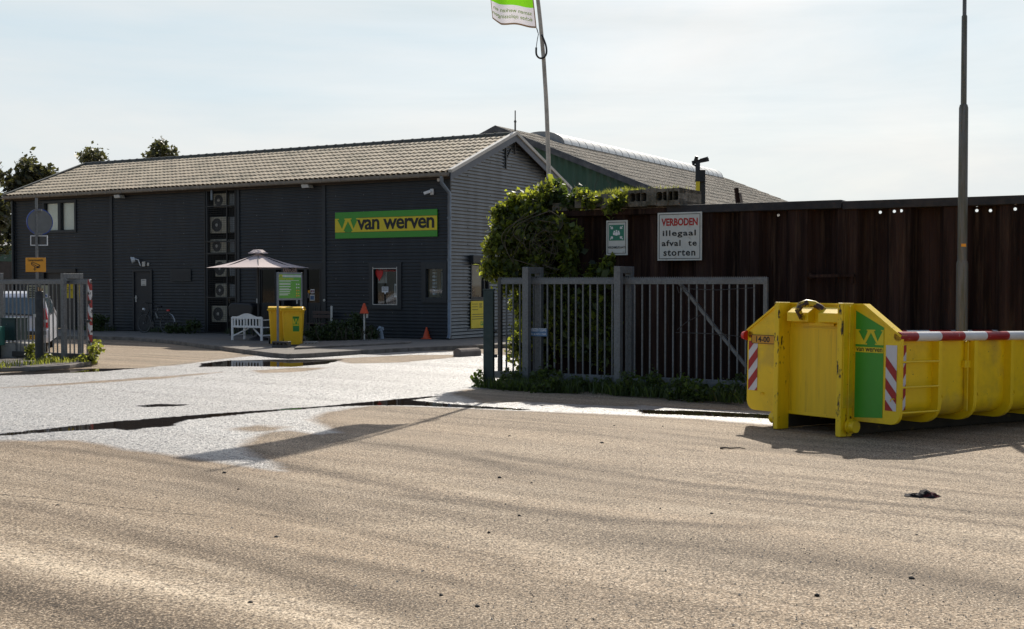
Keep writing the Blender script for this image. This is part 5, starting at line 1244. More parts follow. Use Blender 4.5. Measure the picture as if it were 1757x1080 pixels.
# ---------------------------------------------------------------- things on the pavement
# yellow wheelie bins
M['bin'] = mat('bin_yellow', (.85, .50, .004), .40, 0, .07, 3, dirt=(.40, .28, .03), dirt_amt=.25)
def wheelie(name, p, rz, label):
    o = root(name, (p.x, p.y, p.z), rz, label, 'bin', 'yellow wheelie bins by the notice board')
    mb = MB(); lv = [(0.0, .235, .25), (.12, .24, .26), (.90, .285, .335), (.97, .30, .35)]; vs = []
    for z, hx, hy in lv:
        r = .05
        for cx_, cy_, a0 in ((hx - r, hy - r, 0), (-hx + r, hy - r, 90), (-hx + r, -hy + r, 180), (hx - r, -hy + r, 270)):
            for k in range(4): a = R(a0 + k * 30); vs.append((cx_ + r * math.cos(a), cy_ + r * math.sin(a), z + .03))
    fs = [(j * 16 + k, j * 16 + (k + 1) % 16, (j + 1) * 16 + (k + 1) % 16, (j + 1) * 16 + k) for j in range(3) for k in range(16)]
    mb.add(vs, fs + [tuple(range(16))[::-1], tuple(range(48, 64))], 0); mb.build('bin_body', M['bin'], o)
    mb = MB(); mb.box(-.33, .33, -.385, .37, .985, 1.03)
    for k in range(4): mb.box(-.24 + k * .14, -.21 + k * .14, -.37, -.34, .90, .985)
    mb.build('rim', M['bin'], o, bevel=.015)
    mb = MB(); mb.prism([(-.40, 1.033), (.36, 1.033), (.33, 1.07), (.1, 1.10), (-.25, 1.10), (-.36, 1.07)], lambda y, z, c: (-.31 + c, y, z), .62); mb.build('lid', M['bin'], o, bevel=.02)
    mb = MB(); mb.tube([(-.30, .42, 1.06), (.30, .42, 1.06)], .02, 8); mb.build('lid_handle', M['bin'], o)
    for s_ in (-1, 1):
        mb = MB(); mb.tube([(s_ * .25, .30, .10), (s_ * .30, .30, .10)], .10, 16); mb.build('wheel', M['black'], o)
    return o
pbn = G(505, 592, PZ) + Vector((0, -.16, 0))
bn = wheelie('wheelie_bin', pbn, R(4), 'front yellow wheelie bin with green and yellow W sticker')
dc = MB(); dc.box(.02, .20, -.345, -.336, .40, .83); D0 = dc.build('sticker', M['green'], bn)
D0.rotation_euler = (0, 0, 0)
# sticker follows the slope of the front: shear its vertices
def slope(o_):
    for v_ in o_.data.vertices: v_.co.y = v_.co.y + .347 - (.26 + (v_.co.z - .15) / .78 * .075) - .004
slope(D0)
em = emblem(.03, .19, .62, .76, lambda a, c, d: (a, -.3505, c), bn); slope(em)
t1 = text('VAN WERVEN', .03, .19, .785, .81, lambda a, c: (a, -.3505, c), M['ink'], bn, bold=.02); slope(t1)
dc = MB(); dc.box(.03, .19, -.351, -.350, .565, .60); t2 = dc.build('sticker_band', M['yellow'], bn); slope(t2)
dc = MB()
for k in range(3): dc.box(.035, .18, -.351, -.350, .44 + .035 * k, .455 + .035 * k)
t3 = dc.build('sticker_text', M['dgreen'], bn); slope(t3)
pb2 = pbn + Vector((-.50, .50, 0)); wheelie('wheelie_bin', pb2, R(10), 'rear yellow wheelie bin half hidden behind the notice board pole')
# green notice board on a steel frame
p = G(481, 594, PZ); D_ = p.y - .02
BY_ = math.atan2(.98, .52); BC_ = math.cos(BY_)
o = root('notice_board', (p.x, D_, PZ), BY_, 'green instruction board on a steel frame standing in front of the yellow bins', 'notice board')
def q(u, v): r_ = AT(u, v, D_); return (r_.x - p.x) / BC_, r_.z - PZ
xl, zt = q(477.5, 467.5); xr, zb = q(509.5, 515.5); xl2 = xl + .055; 
for x_, zz in ((xl + .025, 0), (xr - .025, 0)):
    mb = MB(); mb.box(x_ - .025, x_ + .025, .0, .05, zz, zt); mb.build('leg', M['pipe'], o, bevel=.005)
mb = MB(); mb.box(xl + .05, xr - .05, .0, .045, zt - .05, zt); mb.box(xl + .05, xr - .05, .0, .045, zb, zb + .05); mb.build('cross_rail', M['pipe'], o)
mb = MB(); mb.box(xl + .052, xr - .052, .01, .035, zb + .05, zt - .05); pn = mb.build('panel', mat('panel_green', (.09, .36, .03), .4, 0, .05), o)
X0, X1, Z0, Z1 = xl + .052, xr - .052, zb + .05, zt - .05; w_, h_ = X1 - X0, Z1 - Z0
mb = MB(); mb.box(X0 + .0, X1, .006, .009, Z1 - h_ * .13, Z1 - h_ * .03); mb.build('header_strip', mat('header_pale', (.5, .58, .55), .5), o)
mb = MB(); mb.box(X0 + .02, X0 + w_ * .16, .002, .005, Z1 - h_ * .13, Z1 - h_ * .03); hm = mb.build('logo_block', M['yellow'], o)
mb = MB(); mb.box(X0 + .035, X0 + w_ * .13, -.001, .0015, Z1 - h_ * .11, Z1 - h_ * .06); mb.build('logo_mark', M['green'], o)
text('Instructies', X0 + .03, X0 + w_ * .66, Z1 - h_ * .22, Z1 - h_ * .16, lambda a, c: (a, .008, c), M['yellow'], o, bold=.02, name='heading')
mb = MB()
for k, (f0, f1) in enumerate(((.26, .9), (.295, .55), (.37, .55), (.40, .5), (.425, .53), (.50, .54), (.525, .5), (.60, .45), (.625, .55), (.65, .55), (.71, .5), (.735, .48), (.80, .5), (.83, .4), (.86, .42))):
    mb.box(X0 + .03, X0 + w_ * f1, .007, .0095, Z1 - h_ * f0 - .007, Z1 - h_ * f0 + .003)
mb.build('text_lines', M['whiteink'], o)
for k, (f, c_) in enumerate(((.42, 'white'), (.56, 'white'), (.68, 'orange'), (.80, 'yellow'), (.90, 'orange'))):
    mb = MB(); mb.tube([(X0 + w_ * .80, .0095, Z1 - h_ * f), (X0 + w_ * .80, .005, Z1 - h_ * f)], .024, 10); mb.box(X0 + w_ * .86, X0 + w_ * .92, .006, .0095, Z1 - h_ * f - .012, Z1 - h_ * f + .012); mb.build('pictogram', M[c_], o)
# perforated concrete block feet
p = G(483, 596.5, PZ)
o = root('base_block', (p.x, p.y, PZ), R(-12), 'grey perforated foot block at the base of the notice board', 'block')
mb = MB(); mb.box(-.24, .24, -.10, .10, 0, .07)
for k in range(5): mb.box(-.24 + k * .1125, -.21 + k * .1125, -.10, .10, .07, .13)
mb.box(-.24, .24, -.10, .10, .13, .17); mb.build('block_body', M['steeldk'], o, bevel=.006)
p = G(533, 593, PZ); o = root('base_block', (p.x, p.y, PZ), R(15), 'pale perforated foot block right of the front yellow bin', 'block')
mb = MB()
mb.box(-.2, .2, -.08, .08, 0, .035)
for k in range(5): mb.box(-.2 + k * .0925, -.17 + k * .0925, -.08, .08, .035, .08)
mb.box(-.2, .2, -.08, .08, .08, .11); mb.build('block_body', M['conclight'], o, bevel=.006)

# white garden bench, seen from behind
p = G(399, 584, PZ); o = root('garden_bench', (p.x, p.y, PZ), R(-3), 'white slatted garden bench seen from behind beneath the parasol', 'bench')
M['benchw'] = mat('bench_white', (.82, .82, .80), .5, 0, .08, 4); BWd, BDp = 1.0, .62
skx = .52   # the bench stands askew, its far side shows at right
ty = lambda x, y: (x, y)
bw = lambda x0, x1, y0, y1, z0, z1, nm: MB().box(x0, x1, y0, y1, z0, z1).build(nm, M['benchw'], o, bevel=.006)
o.rotation_euler = (0, 0, R(-26)); BWd = 1.12
for x_ in (0, BWd): bw(x_ - .03, x_ + .03, -.03, .03, 0, .72, 'rear_leg'); bw(x_ - .03, x_ + .03, BDp - .06, BDp, 0, .62, 'front_leg')
for x_ in (0, BWd): bw(x_ - .025, x_ + .025, -.03, BDp + .02, .62, .65, 'armrest'); bw(x_ - .02, x_ + .02, .03, BDp - .06, .14, .18, 'side_rail')
mb = MB(); n = 12
top_ = [(BWd * k / n, .74 + .10 * max(0, math.sin(math.pi * (k / n - .2) / .6)) if .2 < k / n < .8 else .74) for k in range(n + 1)]
mb.prism(top_ + [(BWd, .67), (0, .67)], lambda x, z, c: (x, -.02 + c, z), .04); mb.build('top_rail', M['benchw'], o)
mb = MB(); mb.box(.03, BWd - .03, -.02, .02, .40, .46); mb.build('back_rail', M['benchw'], o)
for k in range(9):
    x_ = .09 + k * (BWd - .18) / 8; MB().box(x_ - .02, x_ + .02, -.01, .012, .46, .68).build('back_slat', M['benchw'], o)
for k in range(5): y_ = .06 + k * .115; bw(-.03, BWd + .03, y_, y_ + .08, .385, .41, 'seat_slat')
mb = MB(); mb.bar((.03, 0, .14), (BWd * .42, .2, .37), .03, .04); mb.bar((BWd - .03, 0, .14), (BWd * .58, .2, .37), .03, .04); mb.build('cross_brace', M['benchw'], o)

# parasol
p = AT(443, 460, 38.15); ze_ = p.z
o = root('parasol', (p.x, 38.15, PZ), R(12), 'large faded grey brown parasol over the terrace by the entrance', 'parasol')
Rr = 85 * 38.15 / 2100 * 1.02; zc = AT(443, 435, 38.15).z - PZ; ze_ -= PZ
M['paracloth'] = flagmat('parasol_cloth', (.64, .53, .50), (.40, .31, .28), .12)
mb = MB(); N8 = 8; vs = [(0, 0, zc)]; rings = 6
for j in range(1, rings + 1):
    f = j / rings
    for k in range(N8 * 4):
        a = 2 * math.pi * k / (N8 * 4); seg = (k % 4) / 4; flat = math.cos(math.pi / N8) / math.cos((seg - .5) * 2 * math.pi / N8)
        r = Rr * f * flat; z = zc + (ze_ - zc) * f - .05 * math.sin(math.pi * f) - .02 * f * (1 - abs(seg - .5) * 2) * (0)
        vs.append((r * math.cos(a), r * math.sin(a), z))
n = N8 * 4; fs = [(0, 1 + (k + 1) % n, 1 + k) for k in range(n)]
for j in range(rings - 1):
    for k in range(n): fs.append((1 + j * n + k, 1 + j * n + (k + 1) % n, 1 + (j + 1) * n + (k + 1) % n, 1 + (j + 1) * n + k))
mb.add(vs, fs); mb.build('canopy', M['paracloth'], o, fix=False)
mb = MB(); vs = [(0, 0, zc + .12)]
for j, (f, zz) in enumerate(((.09, .11), (.17, .03), (.19, -.015))):
    for k in range(16):
        a = 2 * math.pi * k / 16; rr = Rr * f * (1 + (.06 if k % 2 else -.06) * j); vs.append((rr * math.cos(a), rr * math.sin(a), zc + zz + (.02 if k % 2 and j == 2 else 0)))
fs = [(0, 1 + k, 1 + (k + 1) % 16) for k in range(16)] + [(1 + j * 16 + k, 1 + j * 16 + (k + 1) % 16, 17 + j * 16 + (k + 1) % 16, 17 + j * 16 + k) for j in range(2) for k in range(16)]
mb.add(vs, fs); mb.build('vent_cap', M['paracloth'], o, fix=False)
mb = MB(); mb.tube([(0, 0, 0), (0, 0, zc)], .03, 10); mb.build('pole', M['dark'], o)
for k in range(8):
    a = 2 * math.pi * k / 8; mb = MB(); mb.bar((0, 0, zc - .03), (Rr * .98 * math.cos(a), Rr * .98 * math.sin(a), ze_ - .03), .02, .025); mb.build('rib', M['dark'], o)
mb = MB(); mb.lathe([(.3, 0), (.3, .06), (.06, .12), (.05, .4)], 16); mb.build('base', M['dark'], o)
# black covered barbecue with legs behind the bench
p = G(398, 577, PZ); o = root('barbecue', (p.x, p.y + .2, PZ), RZ, 'black covered barbecue on thin legs behind the white bench', 'barbecue')
mb = MB(); mb.prism([(0, .62), (1.0, .62), (1.05, 1.0), (.95, 1.10), (.1, 1.12), (-.05, .98)], lambda x, z, c: (x - .2, c, z), .5); mb.build('lid', M['black'], o, bevel=.05, seg=3)
for x_ in (-.1, .7):
    for y_ in (.03, .45):
        mb = MB(); mb.bar((x_ + .05, y_, .64), (x_ - .08 if x_ < 0 else x_ + .16, y_, 0), .03); mb.build('leg', M['black'], o)
p = G(393.5, 571, PZ); a = AT(393.5, 520, p.y); z0_ = AT(393.5, 506, p.y).z
o = root('pale_post', (p.x, p.y, PZ), 0, 'short pale wooden post end beside the cooling cage above the barbecue', 'post')
mb = MB(); mb.box(-.035, .035, -.03, .03, 0, z0_ - PZ); mb.build('shaft', M['black'], o); mb = MB(); mb.box(-.045, .045, -.035, -.031, AT(393.5, 520, p.y).z - PZ, z0_ - PZ); mb.build('pale_face', mat('pale_wood', (.45, .38, .30), .7), o)
# dark red bench beside the entrance
x0_, zt_ = LOC(524, 541, A, RZ, -.7); x1_, _ = LOC(556, 541, A, RZ, -.7)
pp = A + EX * x0_ + EY * -.7
o = root('dark_bench', (pp.x, pp.y, PZ), RZ, 'dark brown wooden bench right of the entrance behind the shrub', 'bench')
M['bench2'] = mat('bench_brown', (.055, .030, .026), .5, 0, .3, 5, stretch=(1, 6, 6)); L_ = x1_ - x0_
for z_ in (.62, .75): mb = MB(); mb.box(0, L_, .38, .42, z_, z_ + .10); mb.build('back_board', M['bench2'], o, bevel=.004)
for y_ in (.02, .14, .26): mb = MB(); mb.box(0, L_, y_, y_ + .10, .42, .46); mb.build('seat_board', M['bench2'], o, bevel=.004)
for x_ in (.1, L_ - .14):
    mb = MB(); mb.box(x_, x_ + .06, .03, .37, 0, .419); mb.box(x_, x_ + .06, .421, .46, .0, .82); mb.build('side_support', M['black'], o)

# cage with cooling units in the tall niche
x0, x1, z0, z1 = O_ac; z0 = PZ
M['ac'] = mat('cooler_casing', (.42, .39, .30), .5, 0, .15, 5, dirt=(.22, .18, .1), dirt_amt=.4); M['mesh'] = mat('cage_steel', (.012, .012, .012), .5)
pp = A + EX * x0; o = root('cooling_cage', (pp.x, pp.y, 0), RZ, 'tall black mesh cage with stacked cooling units on the facade', 'cage'); Wc = x1 - x0; ztop = z1 - .02
mb = MB(); mb.box(0, Wc, .85, .88, z0, ztop); mb.build('niche_back', M['dark'], o)
mb = MB(); mb.box(0, .02, .02, .85, z0, ztop); mb.box(Wc - .02, Wc, .02, .85, z0, ztop); mb.build('niche_side', M['clad'], o)
xm_ = LOC(389, 450, A, RZ, -.05)[0] - x0; xl_ = LOC(357, 450, A, RZ, -.05)[0] - x0
mb = MB()
for xx in (0.0, xm_, Wc - .05): mb.box(xx, xx + .05, -.07, -.02, z0, ztop)
zbs = [LOC(380, v, A, RZ, -.05)[1] for v in (322, 355, 379, 411, 434, 468, 512, 560)]
for zz in (ztop - .05, zbs[1], zbs[3] - .1, zbs[4] - .05, zbs[6], z0): mb.box(.05, Wc - .05, -.065, -.025, zz, zz + .05)
mb.build('cage_frame', M['mesh'], o)
mb = MB(); x = .05
while x < Wc - .03: mb.box(x, x + .009, -.035, -.03, z0, ztop); x += .075
z = z0
while z < ztop: mb.box(.03, Wc - .03, -.041, -.036, z, z + .009); z += .075
mb.build('wire_mesh', M['mesh'], o)
mb = MB()
for u, yy in ((361, .6), (405, .08)): x = LOC(u, 400, A, RZ, yy)[0] - x0; mb.box(x, x + .07, yy, yy + .06, z0, ztop)
mb.build('pipe_duct', M['pipe'], o)
for (u0, v0, u1, v1, tw) in ((366, 333, 388, 355, 0), (360, 373, 389, 400, 0), (360, 411, 389, 434, 0), (369, 447, 388, 475, 0), (369, 487, 389, 510, 0), (363, 525, 390, 553, 0)):
    a, zt_ = LOC(u0, v0, A, RZ, .12); c, zb_ = LOC(u1, v1, A, RZ, .12); a -= x0; c -= x0
    un = root('cooling_unit', (A + EX * (x0 + a) + EY * .12 + Vector((0, 0, zb_)))[:], RZ, 'x', 'cooling unit', 'cooling units stacked in the black cage'); ww, hh = c - a, zt_ - zb_
    if 'AC' not in globals(): AC = []
    AC.append(un)
    mb = MB(); mb.box(0, ww, 0, .32, 0, hh); mb.build('casing', M['ac'], un, bevel=.015)
    mb = MB(); r_ = hh * .42; mb.tube([(ww * .42, -.004, hh / 2), (ww * .42, .002, hh / 2)], r_, 24); mb.build('fan_opening', M['black'], un)
    mb = MB()
    for k in range(5):
        mb.add([(ww * .42 + r_ * .19 * (k + .9) * math.cos(t_ * math.pi / 12), -.010, hh / 2 + r_ * .19 * (k + .9) * math.sin(t_ * math.pi / 12)) for t_ in range(24)] + [(ww * .42 + (r_ * .19 * (k + .9) + .008) * math.cos(t_ * math.pi / 12), -.010, hh / 2 + (r_ * .19 * (k + .9) + .008) * math.sin(t_ * math.pi / 12)) for t_ in range(24)], [(t_, (t_ + 1) % 24, (t_ + 1) % 24 + 24, t_ + 24) for t_ in range(24)])
    mb.build('fan_grille', M['steel'], un, fix=False)
    mb = MB(); mb.tube([(ww * .42, -.016, hh / 2), (ww * .42, -.008, hh / 2)], .055, 12); mb.build('fan_hub', M['offwhite'], un)
    mb = MB(); mb.box(ww + .12, ww + .42, .05, .4, .02, hh - .02); mb.build('side_case', mat('side_grey', (.20, .22, .23), .5, 0, .1) if 'sg' not in M else M['sg'], un); M.setdefault('sg', bpy.data.materials['side_grey'])
for un, s_ in zip(AC, ('topmost cream cooling unit in the black cage under the eaves', 'second cooling unit from the top of the black cage', 'third cooling unit from the top, above the parasol', 'cooling unit partly covered by the parasol canopy', 'cooling unit just under the parasol edge', 'lowest cooling unit in the cage, nearest the ground')): un['label'] = s_

# bicycle leaning by the side door
pw = G(247, 571, PZ); o = root('bicycle', (pw.x, pw.y, PZ), RZ, 'black city bicycle with silver mudguards leaning by the dark side door', 'bicycle')
o.rotation_euler = (R(-4), 0, RZ); WB_ = 1.12; wr = .345
def wheel(x):
    mb = MB(); pts = [(x + wr * math.cos(a * math.pi / 18), 0, wr + wr * math.sin(a * math.pi / 18)) for a in range(37)]; mb.tube(pts, .018, 8, cap=False)
    wh = mb.build('wheel', M['black'], o)
    mb = MB(); pts = [(x + (wr - .025) * math.cos(a * math.pi / 18), 0, wr + (wr - .025) * math.sin(a * math.pi / 18)) for a in range(37)]; mb.tube(pts, .008, 6, cap=False); mb.build('rim', M['steel'], wh)
    mb = MB()
    for k in range(14): a = k * math.pi / 7; mb.tube([(x, .015 * (-1) ** k, wr), (x + (wr - .03) * math.cos(a), 0, wr + (wr - .03) * math.sin(a))], .0015, 3)
    mb.build('spokes', M['steeldk'], wh); mb = MB(); mb.tube([(x, -.045, wr), (x, .045, wr)], .035, 10); mb.build('hub', M['steel'], wh)
wheel(0); wheel(WB_)
cr_ = (.47, 0, .30); st_ = (.60, 0, .86)
mb = MB(); mb.tube([(0.20, 0, .80), cr_], .019, 8); mb.tube([(.19, 0, .87), (.56, 0, .70)], .016, 8); mb.tube([cr_, (.62, 0, .80)], .017, 8)
mb.tube([cr_, (WB_, .05, wr)], .011, 6); mb.tube([(.60, 0, .70), (WB_, .05, wr)], .009, 6); mb.build('frame', M['black'], o)
mb = MB(); mb.tube([(.17, 0, .95), (.19, 0, .80), (.05, -.05, .42), (0, -.05, wr)], .013, 8); mb.tube([(.19, 0, .80), (.05, .05, .42), (0, .05, wr)], .013, 8); mb.build('fork', M['black'], o)
mb = MB(); mb.tube([(.17, 0, .95), (.14, 0, 1.06), (.16, -.26, 1.08), (.34, -.29, 1.04)], .012, 8); mb.tube([(.14, 0, 1.06), (.16, .26, 1.08), (.34, .29, 1.04)], .012, 8); mb.build('handlebar', M['black'], o)
mb = MB(); mb.lathe([(.02, 0), (.11, .02), (.1, .05), (.03, .07)], 12, o=(.70, 0, .90)); mb.bar((.55, 0, .94), (.82, 0, .95), .09, .05); mb.build('saddle', M['black'], o, bevel=.01)
mb = MB(); mb.tube([(.62, 0, .78), (.655, 0, .91)], .013, 8); mb.bar((.56, -.02, .72), (.68, -.02, .52), .03, .05); mb.build('seat_post', M['steel'], o)
for x, a0, a1 in ((0, 30, 120), (WB_, 10, 100)):
    mb = MB(); r_ = wr + .035
    for k in range(12):
        b0, b1 = R(a0 + (a1 - a0) * k / 12), R(a0 + (a1 - a0) * (k + 1) / 12); c0, s0, c1, s1 = math.cos(b0), math.sin(b0), math.cos(b1), math.sin(b1)
        mb.add([(x + r_ * c0, -.028, wr + r_ * s0), (x + r_ * c1, -.028, wr + r_ * s1), (x + r_ * c1, .028, wr + r_ * s1), (x + r_ * c0, .028, wr + r_ * s0)], [(0, 1, 2, 3)])
    mb.build('mudguard', M['white'] if x else M['steel'], o, fix=False)
mb = MB(); mb.tube([(-.02, 0, .84), (-.10, 0, .85)], .04, 10); mb.build('headlight', M['white'], o)
mb = MB(); mb.box(WB_ - .02, WB_ + .08, -.03, .03, .78, .84); mb.build('tail_light', M['red'], o)
mb = MB(); mb.box(.85, 1.3, -.06, .06, .765, .78); mb.tube([(1.2, .05, .77), (WB_, .05, wr)], .007, 6); mb.tube([(1.2, -.05, .77), (WB_, -.05, wr)], .007, 6); mb.build('luggage_rack', M['black'], o)
mb = MB(); mb.tube([(.47, -.06, .30), (.47, -.075, .30)], .095, 20); mb.bar((.47, -.09, .30), (.60, -.09, .22), .02); mb.box(.57, .65, -.15, -.09, .20, .225); mb.build('crankset', M['black'], o)

# cones, posts, hydrant, kerb block
def cone(name, p, h_, r_, label, base=True):
    o = root(name, p, 0, label, 'traffic cone'); M.setdefault('cone', mat('cone_orange', (.70, .085, .02), .5, 0, .12))
    mb = MB(); mb.lathe([(r_, .03), (r_ * .2, h_), (r_ * .12, h_ + .005)], 20); mb.build('cone_body', M['cone'], o)
    if base: mb = MB(); mb.box(-r_ * 1.35, r_ * 1.35, -r_ * 1.35, r_ * 1.35, 0, .03); mb.build('cone_base', M['cone'], o, bevel=.01)
    return o
p = G(732, 582, PZ); cone('traffic_cone', p, .37, .12, 'orange cone on the pavement against the facade near the downpipe')
p = G(625, 584.5, PZ); z1_ = AT(625, 538, p.y).z; zz = AT(625, 521, p.y).z
o = cone('traffic_cone', (p.x, p.y, z1_ - .03), zz - z1_ + .03, .14, 'narrow orange cone stuck on a pale post behind the shrub', False)
o = root('thin_post', p, 0, 'pale thin post carrying an orange cone above the shrub', 'post'); mb = MB(); mb.tube([(0, 0, 0), (0, 0, z1_ - PZ + .02)], .028, 10); mb.build('shaft', M['offwhite'], o); mb = MB(); mb.box(.06, .12, -.02, .02, z1_ - PZ - .14, z1_ - PZ - .01); mb.build('tag', M['offwhite'], o)
p = G(569, 582.5, PZ); zz = AT(569, 525, p.y).z; o = root('white_stake', p, 0, 'slim white stake standing in the left half of the shrub', 'post'); mb = MB(); mb.lathe([(.035, 0), (.035, zz - PZ - .02), (.02, zz - PZ)], 10); mb.build('shaft', M['offwhite'], o)
p = G(653.5, 582, PZ); o = root('standpipe', p, 0, 'small pale grey water standpipe beside the right end of the shrub', 'water point')
M['hyd'] = mat('hydrant_grey', (.33, .38, .44), .5, 0, .15)
mb = MB(); mb.tube([(.04, 0, 0), (.03, 0, .12), (.0, 0, .22), (-.03, 0, .30)], [.07, .055, .075, .06], 12); mb.build('body', M['hyd'], o)
mb = MB(); mb.tube([(-.09, 0, .27), (-.03, 0, .36), (.05, 0, .34), (.07, 0, .27)], [.05, .06, .055, .035], 10); mb.build('head', M['hyd'], o)
p0, p1 = G(791, 613), G(826, 611); d = p1 - p0
o = root('kerb_block', p0[:], math.atan2(d.y, d.x), 'half round concrete separator block lying on the wet tarmac', 'concrete block'); L_ = d.length
M['sepblock'] = mat('block_brown', (.20, .165, .14), .9, 0, .3, 6, bump=.5, bs=40, dirt=(.09, .07, .055), dirt_amt=.6)
mb = MB(); pr = [(0, 0), (.30, 0), (.30, .11)] + [(.15 + .15 * math.cos(R(a)), .10 + .11 * math.sin(R(a))) for a in (20, 45, 70, 90, 110, 135, 160)] + [(0, .11)]
mb.prism(pr, lambda y, z, c: (c, y, z), L_); mb.build('block_body', M['sepblock'], o, bevel=.012)
mb = MB(); mb.box(L_ * .5 - .01, L_ * .5 + .01, -.003, .303, .0, .08); mb.build('joint', M['kerb'], o)

# ---------------------------------------------------------------- left side: van, cabinet, boards
p = G(23, 607.5); D_ = p.y
o = root('white_van', (p.x, D_, 0), R(17), 'white estate van seen from behind through the left gate bars', 'van'); vn = o
M['carpaint'] = mat('car_white', (.62, .63, .68), .25, 0, .03, spec=.7); M['carglass'] = mat('car_glass', (.09, .13, .15), .06, 0, .2, 2, spec=1); M['rubber'] = mat('rubber', (.015, .015, .015), .7)
hw = .88; L_ = 4.3
prof = [(-.03, .28), (-.08, .42), (-.07, .62), (-.02, .66), (-.01, .95), (.04, 1.02), (.20, 1.52), (.30, 1.60), (1.2, 1.66), (2.4, 1.60), (3.0, 1.15), (4.1, .98), (4.3, .75), (4.3, .30)]
def vy(z): return hw * (1 - .16 * max(0, (z - .95) / .7) ** 1.3) * (1 - .03 * max(0, (.5 - z)))
mb = MB(); nl = [-1, -.92, -.6, -.2, .2, .6, .92, 1]; vs = []
for y, z in prof:
    for s_ in nl: rr = abs(s_) ** 6; vs.append((s_ * vy(z), y + (.14 * rr if y < 1 else -.1 * rr if y > 4 else 0), z - (.05 * rr if 1.5 < z else 0)))
n = len(nl); fs = [(j * n + k, j * n + k + 1, (j + 1) * n + k + 1, (j + 1) * n + k) for j in range(len(prof) - 1) for k in range(n - 1)]
fs += [tuple(j * n for j in range(len(prof))), tuple(j * n + n - 1 for j in range(len(prof)))[::-1], tuple(range(n)), tuple((len(prof) - 1) * n + k for k in range(n))]
mb.add(vs, fs); mb.build('body', M['carpaint'], o, bevel=.02)
mb = MB(); vs = []
for y, z in ((.035, 1.03), (.185, 1.49)):
    for s_ in (-.86, -.5, 0, .5, .86): vs.append((s_ * vy(z), y - .03 + .1 * abs(s_) ** 6, z))
mb.add(vs, [(k, k + 1, k + 6, k + 5) for k in range(4)]); rw = mb.build('rear_window', M['carglass'], o, fix=False)
mb = MB(); mb.tube([(.62, -.04, 1.0), (.52, -.05, 1.02), (-.25, -.03, 1.09)], [.03, .014, .01], 8); mb.build('wiper', M['rubber'], rw)
for s_ in (-1, 1):
    mb = MB(); mb.prism([(s_ * .73, .70), (s_ * .865, .68), (s_ * .86, .95), (s_ * .80, 1.22), (s_ * .74, 1.20), (s_ * .76, .98)], lambda x, z, c: (x, .05 - .09 + c + .16 * max(0, (z - .95)) , z), .16); tl = mb.build('tail_light', mat('tail_red', (.50, .01, .015), .25), o, bevel=.01)
    mb = MB(); mb.box(s_ * .77, s_ * .86, -.05, -.042, .83, .90); mb.build('lens', M['white'], tl)
    mb = MB(); mb.tube([(s_ * .80, .85, .32), (s_ * .62, .85, .32)], .32, 24); wh = mb.build('wheel', M['rubber'], o)
    mb = MB(); mb.tube([(s_ * .80, 3.45, .32), (s_ * .62, 3.45, .32)], .32, 24); mb.build('wheel', M['rubber'], o)
    mb = MB(); mb.add([(s_ * (vy(1.1) + .002), .35, 1.06), (s_ * (vy(1.1) + .002), 2.7, 1.06), (s_ * (vy(1.5) + .004), 2.35, 1.48), (s_ * (vy(1.5) + .004), .42, 1.48)], [(0, 1, 2, 3)]); mb.build('side_window', M['carglass'], o, fix=False)
mb = MB(); mb.box(-.83, .83, -.115, -.06, .50, .60); mb.build('bumper_strip', M['dark'], o, bevel=.01)
mb = MB(); mb.box(-.60, .60, -.10, .1, .22, .30); mb.build('lower_valance', M['dark'], o)
mb = MB(); mb.box(-.02, .50, -.128, -.116, .385, .495); lp = mb.build('licence_plate', mat('plate_yellow', (.80, .42, .01), .4), o); lp.location = (.06, .03, 0)
text('-XD', .25, .45, .405, .475, lambda a, c: (a, -.131, c), M['ink'], lp, bold=.03, name='number')
mb = MB(); mb.box(-.25, .25, -.045, -.02, .64, .70); mb.build('tailgate_grip', M['dark'], o, bevel=.01)
# white information board and yellow sign hanging on the left gate
def LL(u, v, y=0): return LOC(u, v, GLO, RZ, y)
xa, zt = LL(46, 490, .08); xb, zb = LL(83, 512, .08); pp = GLO + EX * xa + EY * .08
o = root('information_board', (pp.x, pp.y, zb), RZ, 'cream board with rows of small lettering behind the left gate bars', 'sign'); W_, H_ = xb - xa, zt - zb
mb = MB(); mb.box(0, W_, 0, .02, 0, H_); mb.build('board', mat('cream_board', (.40, .42, .32), .6, 0, .1), o)
mb = MB()
for k, (f0, f1) in enumerate(((.06, .40), (.18, .46), (.04, .42), (.05, .44), (.06, .4))):
    x_ = f0
    while x_ < f1: w__ = random.uniform(.02, .05); mb.box(W_ * x_, W_ * (x_ + w__), -.004, -.001, H_ * (.80 - .18 * k), H_ * (.90 - .18 * k)); x_ += w__ + .012
mb.build('text_lines', M['ink'], o)
mb = MB(); mb.box(W_ * .80, W_ * .98, -.004, -.001, H_ * .04, H_ * .36); mb.build('blue_square', M['white'], o); mb = MB(); mb.prism([(W_ * .84, H_ * .22), (W_ * .9, H_ * .3), (W_ * .96, H_ * .14), (W_ * .9, H_ * .1)], lambda a, c, d: (a, -.006 + d, c), .0015); mb.build('blue_mark', mat('mark_blue', (.02, .10, .35), .5), o)
xa, zt = LL(103.5, 487.5, .12); xb, zb = LL(126, 512, .12); pp = GLO + EX * xa + EY * .12
o = root('yellow_sign', (pp.x, pp.y, zb), RZ, 'yellow and green van werven sign between the legs of the left gate portal', 'sign'); W_, H_ = xb - xa, zt - zb
mb = MB(); mb.box(0, W_, 0, .015, 0, H_); mb.build('board', M['yellow'], o)
mb = MB(); mb.box(0, W_ * .34, -.004, -.001, 0, H_ * .88); mb.build('green_band', M['green'], o)
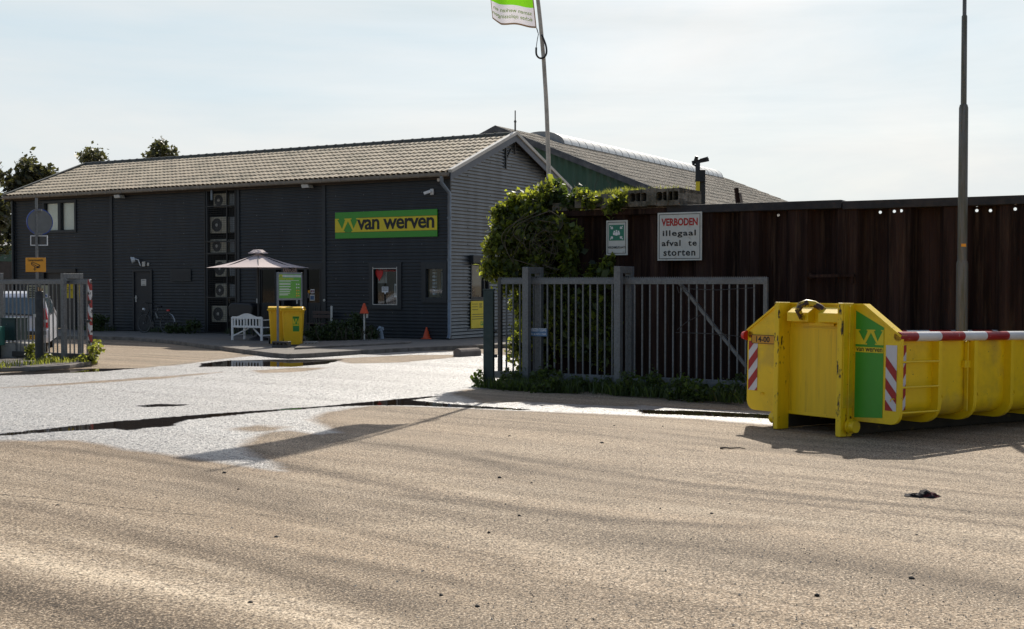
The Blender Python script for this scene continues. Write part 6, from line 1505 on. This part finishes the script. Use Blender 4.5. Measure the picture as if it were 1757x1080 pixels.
for k, s_ in enumerate(('VAN', 'WERVEN', 'BV')): text(s_, W_ * .52, W_ * (.72 if s_ != 'WERVEN' else .94), H_ * (.70 - .16 * k), H_ * (.78 - .16 * k), lambda a, c: (a, -.003, c), M['ink'], o, bold=.02)
# green letter box on a cracked concrete block
p = G(24, 616, .06)
o = root('concrete_plinth', (p.x, p.y + .2, .05), R(-4), 'cracked pale concrete block carrying the dark green box', 'concrete block'); k_ = p.y / 2100
mb = MB(); mb.prism([(-.62, 0), (.10, .02), (.07, .40), (-.62, .38)], lambda x, z, c: (x, c - .25, z + .0), .5); mb.prism([(.12, .02), (.36, .03), (.37, .38), (.09, .40)], lambda x, z, c: (x, c - .25, z), .5); mb.build('block_body', M['conclight'], o, bevel=.01)
a0 = AT(6.5, 546, p.y + .1); a1 = AT(41, 584, p.y + .1)
o = root('letter_box', (a0.x, p.y + .12, a1.z), R(-18), 'dark green metal box standing on the cracked concrete block', 'box'); W_, H_ = (a1.x - a0.x), a0.z - a1.z
M['boxgreen'] = mat('box_green', (.008, .035, .035), .5, 0, .2)
mb = MB(); mb.box(0, W_ * .82, -.1, .35, 0, H_ - .02); mb.build('box_body', M['boxgreen'], o, bevel=.006)
mb = MB(); mb.prism([(-.01, H_ - .02), (W_ * .84, H_ - .02), (W_ * .84, H_ + .01), (-.01, H_ + .01)], lambda x, z, c: (x, -.12 + c, z), .49); mb.build('box_lid', M['boxgreen'], o, bevel=.004)
mb = MB(); mb.tube([(.16, -.101, H_ * .72), (.16, -.112, H_ * .72)], .012, 8); mb.build('lock', M['steel'], o)
p = AT(1, 583, 29); o = root('green_crate', (p.x - .25, 29, 0.05), 0, 'teal green crate cut off by the left edge behind the concrete block', 'crate')
mb = MB(); mb.box(-.4, .27, -.2, .2, .35, .80); mb.build('crate_body', mat('crate_teal', (.03, .16, .13), .5, 0, .15), o, bevel=.01); mb = MB(); mb.box(-.35, .2, -.15, .15, 0, .35); mb.build('crate_base', M['dark'], o)

# distant low shed and block wall at left
p = AT(14, 440, 62)
o = root('distant_shed', (p.x, 62, 0), RZ, 'low dark shed with a pale corrugated roof behind the trees at far left', 'building')
zt = AT(20, 404, 62).z; ze2 = AT(20, 419.5, 60).z
mb = MB(); mb.box(-9, 1.2, 0, 6, 0, ze2); mb.build('shed_wall', M['hallgreen'], o)
mb = MB(); vs = []; n = 120
for k in range(n + 1):
    x = -9.3 + 10.8 * k / n; w__ = .03 * (k % 2); vs += [(x, -.3, ze2 - .02 + w__), (x, 3.2, zt + .25 + w__), (x, 6.3, ze2 + w__)]
mb.add(vs, [(3 * k + j, 3 * k + 3 + j, 3 * k + 4 + j, 3 * k + 1 + j) for k in range(n) for j in (0, 1)]); mb.build('shed_roof', M['offwhite'], o, fix=False)
p = AT(12, 480, 52); zt = AT(12, 449, 52).z
o = root('block_wall', (p.x, 52, 0), RZ, 'brown stacked concrete block wall behind the left gate', 'wall')
mb = MB()
for r_ in range(4):
    for k in range(10):
        x = -9 + k * 1.0 + (.5 if r_ % 2 else 0); hh = zt / 4; mb.box(x + .008, x + .992, random.uniform(-.02, .02), .6, r_ * hh + .006, (r_ + 1) * hh - .004 + (.03 * random.random() if r_ == 3 else 0))
mb.build('block_courses', mat('stacked_block', (.075, .06, .05), .9, 0, .4, 2, bump=.4), o)


# ---------------------------------------------------------------- plants
def leaves(name, blobs, n, size, m, parent, seed, clump=10, spread=.16, up=.3, elong=1.5):
    """small folded leaves gathered in clumps spread through the blobs (centre, radii)"""
    rnd = np.random.default_rng(seed); wts = np.array([max(1e-6, b_[1][0] * b_[1][1] * b_[1][2]) ** (2 / 3) for b_ in blobs]); wts /= wts.sum()
    nc = n // clump; idx = rnd.choice(len(blobs), nc, p=wts); cs = np.empty((nc, 3))
    for i in range(nc):
        c, r = blobs[idx[i]]; d = rnd.normal(size=3); d /= np.linalg.norm(d); q_ = rnd.uniform(.35, 1.0) ** .5 * rnd.uniform(.85, 1.12); cs[i] = np.array(c) + d * q_ * np.array(r)
    sc_ = spread * rnd.uniform(.5, 1.3, nc)
    P_ = np.repeat(cs, clump, 0) + rnd.normal(size=(nc * clump, 3)) * np.repeat(sc_, clump)[:, None] * .6
    N_ = len(P_); a = rnd.normal(size=(N_, 3)); a[:, 2] += 0; a /= np.linalg.norm(a, axis=1)[:, None]
    nn = rnd.normal(size=(N_, 3)); nn[:, 2] += up; b_ = np.cross(a, nn); b_ /= np.linalg.norm(b_, axis=1)[:, None]
    nrm = np.cross(a, b_); s_ = size * (.45 + 1.3 * rnd.random(N_) ** 1.6)[:, None]
    v0 = P_ - a * s_ * elong * .5; v1 = P_ + b_ * s_ * .5 + nrm * s_ * .12; v2 = P_ + a * s_ * elong * .5; v3 = P_ - b_ * s_ * .5 + nrm * s_ * .12
    V_ = np.stack([v0, v1, v2, v3], 1).reshape(-1, 3); F_ = np.arange(N_ * 4).reshape(-1, 4)
    me = bpy.data.meshes.new(name); me.vertices.add(len(V_)); me.vertices.foreach_set('co', V_.ravel().astype('f')); me.loops.add(F_.size); me.loops.foreach_set('vertex_index', F_.ravel())
    me.polygons.add(N_); me.polygons.foreach_set('loop_start', np.arange(0, F_.size, 4)); me.polygons.foreach_set('loop_total', np.full(N_, 4)); me.update(); me.validate()
    me.materials.append(m); o_ = bpy.data.objects.new(name, me); C.objects.link(o_)
    if parent: o_.parent = parent
    return o_
def blob(u, v, ru, rv, D, rd=None, base=(0, 0, 0)):
    p_ = AT(u, v, D); k_ = D / 2100
    return ((p_.x - base[0], p_.y - base[1], p_.z - base[2]), (ru * k_, (rd if rd is not None else ru * k_), rv * k_))
def blades(name, pts, h0, h1, m, parent=None, seed=1, wd=.008, lean=.4):
    rnd = random.Random(seed); mb = MB()
    for p_ in pts:
        h_ = rnd.uniform(h0, h1); a = rnd.uniform(0, 6.28); lx, ly = math.cos(a) * h_ * lean * rnd.random(), math.sin(a) * h_ * lean * rnd.random(); w__ = wd * rnd.uniform(.6, 1.4); b_ = rnd.uniform(0, 6.28); wx, wy = math.cos(b_) * w__, math.sin(b_) * w__
        x, y, z = p_
        mb.add([(x - wx, y - wy, z), (x + wx, y + wy, z), (x + lx * .4 + wx * .8, y + ly * .4 + wy * .8, z + h_ * .6), (x + lx * .4 - wx * .8, y + ly * .4 - wy * .8, z + h_ * .6), (x + lx, y + ly, z + h_)], [(0, 1, 2, 3), (3, 2, 4)])
    return mb.build(name, m, parent, fix=False)
def branches(mb, p, d, r, L, depth, rnd, spread=.5):
    q_ = p + d * L; mid_ = p + d * L * .5 + Vector((rnd.uniform(-1, 1), rnd.uniform(-1, 1), rnd.uniform(-.3, .3))) * L * .06
    mb.tube([p, mid_, q_], [r, r * .85, r * .65], 6)
    if depth:
        for k in range(rnd.choice((2, 3))):
            dd = (d + Vector((rnd.uniform(-1, 1), rnd.uniform(-1, 1), rnd.uniform(-.3, .7))) * spread).normalized(); branches(mb, q_ if k else p + d * L * .7, dd, r * .6, L * rnd.uniform(.6, .85), depth - 1, rnd, spread)
# ivy over the left end of the wall
ib = G(900, 655); ivb = (ib.x, 23.6, 0)
iv = root('ivy_bush', ivb, 0, 'great sunlit ivy climbing over the left end of the rusty wall', 'ivy')
BL = [(876, 392, 24, 30, 23.3, .4), (852, 420, 14, 22, 23.2, .3), (905, 360, 26, 28, 23.4, .4), (930, 345, 20, 26, 23.7, .35), (975, 350, 20, 12, 23.9, .3), (900, 410, 40, 40, 23.2, .4), (945, 405, 28, 36, 23.15, .2),
      (858, 462, 22, 18, 23.2, .3), (885, 470, 34, 30, 23.2, .35), (925, 480, 30, 34, 23.2, .3), (905, 530, 20, 40, 23.4, .3), (840, 455, 9, 10, 23.1, .12), (862, 372, 8, 9, 23.2, .12), (890, 350, 10, 10, 23.3, .15), (1010, 345, 16, 7, 22.9, .12), (1055, 352, 10, 6, 22.5, .08), (892, 600, 12, 40, 23.7, .25)]
dens = [blob(u, v, a, c, D, r, ivb) for u, v, a, c, D, r in BL]
leaves('foliage', dens, 11000, .066, M['ivy'], iv, 11, 9, .12)
rv = random.Random(61); sprigs = []
for k in range(46):
    c_, r_ = rv.choice(dens); a_ = rv.uniform(0, 6.28); sprigs.append(((c_[0] + math.cos(a_) * r_[0] * 1.1, c_[1] - abs(rv.uniform(0, 1)) * r_[1], c_[2] + math.sin(a_) * r_[2] * 1.1), (.09, .09, .12)))
leaves('outer_sprigs', sprigs, 3600, .058, M['ivy'], iv, 14, 7, .09)
wallb = [blob(u, v, a, c, D, r, ivb) for u, v, a, c, D, r in [(930, 560, 26, 60, 23.3, .12), (965, 540, 22, 70, 22.95, .1), (1000, 560, 22, 60, 22.75, .1), (1035, 570, 22, 60, 22.5, .1), (975, 450, 12, 30, 22.85, .08), (1020, 480, 12, 22, 22.6, .08), (987, 415, 7, 26, 22.8, .06), (1044, 465, 8, 26, 22.4, .06), (962, 395, 10, 25, 22.95, .06)]]
leaves('wall_foliage', wallb, 6500, .085, M['ivy'], iv, 12, 6, .12)
rnd = random.Random(4); mb = MB()
for k in range(16):
    cu, cv, r0 = rnd.uniform(905, 945), rnd.uniform(400, 440), rnd.uniform(14, 42); a0 = rnd.uniform(0, 6.28); sw = rnd.uniform(2.2, 6.0); sq = rnd.uniform(.6, 1.1); pts = []
    for j in range(20):
        a = a0 + sw * j / 19; p_ = AT(cu + r0 * math.cos(a), cv + r0 * sq * math.sin(a) + 6 * math.sin(j * .7), 22.85 - .2 * rnd.random() * 0 - .1 * math.sin(j * .5)); pts.append((p_.x - ivb[0], p_.y - ivb[1], p_.z))
    mb.tube(pts, rnd.uniform(.003, .0055), 4)
for (u0, v0, u1, v1, bow) in ((905, 365, 880, 450, -25), (940, 360, 955, 400, 18), (945, 362, 900, 420, -40), (920, 365, 870, 430, -30), (930, 455, 990, 480, 12), (880, 445, 940, 475, 14)):
    pts = []
    for j in range(12):
        t_ = j / 11; p_ = AT(u0 + (u1 - u0) * t_ + bow * math.sin(math.pi * t_), v0 + (v1 - v0) * t_, 22.8); pts.append((p_.x - ivb[0], p_.y - ivb[1], p_.z))
    mb.tube(pts, .007, 4)
mb.build('dry_tendrils', mat('dry_stem', (.11, .09, .06), .8, 0, .3), iv)
mb = MB(); 
for k in range(4): branches(mb, Vector((.1 * k - .1, .1, 0)), Vector((rnd.uniform(-.1, .1), 0, 1)).normalized(), .035, 1.2, 2, rnd, .35)
mb.build('stems', M['bark'], iv)
# weedy top of the wall: grass and a thin young shrub round the flagpole foot
tb = WO + EX * WL(985, 350)[0]
o = root('wall_top_weed', (tb.x, tb.y, WH), 0, 'sunlit leafy weeds growing round the flagpole foot on the wall top', 'plant')
bs_ = (tb.x, tb.y, WH)
leaves('foliage', [blob(u, v, a, c, D, r, bs_) for u, v, a, c, D, r in [(958, 340, 14, 16, 23.6, .3), (978, 348, 16, 12, 23.4, .3), (1000, 338, 16, 9, 23.2, .3), (955, 322, 9, 14, 23.7, .2), (1066, 344, 7, 9, 22.55, .06)]], 2200, .055, M['weed'], o, 21, 8, .08)
mb = MB()
for (u, v, h_) in ((925, 318, 25), (932, 322, 18), (975, 340, 28), (988, 338, 36), (990, 335, 26), (985, 338, 30), (1020, 325, 18), (1046, 322, 14), (965, 338, 20)):
    p_ = AT(u, v, 23.4); mb.tube([(p_.x - bs_[0], p_.y - bs_[1], p_.z - WH - .1), (p_.x - bs_[0] + .02, p_.y - bs_[1], p_.z - WH + h_ * .005), (p_.x - bs_[0] + rnd.uniform(-.12, .1), p_.y - bs_[1], p_.z - WH + h_ * .0111)], [.006, .004, .002], 4)
mb.build('dry_stalks', M['bark'], o)
rnd = random.Random(9); pts = []
for k in range(2600):
    u_ = rnd.uniform(992, 1078) if rnd.random() < .9 else rnd.uniform(1078, 1168); x_ = WL(u_, 345)[0]; p_ = WO + EX * x_ + EY * rnd.uniform(-.12, .8); f_ = (u_ - 992) / 86
    pts.append((p_.x, p_.y, WH + (.18 if u_ > 1000 else .08) + .10 * min(f_, 1)))
tag(blades('wall_top_grass', pts, .04, .17, M['grass'], seed=3, wd=.006, lean=.6), kind='stuff')
# weeds along the gate, verge and kerb
def strip(ps, n, w0, w1, seed):
    rnd = random.Random(seed); out_ = []; P_ = [G(u, v) for u, v in ps]; L_ = [(b_ - a_).length for a_, b_ in zip(P_[:-1], P_[1:])]; T_ = sum(L_)
    for k in range(n):
        t_ = rnd.uniform(0, T_)
        for a_, b_, l_ in zip(P_[:-1], P_[1:], L_):
            if t_ <= l_: break
            t_ -= l_
        d_ = (b_ - a_).normalized(); nn_ = Vector((-d_.y, d_.x, 0)); p_ = a_ + d_ * min(t_, l_) + nn_ * rnd.uniform(w0, w1); out_.append((p_.x, p_.y, 0))
    return out_
gw_ = strip([(812, 664), (850, 668), (900, 672), (1000, 676), (1100, 681), (1200, 688), (1290, 694)], 5200, -.05, .85, 5)
gw_ = [p_ for i, p_ in enumerate(gw_) if math.sin(p_[0] * 3.1) + math.sin(p_[0] * 7.7 + p_[1] * 4) * .6 > -.75 or i % 5 == 0]
tag(blades('gate_weeds', gw_, .05, .24, M['weed'], seed=6, wd=.011, lean=.9), kind='stuff')
def mini(p_, h_, r_): return ((p_[0], p_[1], h_ * .5), (r_, r_, h_ * .5))
wb = [mini(p_, random.uniform(.12, .42), .12) for p_ in gw_[::70]]
tag(leaves('gate_ground_cover', wb, 5200, .045, M['weed'], None, 31, 6, .07), kind='stuff')
vw = strip([(0, 640), (60, 634), (120, 630), (172, 624)], 420, .0, .8, 8)
tag(blades('verge_grass', [(a, b_, .08) for a, b_, c in vw], .04, .16, M['grass'], seed=2, wd=.012, lean=.9), kind='stuff')
tag(leaves('verge_weeds', [blob(u, v, a, c, D, .3) for u, v, a, c, D in [(60, 615, 14, 8, 28.6), (52, 600, 5, 10, 28.8), (100, 622, 22, 6, 28.3), (150, 618, 14, 6, 27.9), (85, 620, 10, 9, 28), (163, 600, 6, 14, 27.8)]], 1500, .055, M['grass'], None, 33, 6, .07), kind='stuff')
kw = strip([(150, 574.5), (230, 577), (330, 588), (420, 600), (500, 609)], 420, -.03, .05, 9)
tag(blades('kerb_grass', [p_ for p_ in kw if math.sin(p_[0] * 2.3) > .1], .04, .12, M['grass'], seed=12, wd=.010, lean=.8), kind='stuff')
fw_ = [(A + EX * rnd.uniform(-18, -7) + EY * rnd.uniform(-.5, -.05)) for k in range(900)]
tag(blades('facade_weeds', [(p_.x, p_.y, PZ) for p_ in fw_ if math.sin(p_.x * 1.9) > -.2], .05, .28, M['shrub'], seed=13, wd=.012, lean=.7), kind='stuff')
tag(leaves('facade_undergrowth', [blob(u, v, a, c, D, .2) for u, v, a, c, D in [(170, 555, 14, 14, 45.3), (300, 565, 20, 7, 43.3), (330, 560, 14, 10, 42.8)]], 1100, .07, M['shrub'], None, 35, 6, .09), kind='stuff')
# low shrub bed in front of the office
sb = G(588, 588, PZ); o = root('low_shrub', sb[:], 0, 'low spreading green shrub in front of the office window beside the yellow bins', 'shrub')
leaves('foliage', [blob(u, v, a, c, D, .4, sb) for u, v, a, c, D in [(545, 574, 20, 13, 38.0), (575, 569, 22, 17, 38.3), (605, 568, 24, 19, 38.4), (632, 575, 18, 12, 38.4), (590, 577, 45, 9, 38.0), (612, 550, 7, 10, 38.6)]], 7500, .055, M['shrub'], o, 41, 8, .10)
mb = MB()
for k in range(12): branches(mb, Vector((rnd.uniform(-1, .9), .3, 0)), Vector((rnd.uniform(-.5, .5), 0, 1)).normalized(), .012, .3, 1, rnd, .6)
mb.build('stems', M['bark'], o)
# trees behind
def tree(u, vb, D, blobs, n, size, label, seed, trunk=.16):
    p_ = AT(u, vb, D); bs = (p_.x, D, 0); o_ = root('tree', bs, 0, label, 'tree', 'trees behind the office'); rnd = random.Random(seed)
    bl = [blob(a, b_, c, d_, D + rnd.uniform(-1, 1), None, bs) for a, b_, c, d_ in blobs]; top_ = max(c[2] for c, r in bl)
    mb = MB(); mb.tube([(0, 0, 0), (.1, 0, top_ * .35), (.0, .1, top_ * .75)], [trunk, trunk * .8, trunk * .3], 8)
    for c, r in bl:
        s0 = Vector((.05, 0, min(top_ * .6, c[2] * .65))); c = Vector(c); mb.tube([s0, (s0 + c) / 2 + Vector((rnd.uniform(-.3, .3), 0, .2)), c], [trunk * .4, trunk * .25, .02], 6)
        for k in range(6):
            e_ = c + Vector((rnd.uniform(-1, 1) * r[0], rnd.uniform(-1, 1) * r[1], rnd.uniform(-1, 1) * r[2])); mb.tube([c, (c + e_) / 2 + Vector((0, 0, .1)), e_], [.03, .02, .008], 4)
    mb.build('trunk', M['bark'], o_); leaves('crown', bl, n, size, M['treeleaf'], o_, seed, 10, .26); return o_
tree(40, 480, 60, [(45, 295, 16, 18), (60, 300, 22, 14), (85, 300, 14, 12), (40, 320, 20, 16), (22, 330, 12, 18), (30, 350, 14, 18), (10, 380, 16, 16), (25, 400, 14, 20), (48, 280, 8, 12), (70, 315, 20, 10), (15, 310, 8, 6)], 4300, .15, 'ragged tall tree at the left end of the office roof', 51)
tree(-10, 480, 58, [(-10, 300, 14, 16), (-6, 360, 18, 30), (3, 375, 10, 20), (-12, 420, 18, 20)], 1500, .15, 'tree mostly cut off by the left edge of the photo', 52)
tree(158, 480, 68, [(158, 268, 14, 12), (145, 270, 10, 6), (172, 273, 12, 9), (160, 258, 5, 6), (165, 290, 20, 14)], 1150, .14, 'leafy treetop just showing over the middle left of the office roof', 53)
tree(274, 480, 72, [(275, 258, 16, 13), (256, 268, 9, 6), (290, 264, 12, 9), (276, 247, 8, 6), (275, 280, 22, 14)], 1500, .14, 'rounded dark treetop above the roof, the rightmost one', 54)

# ---------------------------------------------------------------- litter on the tarmac
p_ = G(1583, 853); o = root('dark_rag', p_[:], R(-8), 'crumpled black and red rag lying on the tarmac before the skip', 'rag')
rnd = random.Random(77); mb = MB(); vs = []
for j in range(9):
    for i in range(17):
        x, y = -.11 + .22 * i / 16, -.045 + .09 * j / 8; e_ = math.sin(math.pi * i / 16) ** .5 * math.sin(math.pi * j / 8) ** .5 if 0 < i < 16 and 0 < j < 8 else 0
        vs.append((x * (1 - .25 * abs(j / 4 - 1)) + .01 * math.sin(j * 2.1), y + .02 * math.sin(i * .9), .003 + e_ * (.022 + .022 * math.exp(-((x - .03) / .035) ** 2) + .008 * math.sin(i * 1.7 + j * 1.3))))
mb.add(vs, [(j * 17 + i, j * 17 + i + 1, (j + 1) * 17 + i + 1, (j + 1) * 17 + i) for j in range(8) for i in range(16)], 0, True)
mb.v = [(x * 1.4, y * 1.4, z * 1.3) for x, y, z in mb.v]; mb.build('cloth', mat('rag_cloth', (.012, .008, .010), .9, 0, .3, 20, dirt=(.12, .01, .015), dirt_amt=.8, dirt_scale=12, dlo=.55, dhi=.62), o)
mb = MB(); mb.tube([(-.16, -.03, .006), (-.08, -.05, .008), (0, -.06, .006), (.06, -.065, .006), (.04, -.05, .006)], .003, 5); mb.tube([(.09, .0, .02), (.14, -.01, .006), (.12, -.03, .006)], .003, 5); mb.build('drawstring', M['bark'], o)
a_, b_ = G(1236, 771), G(1278, 771); p_ = (a_ + b_) / 2; o = root('dry_twig', p_[:], 0, 'short dry twig on the tarmac left of the skip shadow', 'twig'); L_ = (b_ - a_).length
mb = MB(); mb.tube([(-L_ / 2, 0, .012), (-L_ * .3, .02, .015), (-L_ * .1, -.01, .012), (L_ * .3, .02, .014), (L_ / 2, -.02, .008)], [.011, .009, .008, .007, .004], 6); mb.tube([(-L_ * .4, .02, .01), (-L_ * .42, -.03, .02)], .008, 5); mb.build('stick', M['bark'], o)
sp = None
for i, (u, v, s_) in enumerate(((1033, 761, .028), (874, 749, .02), (857, 820, .022), (1221, 882, .016), (891, 885, .014), (385, 812, .022), (98, 868, .018), (474, 922, .018), (1564, 993, .02), (1402, 1022, .018), (1573, 919, .014), (1663, 880, .014), (819, 1041, .016), (757, 1022, .014), (839, 914, .015), (430, 1035, .018), (1054, 731, .016), (912, 829, .012), (1137, 732, .013), (409, 840, .014))):
    p_ = G(u, v); lab = 'small dark pebble scattered on the sandy tarmac'
    if i == 0:
        mb = MB(); r0 = rnd.Random(3) if False else random.Random(3); mb.lathe([(.2, -.3), (.8, -.15), (1, .15), (.7, .55), (.2, .7)], 7)
        mb.v = [(x * r0.uniform(.75, 1.15), y * r0.uniform(.75, 1.15), z * r0.uniform(.8, 1.1)) for x, y, z in mb.v]
        sp = mb.build('pebble', mat('pebble_stone', (.03, .026, .022), .8)); c = sp
    else: c = sp.copy(); C.objects.link(c)
    c.location = p_; c.scale = (s_, s_, s_); c.rotation_euler = (0, 0, i * 1.3); tag(c, lab, 'pebble', 'dark pebbles scattered on the tarmac')

# loose grit on the near tarmac
rnd = random.Random(99); vs = []; fs = []
for k in range(5200):
    y = 6.3 + 9.5 * rnd.random() ** 1.6; x = rnd.uniform(-.46, .46) * y; r_ = rnd.uniform(.002, .0065) * (1.7 if rnd.random() < .04 else 1); b0 = len(vs); a0 = rnd.uniform(0, 6.28)
    for j in range(4): a = a0 + j * 1.57; q_ = r_ * rnd.uniform(.7, 1.3); vs.append((x + q_ * math.cos(a), y + q_ * math.sin(a), .0005 + float(ground_z(x, y))))
    vs.append((x, y, r_ * 1.1 + float(ground_z(x, y)))); fs += [(b0 + j, b0 + (j + 1) % 4, b0 + 4) for j in range(4)]
mb = MB(); mb.add(vs, fs)
gm = bpy.data.materials.new('grit_stone'); gm.use_nodes = True; gt = gm.node_tree; gg = NN(gt, 'ShaderNodeNewGeometry'); gc = NN(gt, 'ShaderNodeValToRGB')
gc.color_ramp.elements[0].color = (.04, .032, .025, 1); gc.color_ramp.elements[1].color = (.55, .48, .38, 1); gc.color_ramp.elements[1].position = .7; gt.links.new(gg.outputs['Random Per Island'], gc.inputs[0]); gt.links.new(gc.outputs[0], gt.nodes['Principled BSDF'].inputs['Base Color'])
tag(mb.build('loose_grit', gm, fix=False), kind='stuff')

# thin open seams in the tarmac
rnd = random.Random(17)
for pl in ([(-40, 846), (60, 855), (130, 864), (250, 876), (375, 889)], [(800, 786), (870, 795), (950, 803), (1010, 806)], [(1400, 812), (1560, 825), (1757, 846)], [(440, 883), (470, 886), (490, 888)]):
    P_ = smooth([G(u, v) for u, v in pl], 14); mb = MB(); vs = []
    for i, q_ in enumerate(P_):
        d = (P_[min(i + 1, len(P_) - 1)] - P_[max(i - 1, 0)]).normalized(); n_ = Vector((-d.y, d.x, 0)); w_ = rnd.uniform(.0015, .007); j = n_ * rnd.uniform(-.012, .012)
        for s_ in (-1, 1): r_ = q_ + j + n_ * w_ * s_; vs.append((r_.x, r_.y, float(ground_z(r_.x, r_.y)) + .006))
    mb.add(vs, [(2 * i, 2 * i + 1, 2 * i + 3, 2 * i + 2) for i in range(len(P_) - 1) if rnd.random() > .15]); tag(mb.build('tarmac_seam', M['bark'], fix=False), kind='structure')
